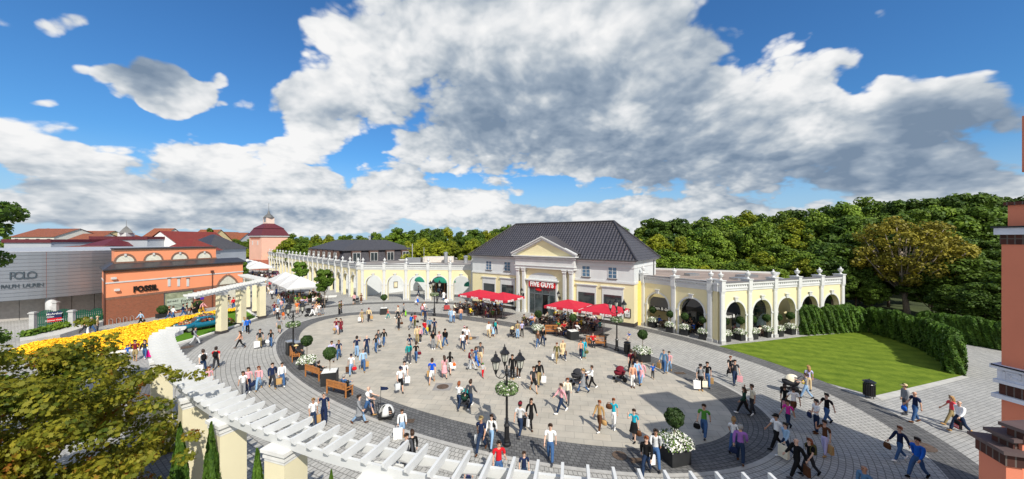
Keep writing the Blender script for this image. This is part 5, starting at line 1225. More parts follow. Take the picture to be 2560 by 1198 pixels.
# ------------------------------------------------------------------ people
COLR={'white':'F2F2F2','cream':'E9E0C8','beige':'CDB892','khaki':'9C8A63','tan':'B08D5E','brown':'5A3A26','rust':'8C4A22','mustard':'B98832','black':'1A1A1C','charcoal':'34353A','darkgrey':'4A4C52','grey':'84878C','lightgrey':'B9BCC0','navy':'1E2A4A','blue':'1F5FC0','royal':'1550C8','denim':'3E5F8C','lightdenim':'86A6C8','darkdenim':'24344F','lightblue':'9DBEDC','teal':'1E8C8C','turquoise':'1FA6C0','green':'4E8C3A','darkgreen':'1F4034','olive':'5C5A34','lime':'86D832','yellow':'E0C83A','orange':'D8692A','red':'C4202A','maroon':'6E1E2C','pink':'E2A4AC','coral':'E0505A','magenta':'D0359A','hotpink':'F01890','peach':'DDA284','lavender':'B9B5DC','purple':'9668B4','silver':'C9CCCF','plaid':'5B7FA0','blond':'C9A25C','straw':'D9C08A','ginger':'9C4A20'}
WORD={'darkgrey':'dark grey','lightgrey':'light grey','royal':'royal blue','denim':'blue denim','lightdenim':'pale denim','darkdenim':'dark denim','lightblue':'light blue','darkgreen':'dark green','hotpink':'bright pink','plaid':'blue checked'}
wd=lambda c:WORD.get(c,c)
def cloth(c,rough=.85): return mat('fabric_'+c,C(COLR[c]),rough,var=.12,scale=6,spec=.15)
SKIN=[mat('skin_light',(.62,.36,.25),.55,var=.05),mat('skin_tan',(.46,.25,.16),.55,var=.05),mat('skin_pale',(.68,.44,.33),.55,var=.05)]
HAIRC={'brown':(.045,.022,.012),'black':(.01,.008,.007),'blond':(.34,.20,.08),'grey':(.30,.29,.28),'ginger':(.25,.07,.02),'dark':(.022,.013,.009),'white':(.6,.58,.55)}
def hairm(c): return mat('hair_'+c,HAIRC[c],.6,var=.2,scale=30)
def skin(verts,edges,rad,root=0,sub=1):
    me=bpy.data.meshes.new('s'); me.from_pydata([tuple(v) for v in verts],edges,[])
    o=bpy.data.objects.new('s',me); COL.objects.link(o); m=o.modifiers.new('k','SKIN'); m.use_smooth_shade=True; m.branch_smoothing=.6
    for i,r in enumerate(rad):
        sv=me.skin_vertices[0].data[i]; sv.radius=(r,r) if not isinstance(r,tuple) else r; sv.use_root=(i==root)
    if sub: s=o.modifiers.new('s','SUBSURF'); s.levels=sub; s.render_levels=sub
    dg=bpy.context.evaluated_depsgraph_get(); dg.update(); r_=bpy.data.meshes.new_from_object(o.evaluated_get(dg))
    bpy.data.objects.remove(o)
    if not r_.materials: r_.materials.append(SKIN[0])
    return r_
def V3(x,y,z): return Vector((x,y,z))
POSE={ # legs: (thigh,knee) L,R ; arms (angle,bend) L,R
 'wa':((26,5),(-16,26),(-26,12),(24,22)), 'wb':((-16,26),(26,5),(24,22),(-26,12)),
 'wc':((16,2),(-10,14),(-12,8),(14,30)), 'wd':((-10,14),(16,2),(10,70),(-14,8)),
 'st':((2,2),(-2,2),(3,8),(-2,10)), 'sx':((4,3),(-2,2),(20,85),(4,10)), 'ph':((10,2),(-8,12),(-4,10),(55,115)),
 'pu':((22,4),(-14,24),(38,42),(38,42)), 'si':((84,82),(80,78),(30,60),(35,55)),
 'sl':((84,82),(80,78),(50,80),(15,70)) }
def skel(p):
    (la,lk),(ra,rk),(aL,bL),(aR,bR)=POSE[p]; J={}
    for s,a,k,n in ((-1,la,lk,'L'),(1,ra,rk,'R')):
        h=V3(s*.09,0,.91); a_=R(a); kn=h+.43*V3(s*.01,math.sin(a_),-math.cos(a_)); b=R(a-k); an=kn+.41*V3(0,math.sin(b),-math.cos(b))
        J['h'+n],J['k'+n],J['a'+n]=h,kn,an
    lo=min(J['aL'].z,J['aR'].z); dz=.085-lo if p[0]!='s' or p in('st','sx') else -.43
    for s,a,k,n in ((-1,aL,bL,'L'),(1,aR,bR,'R')):
        sh=V3(s*.185,0,1.40); a_=R(a); el=sh+.28*V3(s*.16,math.sin(a_),-math.cos(a_)); b=R(a+k); wr=el+.25*V3(-s*.04 if k>40 else s*.02,math.sin(b),-math.cos(b))
        J['s'+n],J['e'+n],J['w'+n]=sh,el,wr; J['f'+n]=(wr-el).normalized()
    J['pel']=V3(0,0,.95);J['wai']=V3(0,.005,1.08);J['che']=V3(0,.0,1.27);J['uch']=V3(0,0,1.39);J['nek']=V3(0,.01,1.47);J['jaw']=V3(0,.035,1.55);J['hed']=V3(0,.02,1.637);J['top']=V3(0,.01,1.70)
    for k in J:
        if k[0]!='f' : J[k]=J[k]+V3(0,0,dz)
    return J
def flatten(me,zc,k=.72,lo=.14,hi=.2):
    for v in me.vertices:
        ax=abs(v.co.x)
        if v.co.z>zc: 
            w=min(1,max(0,(hi-ax)/(hi-lo))); v.co.y*=1-(1-k)*w
def hand(mb,J,n):
    w=J['w'+n]; f=J['f'+n]; s=-1 if n=='L' else 1; side=V3(s,0,0); side=(side-f*side.dot(f)).normalized(); up=f.cross(side)
    mb.tube([w,w+f*.04,w+f*.085],[.026,.036,.034],6)
    fw=f.cross(side)*(1 if s<0 else -1)
    for k,(o,l) in enumerate(((-.027,.068),(-.009,.078),(.009,.072),(.027,.056))):
        b=w+f*.08+up*o; mid=b+f*l*.55; mb.tube([b,mid,mid+(f*.8-side*.5).normalized()*l*.5],[.010,.009,.007],5)
    b=w+f*.03+up*-.03; mb.tube([b,b-up*.03+f*.03,b-up*.036+f*.06],[.012,.010,.008],5)
def bodymesh(p):
    J=skel(p); K=['pel','wai','che','uch','nek','jaw','hed','top','sL','eL','wL','sR','eR','wR','hL','kL','aL','hR','kR','aR']
    Rr=[.075,.07,.085,.06,.050,.068,.092,.062,.045,.038,.028,.045,.038,.028,.062,.050,.038,.062,.050,.038]
    E=[(0,1),(1,2),(2,3),(3,4),(4,5),(5,6),(6,7),(3,8),(8,9),(9,10),(3,11),(11,12),(12,13),(0,14),(14,15),(15,16),(0,17),(17,18),(18,19)]
    Q=[J[k] for k in K]; Q[14]=J['hL'].lerp(J['kL'],.25); Q[17]=J['hR'].lerp(J['kR'],.25); Q[8]=Q[8]-V3(-.02,0,.015); Q[11]=Q[11]-V3(.02,0,.015); me=skin(Q,E,Rr); b=MB(); hand(b,J,'L'); hand(b,J,'R')
    h=J['hed']; b.tube([h+V3(0,.085,-.005),h+V3(0,.115,-.03),h+V3(0,.088,-.035)],[.012,.018,.010],5)      # nose
    for s in (-1,1):
        b.lathe([(.005,-.03),(.016,0),(.005,.03)],tuple(h+V3(s*.092,-.005,-.01)),6)                      # ears
        b.cbox(tuple(h+V3(s*.034,.088,.012)),(.028,.01,.012),0,1)                                          # eyes
        b.cbox(tuple(h+V3(s*.036,.09,.03)),(.036,.01,.008),0,1)
    b.cbox(tuple(h+V3(0,.085,-.065)),(.05,.012,.012),0,2)
    bm_=bpy.data.meshes.new('b'); vs=[tuple(v.co) for v in me.vertices]; n=len(vs); fs=[tuple(q.vertices) for q in me.polygons]
    bm_.from_pydata(vs+b.v,[],fs+[tuple(i+n for i in f) for f in b.f]); bm_.polygons.foreach_set('use_smooth',[True]*len(bm_.polygons)); bm_.polygons.foreach_set('material_index',[0]*len(fs)+b.m)
    bm_.materials.append(SKIN[0]); bm_.materials.append(mat('eye_dark',(.02,.015,.012),.4,var=0)); bm_.materials.append(mat('lip',(.35,.12,.10),.6,var=0)); return bm_
def topmesh(p,long,kind,fem):
    J=skel(p); K=['pel','wai','che','uch','sL','eL','sR','eR']; q=.93 if fem else 1.0
    Rr=[.150*q,.125*q,.150*q,.115*q,.078*q,.062*q,.078*q,.062*q]; V_=[J[k] for k in K]; 
    if kind=='jacket': Rr=[r*1.10 for r in Rr]
    V_[0]=V_[0]-V3(0,0,.08 if kind in('jacket','cardigan') else .0)
    E=[(0,1),(1,2),(2,3),(3,4),(4,5),(3,6),(6,7)]
    if not long:
        V_[5]=J['sL'].lerp(J['eL'],.75); V_[7]=J['sR'].lerp(J['eR'],.75)
    else: V_+= [J['wL'],J['wR']]; Rr+=[.042,.042]; E+=[(5,8),(7,9)]
    V_.append(J['nek']+V3(0,-.005,-.005)); Rr.append(.066); E.append((3,len(V_)-1))
    V_.append(J['sL']+V3(.07,0,.0)); Rr.append(.088*q); V_.append(J['sR']-V3(.07,0,.0)); Rr.append(.088*q); n_=len(V_)
    E=[e for e in E if e not in((3,4),(3,6))]+[(3,n_-2),(n_-2,4),(3,n_-1),(n_-1,6)]
    me=skin(V_,E,Rr,1); flatten(me,J['pel'].z-.3); return me
def legmesh(p,short,fem):
    J=skel(p); q=.94 if fem else 1.0; kL=J['kL'];kR=J['kR'];aL=J['aL'];aR=J['aR']
    if short: aL=kL.lerp(aL,.06); aR=kR.lerp(aR,.06); kL=J['hL'].lerp(J['kL'],.65); kR=J['hR'].lerp(J['kR'],.65)
    V_=[J['pel']+V3(0,0,.09),J['pel']+V3(0,0,-.02),J['hL'].lerp(J['kL'],.22),kL,aL,J['hR'].lerp(J['kR'],.22),kR,aR]
    r2,r3=(.098,.100) if short else (.078,.064)
    if p in('si','sl'): r2=.10
    me=skin(V_,[(0,1),(1,2),(2,3),(3,4),(1,5),(5,6),(6,7)],[.128*q,.145*q,.108*q,r2*q,r3*q,.108*q,r2*q,r3*q],1)
    for v in me.vertices:
        if v.co.z>J['hL'].z-.05: v.co.y*=.85
    return me
def skirtmesh(p,ln):
    J=skel(p); z=J['pel'].z; m=MB(); 
    if p[0]=='s' and p not in('st','sx'): m.tube([(0,-.05,z),(0,.2,z-.02),(0,.42,z-.06)],[.16,.19,.2],10)
    else: m.lathe([(.135,.10),(.165,-.02),(.20,-.22),(.23 if ln<.6 else .25,-.42),(.25,-ln)],(0,.01,z),14,sy=.9)
    return mk(m,SKIN[0],True)
def shoemesh(p,n):
    J=skel(p); a=J['a'+n]; k=J['k'+n]; sh=(a-k).normalized(); fwd=Vector((0,-sh.z,sh.y)); fwd=fwd if fwd.y>0 else -fwd
    m=MB(); dn=sh; m.tube([a-fwd*.07+dn*.045,a+dn*.04,a+fwd*.09+dn*.055,a+fwd*.17+dn*.062],[.036,.046,.042,.026],7); return mk(m,BLACK,True)
def hairmesh(p,st):
    J=skel(p); h=J['hed']; m=MB(); k=1.12 if st!='short' else 1.06
    m.lathe([(.090*k,-.075),(.097*k,-.03),(.100*k,.02),(.095*k,.06),(.068*k,.098),(.02,.115)],(0,0,0),12)
    if st=='long': m.tube([(0,-.04,.0),(0,-.055,-.10),(0,-.075,-.22),(0,-.085,-.30)],[.095,.10,.095,.04],9)
    elif st=='bun': m.tube([(0,-.08,.03),(0,-.15,.02)],[.055,.045],8); m.tube([(0,-.14,.0),(0,-.13,-.18)],[.03,.012],6)
    n=12*6; o=[]
    for i,v in enumerate(m.v):
        x,y,z=v
        if i<n and z<.05 and y>-.02: z+=(y+.02)*1.05*(1 if z<.03 else .5)
        o.append((x+h.x,y+h.y-.014,z+h.z+.004))
    m.v=o; return mk(m,SKIN[0],True)
def hatmesh(p,st):
    J=skel(p); h=J['hed']; m=MB()
    if st=='cap': m.lathe([(.112,.03),(.112,.06),(.085,.11),(.02,.128)],tuple(h+V3(0,-.01,0)),12); m.add([h+V3(-.08,.07,.035),h+V3(.08,.07,.035),h+V3(.06,.19,.02),h+V3(-.06,.19,.02),h+V3(-.08,.07,.05),h+V3(.08,.07,.05),h+V3(.06,.19,.03),h+V3(-.06,.19,.03)],[(0,3,2,1),(4,5,6,7),(3,7,6,2),(0,4,7,3),(1,2,6,5)])
    else: m.lathe([(.20,.035),(.20,.045),(.115,.06),(.105,.12),(.05,.135)],tuple(h),14)
    return mk(m,SKIN[0],True)
FEM={'woman','girl'}
def place(o,name,me,mt,par):
    c=bpy.data.objects.new(name,me); COL.objects.link(c); c.parent=par; c.material_slots[0].link='OBJECT'; c.material_slots[0].material=mt; return c
BAGS=[]; LABELS={}
pr=random.Random(12)
def heading(x,y,face):
    d=Vector((x,y)).normalized(); t=R(face); f=-d*math.cos(t)+Vector((d.y,-d.x))*math.sin(t); return math.atan2(f.y,f.x)-math.pi/2
def person(loc,rz,noun,pose,top,bot,hair='brown/short',label='',s=None,group=None,shoes='black',hat=None,bags=(),bagwhere=''):
    fem=noun in FEM; child=noun in('child','boy','girl'); 
    if s is None: s={'child':.64,'girl':.74,'boy':.82}.get(noun,.955 if fem else 1.02)
    t=thing('person',label,'person',loc,rz,group); wx=(.97 if fem else 1.04); t.scale=(s*wx*pr.uniform(.97,1.05),s*1.03,s*pr.uniform(.985,1.015))
    b=meshobj('body',getmesh(('b',pose),lambda:bodymesh(pose)),t); sk=SKIN[pr.choice([0,0,1,2,2])]; b.material_slots[0].link='OBJECT'; b.material_slots[0].material=sk
    tcol,tk=top.split('/'); bcol,bk=bot.split('/')
    long=tk in('jacket','shirt','hoodie','cardigan','sweater','coat','blazer'); kk='jacket' if tk in('jacket','coat','blazer','cardigan','hoodie') else 'tee'
    place(t,tk if tk in('jacket','hoodie','cardigan','dress','coat','blazer','vest','blouse','sweater') else 'shirt',getmesh(('t',pose,long,kk,fem),lambda:topmesh(pose,long,kk,fem)),cloth(tcol),t)
    if tk=='dress': place(t,'skirt',getmesh(('sk',pose,.5),lambda:skirtmesh(pose,.5)),cloth(tcol),t)
    elif tk in('coat','cardigan') and pose[0]=='w': place(t,'coat_tail',getmesh(('sk',pose,.38),lambda:skirtmesh(pose,.38)),cloth(tcol),t)
    if tk!='dress':
        if bk=='skirt': place(t,'skirt',getmesh(('sk',pose,.42),lambda:skirtmesh(pose,.42)),cloth(bcol),t)
        else: place(t,bk,getmesh(('l',pose,bk=='shorts',fem),lambda:legmesh(pose,bk=='shorts',fem)),cloth(bcol),t)
    for n in 'LR': place(t,'shoe',getmesh(('f',pose,n),lambda:shoemesh(pose,n)),cloth(shoes),t)
    hc,hs=hair.split('/')
    if hs!='bald': place(t,'hair',getmesh(('h',pose,hs),lambda:hairmesh(pose,hs)),hairm(hc),t)
    if hat: place(t,'cap' if hat[1]=='cap' else 'hat',getmesh(('c',pose,hat[1]),lambda:hatmesh(pose,hat[1])),cloth(hat[0]),t)
    M=Matrix.Translation(loc)@Matrix.Rotation(rz,4,'Z')@Matrix.Diagonal((*t.scale,1)); J=skel(pose)
    for i,bg_ in enumerate(bags):
        kind,c=bg_.split(':'); hnd='LR'[i%2]
        if kind[-1] in 'LR' and kind[:-1] in('bag','big','hand','sale'): hnd=kind[-1]; kind=kind[:-1]
        w=M@(J['w'+hnd]+J['f'+hnd]*.11)
        who=f'{noun} in {wd(tcol)} {tk}'
        if kind=='pack':
            pk=thing('backpack','',None or 'backpack',M@(J['che']+V3(0,-.17,-.03)),rz); m=MB(); m.lathe([(.11,-.24),(.16,-.2),(.165,.05),(.14,.18),(.05,.23)],n=10,sy=.62); m.lathe([(.09,-.18),(.11,-.1),(.08,.0)],(0,-.08,0),8,sy=.5); m.build('bag_body',cloth(c),pk,smooth=True)
            for s_ in (-1,1): MB().tube([(s_*.10,.06,.17),(s_*.12,.17,.24),(s_*.12,.28,.12),(s_*.11,.26,-.08)],.016,5).build('strap',cloth(c),pk)
            lab=f'{wd(c)} backpack worn by the {who}'
        elif kind=='hand':
            pk=thing('handbag','','handbag',w,rz); m=MB(); m.lathe([(.10,-.36),(.17,-.32),(.17,-.18),(.12,-.10)],n=10,sy=.45); m.build('bag_body',cloth(c),pk,smooth=True); MB().tube([(-.13,0,-.14),(-.06,0,.0),(.06,0,.0),(.13,0,-.14)],.012,5).build('handle',cloth(c),pk); lab=f'{wd(c)} handbag of the {who}'
        else:
            k_=1.35 if kind=='big' else 1.0
            pk=thing('shopping_bag','','bag',w,rz+pr.uniform(-.4,.4)); a,b2,h_=.17*k_,.065*k_,.40*k_
            m=MB(); m.add([(-a*.93,-b2,-h_-.12),(a*.93,-b2,-h_-.12),(a*.93,b2,-h_-.12),(-a*.93,b2,-h_-.12),(-a,-b2*.6,-.12),(a,-b2*.6,-.12),(a,b2*.6,-.12),(-a,b2*.6,-.12)],[(3,2,1,0),(0,1,5,4),(1,2,6,5),(2,3,7,6),(3,0,4,7),(4,5,6,7)]); m.build('bag_body',cloth(c,.5),pk)
            for s_ in (-1,1): MB().tube([(-a*.5,s_*b2*.5,-.12),(-a*.3,s_*.02,-.0),(a*.3,s_*.02,-.0),(a*.5,s_*b2*.5,-.12)],.008,4).build('handle',cloth(c,.5),pk)
            lab=f'{wd(c)} shopping bag carried by the {who}'
            if c=='maroon' and 'brick' in bagwhere or kind=='sale':
                for sy in (-1,1):
                    q=MB().box(-a*.9,a*.9,sy*(b2+.004),sy*(b2+.006),-h_*.95-.12,-h_*.45-.12).build('red_panel',REDSIGN,pk); textobj('lettering','SALE',.15,LETTERW,pk,(0,sy*(b2+.012),-h_*.8-.12),rz=0 if sy<0 else math.pi,ext=.002)
        lab=(lab+' '+bagwhere).strip(); ws=lab.split(); lab=' '.join(ws[:16]); pk['label']=lab; BAGS.append(lab)
    LABELS.setdefault(label,0); LABELS[label]+=1
    return t
ART={'blouse','dress'}
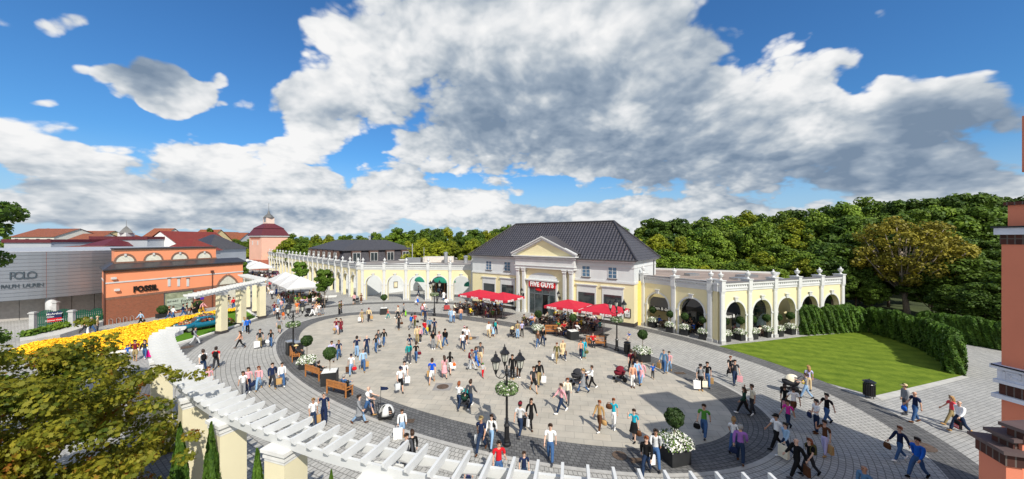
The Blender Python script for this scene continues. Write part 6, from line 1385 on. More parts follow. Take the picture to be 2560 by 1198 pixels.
PEOPLE='''211 832 woman 90 wa peach/jacket charcoal/trousers blond/short - - by the green fence
228 833 man 90 wb grey/jacket denim/jeans grey/short - bigR:white by the green fence
243 831 man 80 st beige/jacket darkgrey/trousers grey/short beige/cap - at the brick corner
352 812 woman 300 wa lightblue/shirt black/trousers dark/short - handL:black in front of the brick wall
423 800 man 110 wb black/tee denim/jeans ginger/short - - beside the bush at the show window
433 799 man 110 wc white/shirt denim/jeans brown/short - - beside the bush at the show window
458 793 man 90 wa navy/shirt denim/jeans dark/short - - before the show window
467 790 man 80 st black/tee grey/trousers dark/short - - before the show window
480 785 woman 270 wc khaki/shirt black/trousers dark/long - - right of the show window
493 783 woman 100 wa black/jacket black/trousers dark/long - handL:black by the second bush
507 784 man 60 wb pink/shirt mustard/trousers brown/short - bagR:yellow right of the second bush
510 822 man 180 st navy/tee denim/jeans dark/short - - beside the blue vintage car
520 820 woman 190 st charcoal/tee grey/trousers brown/long - - beside the blue vintage car
488 862 man 60 wa grey/shirt lightgrey/trousers dark/short - pack:black,handL:black on the white kerb of the lawn
319 900 girl 20 wc blue/tee lightdenim/shorts brown/long - - below the yellow flower bed
338 902 man 350 ph maroon/tee khaki/shorts dark/short - - below the yellow flower bed
362 896 woman 350 wa charcoal/jacket denim/jeans dark/long - bigL:hotpink below the yellow flower bed
508 930 man 190 wa white/tee darkdenim/jeans brown/short - pack:black,bigL:white left of the dark paving band
540 922 man 170 wb red/tee charcoal/trousers dark/short - pack:black on the dark paving band
522 978 woman 20 st pink/blouse beige/trousers ginger/short - - behind the pergola rafters
584 773 man 180 wa red/jacket denim/jeans ginger/short - pack:red left of the pergola columns
611 831 woman 200 wc lightblue/blouse lightdenim/jeans blond/long - - beside the pergola column
619 833 man 180 wa blue/jacket black/trousers dark/short - - beside the pergola column
600 870 woman 270 wb peach/jacket black/trousers brown/long - - striding on the pale ring
650 870 man 10 st charcoal/tee khaki/trousers brown/short - bigR:white,bagL:charcoal on the pale ring
677 867 woman 350 wc black/blouse denim/jeans brown/long - handR:white on the pale ring
698 833 man 175 wa grey/tee olive/shorts brown/short - - walking away toward the street
686 787 man 10 wb maroon/tee denim/shorts brown/short - - at the mouth of the street
694 798 woman 20 st white/tee black/trousers dark/long - - at the mouth of the street
708 799 woman 180 wc darkgrey/shirt orange/shorts blond/bun - - left of the plaza lamp
704 777 woman 30 wc pink/blouse denim/jeans brown/long - - at the mouth of the street
696 762 woman 170 st beige/shirt lightdenim/jeans blond/long - handR:white beside the cafe terrace
709 760 woman 190 wa black/tee denim/jeans dark/long - - beside the cafe terrace
680 748 man 340 wa white/shirt charcoal/trousers grey/short - - right of the pergola
691 736 man 150 st white/tee blue/jeans brown/short - - left of the cafe terrace
675 722 woman 0 wc red/shirt black/trousers dark/long - - near the red menu board
684 716 man 180 wb lightgrey/shirt navy/trousers dark/short - - near the red menu board
672 736 woman 200 wa white/blouse beige/trousers blond/long - - close to the pergola end
781 791 man 70 pu navy/tee white/trousers dark/short - - pushing a black pram
798 790 woman 190 st white/blouse grey/skirt blond/bun - - right of the black pram
806 788 man 200 st black/jacket grey/trousers dark/short - - right of the black pram
791 786 woman 170 st peach/tee white/trousers blond/long - - right of the black pram
848 786 man 80 sx olive/jacket black/trousers brown/short - - on the upper left ring
853 783 man 90 st brown/jacket charcoal/trousers dark/short - - on the upper left ring
841 835 man 10 wa maroon/tee lavender/shorts dark/short - handR:tan in the upper left of the slabs
852 833 woman 350 wb maroon/cardigan charcoal/trousers dark/long - - in the upper left of the slabs
739 766 woman 340 st green/blouse beige/trousers blond/short - - behind the plaza lamp
743 785 man 200 st orange/tee beige/shorts brown/short - - behind the plaza lamp
885 761 man 355 wb pink/polo black/shorts brown/short - - before the corner pier
903 759 woman 340 st brown/dress brown/shorts blond/long - - before the corner pier
905 806 woman 350 wa khaki/dress beige/shorts brown/short - bagR:white on the upper dark ring
922 803 man 10 wb beige/jacket charcoal/trousers grey/short maroon/cap bagL:tan on the upper dark ring
970 797 girl 90 wa coral/tee teal/leggings blond/long - - right of the black planter box
995 795 woman 270 wb cream/tee black/trousers ginger/bun - - right of the black planter box
1009 791 man 80 wc grey/hoodie charcoal/shorts brown/short - bigR:lime right of the black planter box
997 824 man 170 wa black/tee charcoal/trousers dark/short - handR:brown on the upper slabs
1029 823 man 150 wb navy/tee grey/trousers dark/short - pack:blue on the upper slabs
1037 818 woman 160 wc red/tee olive/trousers dark/bun - handR:black on the upper slabs
1044 763 woman 350 wc lightgrey/blouse blue/skirt brown/long - handR:white before the middle arch
1056 792 woman 180 st maroon/jacket denim/jeans ginger/long - pack:pink left of the far lamp
1061 784 woman 20 wb white/blouse denim/jeans ginger/long - - left of the far lamp
1063 806 man 180 sx navy/polo darkdenim/jeans grey/short - bagL:tan left of the far lamp
1074 832 man 170 wa plaid/shirt charcoal/trousers grey/short - bagL:yellow right of centre on the upper slabs
1061 840 man 150 wb red/shirt denim/jeans brown/short - handL:white on the upper slabs
1043 858 man 0 wc beige/jacket khaki/trousers grey/short - - walking with a woman in black
1050 857 woman 350 st pink/cardigan black/trousers brown/short - - beside a man in beige jacket
1086 838 man 200 st navy/tee charcoal/trousers dark/short - - behind two young people
1083 873 man 10 st black/vest grey/trousers dark/short black/cap pack:black in the centre of the slabs
1098 872 woman 20 wa pink/tee beige/trousers ginger/bun - - in the centre of the slabs
1113 867 man 340 wb black/hoodie denim/jeans dark/short black/cap - in the centre of the slabs
1024 884 woman 200 st navy/blouse navy/trousers dark/bun - - behind the man in checked shirt
1022 909 man 190 wc teal/shirt darkgrey/trousers grey/short - - left of centre on the slabs
1040 904 woman 170 wa black/tee denim/jeans brown/bun - handR:maroon left of centre on the slabs
892 892 man 175 ph navy/tee lightdenim/jeans dark/short - - on the left slabs
917 886 man 190 wa navy/tee darkdenim/jeans brown/bald - - on the left slabs
940 880 woman 20 wb black/tee denim/jeans brown/long - handL:charcoal on the left slabs
946 868 woman 10 wc darkgrey/jacket lightdenim/jeans brown/long - - on the left slabs
960 864 woman 340 wa black/jacket denim/jeans dark/long - - on the left slabs
829 904 man 10 wc lavender/shirt grey/trousers brown/short - - right of the topiary
847 897 woman 355 wb navy/blouse denim/jeans blond/long - - right of the topiary
908 928 man 0 wa lightblue/shirt denim/jeans grey/short - bagL:tan on the left slabs
878 937 woman 0 wb white/blouse lightdenim/jeans dark/short navy/cap handL:red,bagR:brown on the left slabs
1001 979 man 10 wa white/tee black/shorts dark/short navy/cap bagR:silver at the lower left of the slabs
1011 964 man 355 wb white/vest lightgrey/trousers dark/short - pack:navy,bagL:white at the lower left of the slabs
1080 958 man 170 wb royal/tee white/shorts brown/short - bagL:tan above the round manhole cover
1111 946 woman 200 wc pink/dress pink/shorts brown/long - - right of the manhole cover
1125 934 woman 170 wa black/blouse white/shorts black/long - handR:orange,bagR:white right of the manhole cover
1179 925 woman 60 wa grey/tee lightgrey/trousers ginger/short maroon/cap pack:maroon,bigL:silver right of the slab centre
1190 916 woman 60 wb denim/vest blue/jeans brown/long - - right of the slab centre
1201 909 man 0 wc darkgrey/tee beige/shorts brown/short - - right of the slab centre
1207 943 child 20 wb lightgrey/tee red/trousers brown/short green/cap - right of the slab centre
1157 876 man 190 wa white/tee darkdenim/jeans black/short - - near the upper manhole cover
1167 861 man 20 wb white/tee brown/shorts dark/short - handL:tan near the upper manhole cover
1161 858 woman 190 st white/blouse denim/jeans brown/short pink/cap - near the upper manhole cover
1147 1022 woman 160 pu white/shirt darkdenim/jeans ginger/bun - - leaning over the green pushchair
1176 1020 man 150 wa darkgrey/sweater darkdenim/jeans brown/short - - beside the green pushchair
1281 947 man 340 st black/blazer black/trousers dark/short - - behind the front lamp lanterns
1296 945 woman 200 st beige/jacket brown/trousers ginger/bun - - behind the front lamp lanterns
1334 979 man 20 wa charcoal/tee black/shorts brown/short - - right of the front lamp
1348 962 man 10 wb black/jacket khaki/trousers dark/short - bagL:white right of the front lamp
1403 1032 man 300 wa pink/shirt darkdenim/jeans brown/short - - on the lower right slabs
1419 1011 woman 350 ph cream/cardigan darkgrey/trousers ginger/bun - - on the lower right slabs
1457 982 woman 300 wb grey/coat denim/jeans blond/bun - - pushing a pram leftward
1480 972 woman 290 pu white/shirt black/trousers maroon/short - - behind the grey coated woman
1407 899 man 20 wa beige/coat darkdenim/jeans grey/bald - bagL:brown below the right red parasols
1392 905 woman 10 wb olive/jacket khaki/trousers ginger/bun - bagR:white below the right red parasols
1452 897 woman 350 wc peach/tee navy/trousers dark/long - - below the right red parasols
1460 895 woman 20 st turquoise/hoodie teal/trousers dark/short - handL:olive below the right red parasols
1345 869 woman 350 wb brown/jacket denim/jeans blond/long - - below the middle bench
1357 863 man 10 wa black/jacket darkdenim/jeans dark/short - handL:black below the middle bench
1294 846 man 200 st khaki/tee lightdenim/jeans brown/short - - pushing the beige hooded pram
1305 842 woman 190 wc lavender/blouse black/trousers blond/short - - beside the beige hooded pram
1222 843 woman 190 wa white/shirt beige/trousers ginger/short - bagR:tan below the left red parasols
1239 838 man 170 wb maroon/tee darkdenim/jeans dark/short - pack:teal below the left red parasols
1233 842 girl 200 wc lightblue/dress lightblue/shorts brown/long - - below the left red parasols
1127 807 man 350 st lightblue/shirt lightdenim/jeans grey/short - - left of the red parasol cafe
1134 806 woman 0 wc white/tee denim/jeans ginger/short - - left of the red parasol cafe
1152 801 woman 190 st peach/jacket denim/jeans brown/short - - left of the red parasol cafe
1116 773 man 10 pu white/shirt navy/trousers dark/short - - pushing a red cart
1093 759 boy 20 st darkgrey/jacket black/trousers dark/short - - right of the far lamp
1109 751 woman 190 wb white/cardigan denim/jeans brown/short - - before the bright shop doorway
1104 744 man 180 wa charcoal/tee charcoal/trousers dark/short - - before the bright shop doorway
1098 742 man 0 st plaid/shirt navy/trousers dark/short - - before the bright shop doorway
1123 741 woman 20 st red/shirt denim/jeans brown/long - - right of the bright shop doorway
1128 741 man 350 st blue/tee denim/jeans dark/short - - right of the bright shop doorway
1046 739 man 90 wc grey/tee denim/jeans dark/short - - under the left green awning
1064 741 woman 270 st lightblue/tee charcoal/trousers dark/long - - under the left green awning
1300 1088 man 160 wa silver/tee darkdenim/jeans dark/short maroon/cap bagR:black,bagR:white beside the front lamp post
1328 1070 woman 20 wb black/jacket black/leggings brown/long - bigR:charcoal beside the front lamp post
1376 1155 man 355 wc white/tee denim/jeans brown/short - - on the lower dark ring
1203 1130 man 340 wb navy/tee darkdenim/jeans brown/short khaki/cap bagR:silver on the lower dark ring
1229 1118 woman 340 wa white/shirt lightdenim/jeans brown/bun - pack:black on the lower dark ring
1247 1209 man 10 sx red/polo denim/jeans dark/short - - behind the bottom rafters
1310 1215 boy 10 st navy/vest darkdenim/jeans brown/short - - behind the bottom rafters
1171 1230 girl 20 st purple/tee navy/trousers dark/long - - behind the bottom rafters
1499 1077 woman 330 wc tan/jacket brown/trousers ginger/short - handL:tan on the lower right slabs
1534 1071 woman 350 ph turquoise/tee white/trousers ginger/short - handR:brown on the lower right slabs
1585 1103 woman 340 ph turquoise/blouse black/skirt brown/short - handL:brown on the lower right slabs
1616 1190 man 350 wb black/jacket darkdenim/jeans ginger/short - pack:black at the bottom edge
1639 1168 man 10 wa silver/shirt denim/jeans dark/short - pack:charcoal,bagR:white left of the large front planter
1760 1091 man 350 wa green/tee denim/jeans brown/short - handR:black right of the large front planter
1860 1036 woman 290 wb darkgreen/jacket black/leggings brown/long - handR:brown on the right dark ring
1880 1037 man 300 ph cream/tee charcoal/trousers brown/short - - on the right dark ring
1851 1157 man 180 wc purple/shirt darkdenim/jeans grey/short - handL:navy in the tower shadow
1834 1127 woman 170 wb white/tee denim/jeans blond/bun - - in the tower shadow
1941 1122 man 310 wa white/tee black/trousers dark/short black/cap - at the tower shadow edge
1964 1141 woman 320 wb lightblue/shirt darkdenim/jeans dark/bun - bigL:cream at the tower shadow edge
1992 1193 man 310 wa black/jacket black/trousers grey/bald - bagL:brown in the tower shadow
2024 1187 woman 320 wb black/tee charcoal/leggings ginger/long - pack:olive in the tower shadow
2062 1139 woman 330 ph brown/blouse lavender/trousers dark/short - bagL:tan on the right pale ring
1970 1075 woman 330 wa magenta/tee darkdenim/jeans brown/bun - - among the right hand group
1962 1032 woman 200 wc black/tee charcoal/trousers brown/bun - - among the right hand group
1984 1042 man 200 wb white/tee brown/shorts dark/short - bagL:pink among the right hand group
2041 1083 man 300 sx white/tee darkdenim/jeans dark/short - handL:navy in the right hand group
2067 1061 man 320 wa black/tee denim/jeans dark/short - - in the right hand group
2015 996 woman 280 pu grey/tee lightdenim/jeans brown/bun - - pushing the cream hooded pram
2022 977 woman 200 st lavender/blouse beige/trousers blond/long - handL:yellow behind the cream pram
1751 976 man 20 st grey/tee black/trousers dark/short charcoal/cap pack:black,bigR:white,bagL:cream on the dark ring at the right
1768 968 man 10 wc black/tee denim/jeans dark/short - bagL:tan on the dark ring at the right
1826 944 woman 20 wa black/blouse black/trousers ginger/short - handR:black on the right pale ring
1837 960 man 10 wb charcoal/vest darkdenim/jeans dark/short - bagL:pink on the right pale ring
1660 931 man 340 wc plaid/shirt denim/jeans grey/short - bagR:tan right of the flower topiary
1673 930 woman 350 wb pink/tee lightdenim/jeans brown/bun - - right of the flower topiary
1632 946 child 0 wc blue/tee charcoal/trousers blond/short - - right of the flower topiary
1604 957 woman 340 wa pink/cardigan lightdenim/jeans brown/short - - left of the small blond child
1582 969 woman 10 st peach/jacket white/leggings brown/bun - handL:darkgrey behind the dark red pram
1592 960 man 20 pu lightblue/shirt denim/jeans brown/short - - behind the dark red pram
1578 932 man 200 wc maroon/tee charcoal/trousers brown/short - - left of the flower topiary
1587 936 woman 190 st black/tee navy/trousers brown/long - - left of the flower topiary
1573 850 child 330 si blue/tee beige/shorts blond/short - - sitting on the pavers near the bin
2263 1036 man 300 st grey/jacket darkgrey/trousers brown/short beige/cap - on the paved side path
2288 1055 man 310 wc navy/polo denim/jeans grey/bald - handR:blue on the paved side path
2379 1063 woman 300 wa coral/tee khaki/trousers blond/long - saleL:black on the paved side path
2399 1080 man 320 wb white/hoodie darkdenim/jeans grey/bald - saleL:black on the paved side path
2250 1151 woman 320 wa navy/jacket denim/jeans ginger/short - handR:brown left of the manhole on the dark band
2294 1194 man 330 wb blue/sweater denim/jeans dark/short - - left of the manhole on the dark band
2162 1279 man 320 st plaid/shirt denim/jeans brown/bald - - at the bottom edge right
608 990 woman 350 wc white/blouse grey/trousers brown/long - - on the pale ring near the pergola
621 981 woman 350 st pink/blouse navy/trousers brown/long - handL:navy on the pale ring near the pergola
647 974 woman 350 wb pink/shirt lightdenim/jeans ginger/long - handR:navy on the pale ring near the pergola
681 970 man 10 wa navy/blazer charcoal/trousers brown/short - - on the pale ring near the pergola
705 966 woman 10 wc white/jacket denim/jeans dark/short - bagR:tan on the pale ring near the pergola
783 1070 woman 10 wc white/tee darkdenim/jeans blond/short - handR:cream,bagL:tan behind the left rafters
810 1059 man 350 ph navy/polo navy/trousers grey/short - - behind the left rafters
898 1058 woman 60 wa grey/cardigan lightdenim/jeans dark/bun - - on the lower dark ring
920 1040 man 60 pu white/tee denim/shorts brown/bald - - pushing the white toy buggy
1005 1092 boy 10 st white/shirt lightdenim/shorts brown/short - bigR:white right of the toy buggy
1031 1169 woman 200 st black/sweater black/trousers brown/short - - behind the middle rafters
1016 1187 man 20 st darkgrey/shirt charcoal/trousers dark/short - - behind the middle rafters
931 1037 child 60 st darkgrey/tee navy/trousers brown/short - - beside the toy buggy
1466 968 child 300 wc navy/jacket charcoal/trousers dark/short - - between the two women with the pram
630 716 woman 200 st green/tee denim/jeans brown/long - - in the far street crowd
655 700 man 180 wa white/tee navy/trousers dark/short - - in the far street crowd
640 703 woman 10 wb red/tee beige/trousers dark/long - - in the far street crowd
622 706 man 20 st charcoal/jacket denim/jeans grey/short - - in the far street crowd
648 693 woman 170 st yellow/tee denim/jeans blond/long - - in the far street crowd
632 691 man 0 wc blue/tee charcoal/trousers dark/short - - in the far street crowd
612 696 woman 30 st orange/tee navy/trousers brown/long - - in the far street crowd
663 712 man 350 wa black/tee khaki/shorts brown/short - - in the far street crowd
700 707 woman 180 wb white/blouse black/trousers blond/long - - in the far street crowd
670 690 man 190 st lightgrey/tee denim/jeans dark/short - - in the far street crowd
690 705 man 0 wc olive/jacket beige/trousers grey/short - - beside the far street lamp
562 760 woman 170 st pink/tee navy/trousers brown/long - - left of the smaller pergola
572 765 man 190 wa charcoal/tee khaki/trousers dark/short - - left of the smaller pergola
665 732 man 10 st maroon/polo charcoal/trousers dark/short - - right of the smaller pergola
1888 800 woman 190 wc khaki/dress khaki/shorts blond/bun - - inside the fourth arcade bay
1907 812 girl 200 wa red/tee denim/jeans brown/long - - inside the fourth arcade bay'''
for ln in PEOPLE.split('\n'):
    p=ln.split(' ',10); x,y=float(p[0]),float(p[1]); noun=p[2]; g=G(x,y,.02)
    tcol,tk=p[5].split('/'); bcol,bk=p[6].split('/')
    w2=f' and {wd(bcol)} {bk}' if tk!='dress' else ''
    lab=f'{noun} in {wd(tcol)} {tk}{w2} {p[10]}'
    if lab in LABELS or len(lab.split())>16: print('LABEL',len(lab.split()),lab)
    bags=[b for b in p[9].split(',') if b!='-']; bags2=[]
    for b in bags:
        bags2.append(b.replace('bagR','bagR'))
    hat=None if p[8]=='-' else tuple(p[8].split('/'))
    hr=p[7]; hc_,hs_=hr.split('/'); hc_=hc_ if hc_ in HAIRC else 'brown'
    person(g,heading(g.x,g.y,float(p[3])),noun,p[4],p[5],p[6],hc_+'/'+hs_,lab,shoes=pr.choice(['black','charcoal','white','brown','darkgrey','tan']),hat=hat,bags=[b for b in bags2],bagwhere=' '.join(p[10].split()[:6]) if len(p[10].split())<=6 else '')
# ------------------------------------------------------------------ street lamps
LANT=mat('lantern_glass',(.55,.55,.48),.1,var=.1,spec=.8)
def lanternpart(par,loc,k=1.0):
    m=MB(); z=0
    m.lathe([(.03,-.22),(.05,-.18),(.10,-.02),(.12,0),(.12,.03),(.02,.03)],n=6)
    for i in range(6):
        a=2*math.pi*i/6; m.tube([(.115*math.cos(a),.115*math.sin(a),.0),(.20*math.cos(a),.20*math.sin(a),.42)],.014,4)
    m.lathe([(.215,.40),(.27,.43),(.27,.46),(.17,.56),(.10,.62),(.09,.66),(.11,.68),(.05,.74),(.02,.78),(.035,.82),(.005,.90)],n=6)
    me=getmesh('lant',lambda:mk(m,BLACK)); o=placepart('lantern',me,par,loc); o.scale=(k,)*3
    g=getmesh('lantg',lambda:mk(MB().lathe([(.10,.02),(.185,.41)],n=6),LANT)); placepart('lantern_glass',g,o,(0,0,0)); return o
def lampmeshes():
    p=MB(); p.lathe([(.22,0),(.22,.10),(.15,.16),(.17,.22),(.13,.32),(.12,.9),(.15,.95),(.15,1.0),(.085,1.1),(.065,1.25),(.06,2.6),(.085,2.62),(.085,2.68),(.055,2.75),(.05,3.5),(.10,3.55),(.10,3.62),(.05,3.7),(.045,4.0)],n=12)
    return mk(p,BLACK)
def streetlamp(px,py,lab,rot=0.0,basket=True,s=1.0):
    g=G(px,py,.02); t=thing('street_lamp',lab,'street lamp',g,rot,'black street lamps with three lanterns'); t.scale=(s,)*3
    placepart('post',getmesh('lamppost',lampmeshes),t,(0,0,0))
    for k in range(3):
        a=R(90+120*k)
        def arm():
            m=MB(); m.tube([(.04,0,3.55),(.25,0,3.42),(.50,0,3.48),(.66,0,3.62),(.70,0,3.74)],.022,6)
            m.tube([(.06,0,3.72),(.25,0,3.70),(.42,0,3.62),(.50,0,3.52),(.42,0,3.46),(.34,0,3.52),(.38,0,3.58)],.014,5); m.tube([(.10,0,3.30),(.22,0,3.34),(.26,0,3.44),(.18,0,3.46)],.012,5); return mk(m,BLACK,True)
        o=placepart('arm',getmesh('lamparm',arm),t,(0,0,0),a); lanternpart(o,(.70,0,3.94),1.05)
    if basket:
        def bs():
            r_=np.random.default_rng(8); n=1500; a=r_.uniform(0,2*math.pi,n); q=r_.uniform(0,2*math.pi,n); P=np.stack([(.36+.22*np.cos(q))*np.cos(a),(.36+.22*np.cos(q))*np.sin(a),2.85+.22*np.sin(q)],1); N=np.stack([np.cos(a)*np.cos(q),np.sin(a)*np.cos(q),np.sin(q)+.3],1)
            return leafmesh('basket',P,N,.075,blossommat('basket_blossoms',[(.07,.14,.03),(.12,.2,.05),(.7,.7,.62),(.06,.1,.03),(.2,.28,.12)]),'quad',r_)
        b=placepart('flower_basket',getmesh('lampbasket',bs),t,(0,0,0)); MB().tube([(.55*math.cos(a),.55*math.sin(a),2.68) for a in np.linspace(0,2*math.pi,17)],.015,4).build('basket_ring',BLACK,b)
    return t
streetlamp(1267,1112,'black three lantern lamp with flower basket standing nearest on the dark ring',R(10))
streetlamp(733,892,'black three lantern lamp with flower basket by the two black bins on the left',R(60))
streetlamp(1086,789,'far black three lantern lamp with basket before the five arch arcade',R(25))
streetlamp(1542,876,'black three lantern lamp with flower basket in front of the right red parasols',R(-12))
streetlamp(833,722,'distant dark lamp without flowers against the long arcade',R(0),False,.95)
streetlamp(690,706,'most distant dark lamp without flowers in the street beside the white parasols',R(30),False,.95)
# wall lamps on the portico
for px,py,l in ((565,690,'black wall lantern on the left portico wall'),(838,715,'black wall lantern on the right portico wall')):
    u,z=fg.uz(*P3(px,py),-.9); t=thing('wall_lamp',l,'wall lamp',fg.w(u,-.95,z-.2),fg.rz); lanternpart(t,(0,-.35,.1),.95); MB().tube([(0,.1,-.15),(0,-.2,-.25),(0,-.35,-.12)],.03,6).box(-.08,.08,0,.12,-.35,.05).build('bracket',BLACK,t)
# ------------------------------------------------------------------ planters with topiary
BALL={}
def ballmesh(r,seed=3):
    r_=np.random.default_rng(seed); n=int(2600*(r/.45)**2); d=r_.normal(0,1,(n,3)); d/=np.linalg.norm(d,axis=1,keepdims=True); rr=r*(1-.16*r_.random(n)**2)*(1+.06*np.sin(d[:,0]*7+d[:,2]*5))
    return leafmesh('ball',d*rr[:,None],d,.075,LX,'quad',r_)
WB=blossommat('white_petunias',[(.80,.80,.76),(.08,.15,.02),(.82,.81,.74),(.10,.18,.03),(.85,.85,.82)])
def petunias(w_,seed=4,n=1500):
    r_=np.random.default_rng(seed); P=r_.uniform(-1,1,(n,3)); P[:,0]*=w_*.66; P[:,1]*=w_*.66; q=np.maximum(abs(P[:,0]),abs(P[:,1]))/(w_*.66); P[:,2]=.14*(1-q**3)+r_.uniform(-.10,.16,n)*(1)-.12*(q>.85)
    N=np.stack([P[:,0],P[:,1],np.full(n,.35)],1); return leafmesh('petunias',P,N,.085,WB,'flower',r_)
def planter(px,py,lab,size=.9,h=.85,ball=.48,zb=2.25,flowers=True,grp='black box planters on the plaza',rz=.3):
    g=G(px,py,.02); t=thing('box_planter',lab,'planter',(g.x,g.y+size*.45,.02),rz,grp); a=size/2
    m=MB().box(-a,a,-a,a,0,h-.02); m.box(-a-.015,a+.015,-a-.015,a+.015,h-.05,h); m.build('box',ANTH,t)
    tt=thing('topiary_tree','', 'topiary',(g.x,g.y+size*.45,.02+h),rz,'ball topiary trees in box planters'); tt['label']=('ball topiary in the '+lab)
    tt['label']=' '.join(tt['label'].split()[:16])
    placepart('crown',getmesh(('ball',ball),lambda:ballmesh(ball)),tt,(0,0,zb-h)); placepart('stem',getmesh(('stem',zb-h),lambda:mk(MB().tube([(0,0,-.1),(.02,.01,(zb-h)*.5),(0,0,zb-h)],.024,6),BARK)),tt,(0,0,0))
    if flowers:
        o=placepart('white_flowers',getmesh(('pet',size),lambda:petunias(size)),None,(g.x,g.y+size*.45,.02+h+.06),rz); tag(o,' '.join(('white petunias filling the '+lab).split()[:16]),'flowers',(grp+' flowers'))
    else: placepart('gravel',getmesh(('grv',size,h),lambda:mk(MB().box(-a+.03,a-.03,-a+.03,a-.03,h-.06,h+.012),GRAVEL)),t,(0,0,0))
    return t
planter(1697,1165,'large black box nearest the camera on the right',1.0,.90,.42,1.98,rz=.25)
planter(1611,906,'black box right of the red parasols',.95,.85,.40,2.22)
planter(1434,850,'black gravel topped box between the two front benches',.95,.85,.37,2.2,False)
planter(1346,836,'black box left of the front bench and red parasols',.95,.6,.40,2.1)
planter(957,787,'lone black gravel topped box on the upper ring',.95,.85,.42,2.3,False)
planter(816,965,'black gravel topped box between the two left benches',1.0,.9,.43,2.16,False)
planter(759,924,'black box below the two left bins',.95,.6,.42,2.16)
for i,(px,py,l) in enumerate(((1635,822,'first black box from the hall end of the right arcade'),(1679,835,'second black box from the hall end of the right arcade'),(1716,842,'third black box left side of the second right arch'),(1763,853,'fourth black box beside the corner pier'),(1818,858,'black box just right of the corner pier'),(1856,855,'black box on the right side of the first hedge end arch'),(1887,852,'black box on the left side of the second hedge end arch'),(1922,847,'black box on the right side of the second hedge end arch'),(1951,845,'black box on the left side of the third hedge end arch'),(1982,840,'black box on the right side of the third hedge end arch'))):
    planter(px,py-3,l,.72,.8,.38,2.0,True,'black box planters in the right arches',.8 if i<4 else .35)
def bush(px,py,lab,r=.55):
    g=G(px,py); t=thing('potted_bush',lab,'bush',g,fo.rz,'round box bushes in planters before the orange shop'); MB().box(-.6,.6,-.3,.3,0,.55).build('box',ANTH,t); placepart('foliage',getmesh(('ball',r),lambda:ballmesh(r)),t,(0,0,1.05))
bush(406,794,'left round bush in a dark box at the show window'); bush(496,780,'right round bush in a dark box below the plaques')
# ------------------------------------------------------------------ benches
def bench(px,py,face,lab,Lb=1.75):
    g=G(px,py,.02); t=thing('wooden_bench',lab,'bench',g,heading(g.x,g.y,face),'honey coloured wooden benches'); h=Lb/2
    m=MB(); [m.box(-h,h,-.22+k*.105,-.22+k*.105+.085,.42,.445) for k in range(5)]; m.build('seat',WOOD,t)
    m=MB(); [m.box(-h+.07+k*.098,-h+.07+k*.098+.05,-.30,-.275,.52,.86) for k in range(int((Lb-.14)/.098)+1)]; m.box(-h,h,-.315,-.26,.86,.95).box(-h,h,-.31,-.265,.50,.56); m.build('backrest',WOOD,t)
    for sx in (-1,1):
        for y0,hh in ((-.30,.95),(.22,.64)): m=MB(); m.box(sx*h-.035,sx*h+.035,y0-.03,y0+.04,0,hh); m.build('leg',WOOD,t)
        m=MB(); m.box(sx*h-.04,sx*h+.04,-.28,.30,.62,.66); m.build('armrest',WOOD,t)
    m=MB(); m.box(-h,h,.20,.24,.34,.42); m.build('apron',WOOD,t); return t,g
b1=bench(738,897,95,'wooden bench beside the bins where a person in a straw hat sits')
b2=bench(790,944,120,'wooden bench left of the gravel topped planter with a seated woman in black')
b3=bench(850,985,130,'wooden bench nearest the camera with a seated man in blue')
b4=bench(1384,836,5,'wooden bench in front of the right red parasols by the bollard')
b5=bench(1490,866,10,'wooden bench near the right lamp with a person in red striped shirt')
def sit(loc,rz,noun,top,bot,hair,lab,hat=None,pose='si',off=.0):
    return person((loc[0],loc[1],loc[2] if len(loc)>2 else .02),rz,noun,pose,top,bot,hair,lab,hat=hat,shoes=pr.choice(['black','white','charcoal','brown']))
for (bt_,g),n,tp,bo,hr,lb,ht in ((b1,'woman','charcoal/jacket','black/trousers','blond/short','woman in dark jacket and straw hat sitting on the bench by the bins',('straw','hat')),(b2,'woman','black/jacket','charcoal/trousers','dark/short','woman in black sitting on the bench beside the gravel topped planter',None),(b3,'man','denim/shirt','darkdenim/jeans','grey/short','man in blue shirt leaning forward on the nearest bench',None),(b5,'man','red/tee','charcoal/trousers','brown/short','person in red shirt sitting on the bench near the right lamp',None)):
    M=Matrix.Rotation(bt_.rotation_euler.z,4,'Z'); q=M@Vector((.3,.02,0)); sit((g.x+q.x,g.y+q.y,.02),bt_.rotation_euler.z,n,tp,bo,hr,lb,ht)
# ------------------------------------------------------------------ bins, bollards, racks
def bin_(px,py,lab,s=1.0):
    t=thing('litter_bin',lab,'litter bin',G(px,py,.02),.4,'black litter bins'); t.scale=(s,)*3
    m=MB(); m.lathe([(.25,.14),(.27,.16),(.27,.85),(.25,.88)],n=18); m.build('body',BLACK,t)
    m=MB(); [m.tube([(.285*math.cos(a),.285*math.sin(a),.14),(.285*math.cos(a),.285*math.sin(a),.86)],.012,4) for a in np.linspace(0,2*math.pi,19)[:-1]]; m.build('bar_cage',BLACK,t)
    m=MB(); m.lathe([(.32,.98),(.32,1.0),(.18,1.08),(.03,1.10),(.02,1.18)],n=18); [m.tube([(.2*math.cos(a),.2*math.sin(a),.86),(.2*math.cos(a),.2*math.sin(a),1.0)],.014,4) for a in (0,2.1,4.2)]; m.build('lid',BLACK,t)
    m=MB(); [m.tube([(.2*math.cos(a),.2*math.sin(a),0),(.2*math.cos(a),.2*math.sin(a),.16)],.02,5) for a in (.5,2.6,4.7)]; m.build('leg',BLACK,t)
bin_(2173,994,'black litter bin at the front corner of the striped lawn',1.05); bin_(1568,884,'black litter bin right of the lamp by the red parasols')
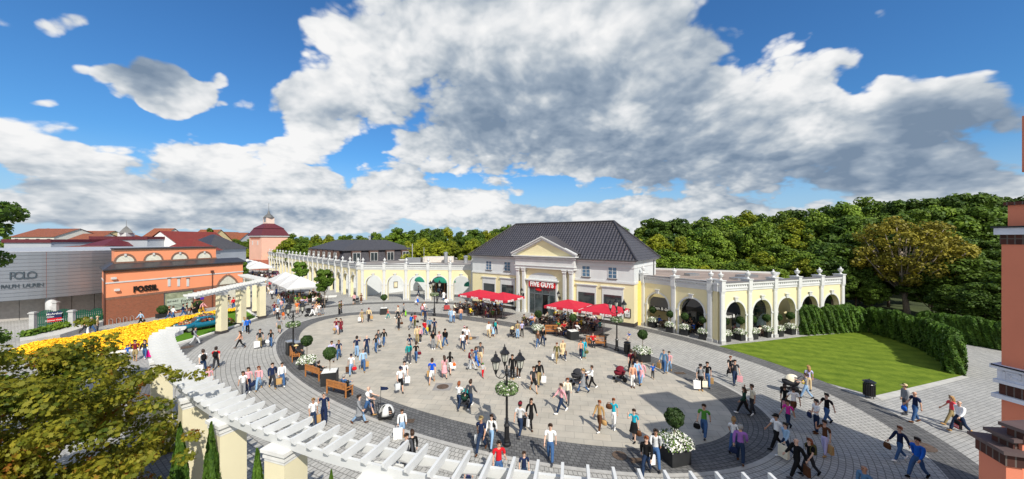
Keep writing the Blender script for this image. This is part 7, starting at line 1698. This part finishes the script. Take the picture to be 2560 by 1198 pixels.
for px,py,l in ((727,886,'left black cabinet bin behind the left lamp'),(745,888,'right black cabinet bin behind the left lamp')):
    t=thing('cabinet_bin',l,'litter bin',G(px,py,.02),.9); MB().box(-.32,.32,-.32,.32,.05,1.15).build('body',ANTH,t); MB().box(-.35,.35,-.35,.35,1.15,1.22).build('lid',STEEL,t); MB().box(-.22,.22,-.335,-.32,.85,1.0).build('slot',BLACK,t); MB().box(-.30,.30,-.3,.3,0,.05).build('foot',BLACK,t)
for px,py,l in ((869,990,'black iron bollard beside the nearest left bench'),(1514,868,'black iron bollard between the bench and the right lamp'),(1363,832,'black iron bollard left of the front wooden bench')):
    o=thing('bollard',l,'bollard',G(px,py,.02)); MB().lathe([(.22,0),(.22,.04),(.10,.08),(.09,.3),(.11,.33),(.09,.36),(.085,.9),(.11,.93),(.11,.97),(.06,1.03),(.02,1.06)],n=12).build('shaft',BLACK,o,smooth=False); MB().lathe([(.13,.0),(.13,.02)],(0,0,.90),12).build('collar',BLACK,o)
for k,(px,py) in enumerate(((277,812),(296,809),(313,806.5),(330,804))):
    t=MB(); t.tube([(-.05,.25,0),(-.05,.25,.62),(0,0,.72),(.05,-.25,.62),(.05,-.25,0)],.03,6); o=t.build('bicycle_stand',STEEL); o.location=G(px,py); o.rotation_euler=(0,0,fo.rz); tag(o,['first','second','third','fourth'][k]+' steel bicycle stand from the left by the brick wall','bicycle stand','bicycle stands by the brick wall')
# ------------------------------------------------------------------ parasols
def parasol(c,size,zp,ze,cm,lab,grp,rz,name='parasol',val=.28,txt=None,ridges=False):
    t=thing(name,lab,'parasol',(c[0],c[1],0),rz,grp); a=size/2
    vs=[(0,0,zp)]; P=[(-a,-a),(0,-a*.98),(a,-a),(a*.98,0),(a,a),(0,a*.98),(-a,a),(-a*.98,0)]
    for i,p in enumerate(P): vs.append((p[0]*.5,p[1]*.5,zp*.5+ze*.5-(.05 if i%2 else .0)))
    for i,p in enumerate(P): vs.append((p[0],p[1],ze+(.0 if i%2==0 else .03)))
    fs=[]
    for i in range(8): j=(i+1)%8; fs+=[(0,1+i,1+j),(1+i,9+i,9+j,1+j)]
    MB().add(vs,fs).build('canopy',cm,t)
    m=MB()
    for i in range(8):
        j=(i+1)%8; p=P[i];q=P[j]; z0=vs[9+i][2];z1=vs[9+j][2]; m.add([(p[0],p[1],z0),(q[0],q[1],z1),(q[0]*.995,q[1]*.995,z1-val),(p[0]*.995,p[1]*.995,z0-val)],[(0,3,2,1)])
    v=m.build('valance',cm,t)
    MB().tube([(0,0,0),(0,0,zp-.02)],.045,8).build('pole',mat('parasol_pole',(.25,.25,.26),.4,metal=.5),t); MB().box(-.45,.45,-.45,.45,0,.08).build('base_plate',ANTH,t)
    m=MB(); [m.tube([(0,0,zp-.75),(p[0]*.5,p[1]*.5,zp*.5+ze*.5-.08)],.014,4) for p in P]; m.build('strut',STEEL,t)
    if txt:
        me=getmesh(('ptxt',txt,size),lambda:text(txt,val*1.18,.008,.012)); 
        for k in range(4):
            rz2=k*math.pi/2
            for u in (-.5,.5):
                d=Vector((u*a,-a-.04,ze-val*.92)); d=Matrix.Rotation(rz2,4,'Z')@d; o=meshobj('lettering',me,v,d); o.rotation_euler=(R(-6),0,rz2); o.scale=(.80,1,1)
                if not me.materials: me.materials.append(LETTERW)
    return t
for c,l in (((-4.5,48.5),'leftmost red parasol of the left pair'),((-1.2,46.0),'right red parasol of the left pair'),((6.5,40.5),'left red parasol of the right pair'),((9.9,37.9),'rightmost red parasol of the right pair')):
    parasol(c,4.1,3.42,2.78,REDCANVAS,l+' before the restaurant hall','red square parasols with white lettering',fg.rz,txt='FIVE GUYS')
AZ=math.atan2(-.716,.698)
for c,l in (((-34.2,57.0),'nearest white parasol of the cafe terrace in the street'),((-38.0,61.0),'second white parasol of the cafe terrace in the street'),((-41.9,65.1),'third white parasol of the cafe terrace in the street')):
    parasol(c,5.0,4.3,2.75,CANVAS,l,'white parasols of the cafe terrace',AZ,val=.2)
for k,c in enumerate(((-66.0,92.0),(-70.2,96.2),(-74.5,100.5),(-79,105))):
    parasol(c,6.0,4.4,2.9,CANVAS,['nearest','second','third','last'][k]+' far white parasol behind the orange shop','far white parasols down the street',AZ,val=.2)
# ------------------------------------------------------------------ cafe furniture
def chairmeshes():
    s=MB().box(-.21,.21,-.21,.21,.43,.46); b=MB(); b.box(-.21,.21,-.225,-.20,.80,.88)
    for k in range(5): b.box(-.19+k*.088,-.16+k*.088,-.22,-.205,.46,.82)
    f=MB()
    return mk(s,DARKRATTAN),mk(b,DARKRATTAN),mk(MB().box(-.015,.015,-.015,.015,0,.43),DARKRATTAN)
def chair(x,y,rz,lab,grp):
    s,b,l=getmesh('chair',chairmeshes); t=thing('cafe_chair',lab,'chair',(x,y,.02),rz,grp); meshobj('seat',s,t); meshobj('backrest',b,t)
    for sx in (-.19,.19):
        for sy in (-.19,.19): meshobj('leg',l,t,(sx,sy,0))
    return t
def table(x,y,rz,lab,grp):
    t=thing('cafe_table',lab,'table',(x,y,.02),rz,grp); meshobj('table_top',getmesh('tt',lambda:mk(MB().box(-.4,.4,-.4,.4,.71,.74),DARKRATTAN)),t); meshobj('pedestal',getmesh('tp',lambda:mk(MB().tube([(0,0,0),(0,0,.71)],.035,6).box(-.25,.25,-.25,.25,0,.03),BLACK)),t); return t
tops=['white','red','navy','blue','charcoal','beige','yellow','lightblue','grey','pink','olive','maroon','peach','black','orange','plaid','green','lavender','cream','teal']
kinds=['tee','shirt','jacket','blouse','polo']; bots=['denim','charcoal','black','khaki','white','navy','grey']
combo=[(a,b,c) for a in tops for b in kinds for c in bots]; pr.shuffle(combo); ci=iter(combo)
def cafe(spots,where,grp,fill=.72,ang=0.0):
    for i,(x,y) in enumerate(spots):
        a0=ang+pr.uniform(-.2,.2); table(x,y,a0,'square dark cafe table '+where,'cafe tables '+grp)
        for k in range(4):
            a=a0+k*math.pi/2; cx,cy=x+.72*math.cos(a),y+.72*math.sin(a); rz=a+math.pi/2
            chair(cx,cy,rz,'dark slatted cafe chair '+where,'cafe chairs '+grp)
            if pr.random()<fill:
                noun=pr.choice(['man','woman']); 
                while True:
                    tc_0,tk,bc=next(ci)
                    if not(noun=='man' and tk=='blouse'): break
                lab=f'seated {noun} in {wd(tc_0)} {tk} and {wd(bc)} trousers {where}'
                person((cx,cy,.02),rz,noun,pr.choice(['si','sl']),f'{tc_0}/{tk}',f'{bc}/trousers',pr.choice(['brown','black','blond','grey','dark','ginger'])+'/'+('short' if noun=='man' else pr.choice(['short','long','bun'])),lab)
def fl(u,v): p=fg.w(u,-v); return (p.x,p.y)
cafe([fl(3.0,2.0),fl(5.0,2.2),fl(7.0,2.0),fl(2.2,4.4),fl(4.4,4.6),fl(6.6,4.7),fl(8.4,4.0),fl(6.4,6.5),fl(3.6,6.6),fl(8.9,6.2)],'under the left red parasols','under the left red parasols',.62,fg.rz)
cafe([fl(17.2,2.2),fl(19.2,2.0),fl(21.3,2.1),fl(16.2,4.4),fl(18.4,4.4),fl(20.5,4.3),fl(22.6,4.0),fl(17.6,6.3),fl(19.8,6.4),fl(21.9,6.2),fl(15.4,6.5),fl(20.6,8.0)],'under the right red parasols','under the right red parasols',.75,fg.rz)
cafe([(17.9,41.2),(19.6,39.2),(21.3,37.4),(24.2,37.0),(21.0,40.0),(26.0,37.9)],'inside the right arcade','inside the right arcade',.6,.5)
cafe([(-30.9,56.0),(-32.6,54.6),(-34.4,57.2),(-36.2,59.6),(-33.0,59.0),(-37.4,57.6),(-35.2,62.6),(-39.6,62.4),(-31.6,58.4),(-39.0,60.0)],'under the white parasols','under the white parasols',.75,.7)
cafe([(-64.5,92.5),(-67,95),(-69,98),(-62,90),(-63,95),(-66.5,90.5)],'under the far white parasols','under the far white parasols',.85,.7)
cafe([(-15.2,64.2)],'in front of the brown shop door','in front of the brown shop door',.7,.2)
# terrace fence with planters, sign board, stone bench
fr=Fr(G(718,745).xy,G(744,762).xy); t=thing('terrace_fence','low slatted pale terrace fence at the front of the white parasol cafe','fence',fr.w(0,0),fr.rz); m=MB(); [m.box(k*.16,k*.16+.1,0,.03,.1,.95) for k in range(int(fr.L/.16))]; m.build('slat_row',mat('weathered_slats',(.36,.30,.24),.8),t); MB().box(0,fr.L,-.02,.05,.95,1.0).build('rail',STEEL,t)
fr=Fr(G(746,764).xy,G(802,748).xy); t=thing('terrace_planter','long low stone planter with shrubs bordering the white parasol cafe','planter',fr.w(0,0),fr.rz); MB().box(0,fr.L,0,.6,0,.6).build('box',GREYSTONE,t)
r_=np.random.default_rng(2); n=2600; P=np.stack([r_.uniform(0,fr.L,n),r_.uniform(0,.6,n),.6+r_.random(n)**.7*.55*(.6+.4*np.sin(np.linspace(0,40,n)))],1); meshobj('shrubs',leafmesh('shrubs',P,np.tile([0,-.4,1.],(n,1)),.13,LG,'quad',r_),t)
g=G(749,760); t=thing('menu_board','upright menu board with blue and orange picture at the terrace corner','sign',g,R(-35)); MB().box(-.42,.42,-.05,.05,0,1.9).build('frame',ANTH,t); MB().box(-.34,.34,-.06,-.051,1.1,1.75).build('picture',mat('orange_picture',(.65,.35,.12),.4,var=.5),t); MB().box(-.34,.34,-.06,-.051,.35,1.05).build('print',mat('blue_print',(.25,.45,.65),.4,var=.3),t)
g=G(699,728); t=thing('menu_board','small red menu board standing left of the white parasols','sign',g,R(-20)); MB().box(-.45,.45,-.04,.04,1.5,2.4).build('panel',REDSIGN,t); MB().tube([(0,0,0),(0,0,1.5)],.04,6).build('post',BLACK,t)
g=G(795,757); t=thing('stone_bench','long dark low bench on the ring before the terrace','bench',g,R(5)); MB().box(-1.5,1.5,-.25,.25,.38,.46).build('seat',ANTH,t); MB().box(-1.3,-1.1,-.2,.2,0,.38).build('leg',ANTH,t); MB().box(1.1,1.3,-.2,.2,0,.38).build('leg',ANTH,t)
# small bay tree at the brown door
g=Vector((-15.2,67.2,0)); t=thing('potted_cypress','tall clipped cypress in a dark pot beside the brown shop door','conifer',g); meshobj('foliage',TH[1],t,(0,0,.4)); MB().box(-.4,.4,-.4,.4,0,.6).build('pot',ANTH,t)
# ------------------------------------------------------------------ prams and buggies
def wheel(par,x,y,r,nm='wheel'):
    def f():
        m=MB(); m.lathe([(.86,-.08),(1,-.05),(1,.05),(.86,.08)],n=16); 
        return mk(m,mat('tyre_rubber',(.015,.015,.015),.8))
    o=placepart(nm,getmesh('whl',f),par,(0,0,0)); o.matrix_local=Matrix.Translation((x,y,r))@Matrix.Rotation(R(90),4,'Y')@Matrix.Scale(r,4)
    placepart('hub',getmesh('hub',lambda:mk(MB().lathe([(.3,-.06),(.3,.06)],n=8).box(-.88,.88,-.05,.05,-.02,.02).box(-.05,.05,-.88,.88,-.02,.02),STEEL)),o,(0,0,0)); return o
def pram(px,py,face,hood,lab,s=1.0,body='charcoal'):
    g=G(px,py,.02); t=thing('pram',lab,'pram',g,heading(g.x,g.y,face)); t.scale=(s,)*3
    for x in (-.26,.26): wheel(t,x,-.28,.17); wheel(t,x,.36,.12)
    m=MB(); 
    for x in (-.24,.24): m.tube([(x,-.30,.17),(x,.05,.55),(x,.38,.12)],.016,5); m.tube([(x,.35,.30),(x,-.35,.78),(x,-.55,1.02)],.016,5)
    m.tube([(-.24,-.55,1.02),(.24,-.55,1.02)],.02,6); m.build('frame',BLACK,t)
    m=MB(); m.lathe([(.05,-.16),(.20,-.14),(.25,.0),(.26,.12)],n=12,sy=1.7); o=m.build('carrycot',cloth(body),t,smooth=True); o.location=(0,.02,.62)
    vs=[];fs=[];n=8
    for i in range(n+1):
        a=math.pi*i/n
        for j in range(7):
            b=math.pi*.62*j/6; vs.append((.27*math.cos(a),.0+ .36*math.cos(b)*math.sin(a)*1.0 -.0,.0+.36*math.sin(b)*math.sin(a)))
    m=MB(); prof=[]
    vs=[]
    for j in range(7):
        b=R(20+110*j/6)
        for i in range(n+1):
            a=math.pi*i/n; vs.append((.27*math.cos(a),math.cos(b)*.38*math.sin(a)+.02,math.sin(b)*.38*math.sin(a)))
    for j in range(6):
        for i in range(n): fs.append((j*(n+1)+i,j*(n+1)+i+1,(j+1)*(n+1)+i+1,(j+1)*(n+1)+i))
    o=MB().add(vs,fs).build('hood',cloth(hood),t,smooth=True); o.location=(0,-.05,.74); MB().box(-.2,.2,-.25,.2,.22,.30).build('basket',cloth('charcoal'),t); return t
pram(772,791,70,'black','black pram pushed by the man in navy tee on the left')
pram(1281,842,340,'beige','beige hooded pram below the left red parasols',body='charcoal')
pram(1163,1016,160,'teal','green and teal pushchair with hanging coat near the centre',body='darkgreen')
pram(1443,960,290,'charcoal','dark pram pushed by the grey coated woman on the right slabs')
pram(1550,953,290,'maroon','dark red pram near the small blond child',body='maroon')
pram(1978,983,285,'cream','cream hooded pram on the right pale ring',1.15)
pram(893,757,350,'grey','grey pram between two people at the corner pier')
# wheeled toy buggy with white bubble top
g=G(966,1046,.02); rzb=heading(g.x,g.y,75); t=thing('toy_buggy','white domed toy buggy on black base with tall pennant pole','buggy',g,rzb); t.scale=(.88,.88,.88)
for x in (-.26,.26): wheel(t,x,-.32,.13); wheel(t,x,.32,.13)
MB().lathe([(.2,-.1),(.36,-.08),(.38,.05),(.30,.10)],n=14,sy=1.45).build('base',ANTH,t,smooth=True).location=(0,0,.26)
vs=[];fs=[];nn2=16
for j in range(9):
    b_=R(90*j/8); 
    for i in range(nn2+1):
        a=R(-230+280*i/nn2); vs.append((.40*math.cos(a)*math.cos(b_),.52*math.sin(a)*math.cos(b_),.30+.62*math.sin(b_)))
for j in range(8):
    for i in range(nn2):
        if j<5 and i in(3,4,11,12) : continue
        fs.append((j*(nn2+1)+i,j*(nn2+1)+i+1,(j+1)*(nn2+1)+i+1,(j+1)*(nn2+1)+i))
o=MB().add(vs,fs).build('bubble_canopy',WHITE,t,smooth=True); o.rotation_euler=(0,0,R(215)); sm_=o.modifiers.new('thick','SOLIDIFY'); sm_.thickness=.03
MB().tube([(-.2,-.5,.3),(-.2,-.62,1.0),(.2,-.62,1.0),(.2,-.5,.3)],.02,6).build('push_handle',BLACK,t)
MB().tube([(-.3,-.45,.2),(-.3,-.45,2.0)],.014,5).build('pennant_pole',BLACK,t); MB().add([(-.3,-.45,1.98),(-.3,-.03,1.93),(-.3,.07,1.84),(-.3,-.03,1.74),(-.3,-.45,1.72),(-.29,-.45,1.98),(-.29,-.03,1.93),(-.29,.07,1.84),(-.29,-.03,1.74),(-.29,-.45,1.72)],[(0,1,2,3,4),(9,8,7,6,5)]).build('pennant',cloth('navy'),t)
person((g.x,g.y,-.05),rzb,'child','si','teal/tee','denim/trousers','brown/short','small child in teal tee riding inside the white domed toy buggy',s=.55)
# red hand cart by the far lamp
g=G(1117,777,.02); t=thing('hand_cart','small red box cart pushed by the man in white shirt','cart',g,.3); MB().box(-.4,.4,-.3,.3,.25,.75).build('box',mat('dull_red',(.42,.05,.05),.6),t); wheel(t,-.4,0,.18); wheel(t,.4,0,.18); MB().tube([(-.3,.3,.7),(-.3,.55,1.0),(.3,.55,1.0),(.3,.3,.7)],.015,5).build('handle',BLACK,t)
print('people',sum(LABELS.values()),'dups',[k for k,v in LABELS.items() if v>1][:10])
import collections
print('bagdups',[k for k,v in collections.Counter(BAGS).items() if v>1])
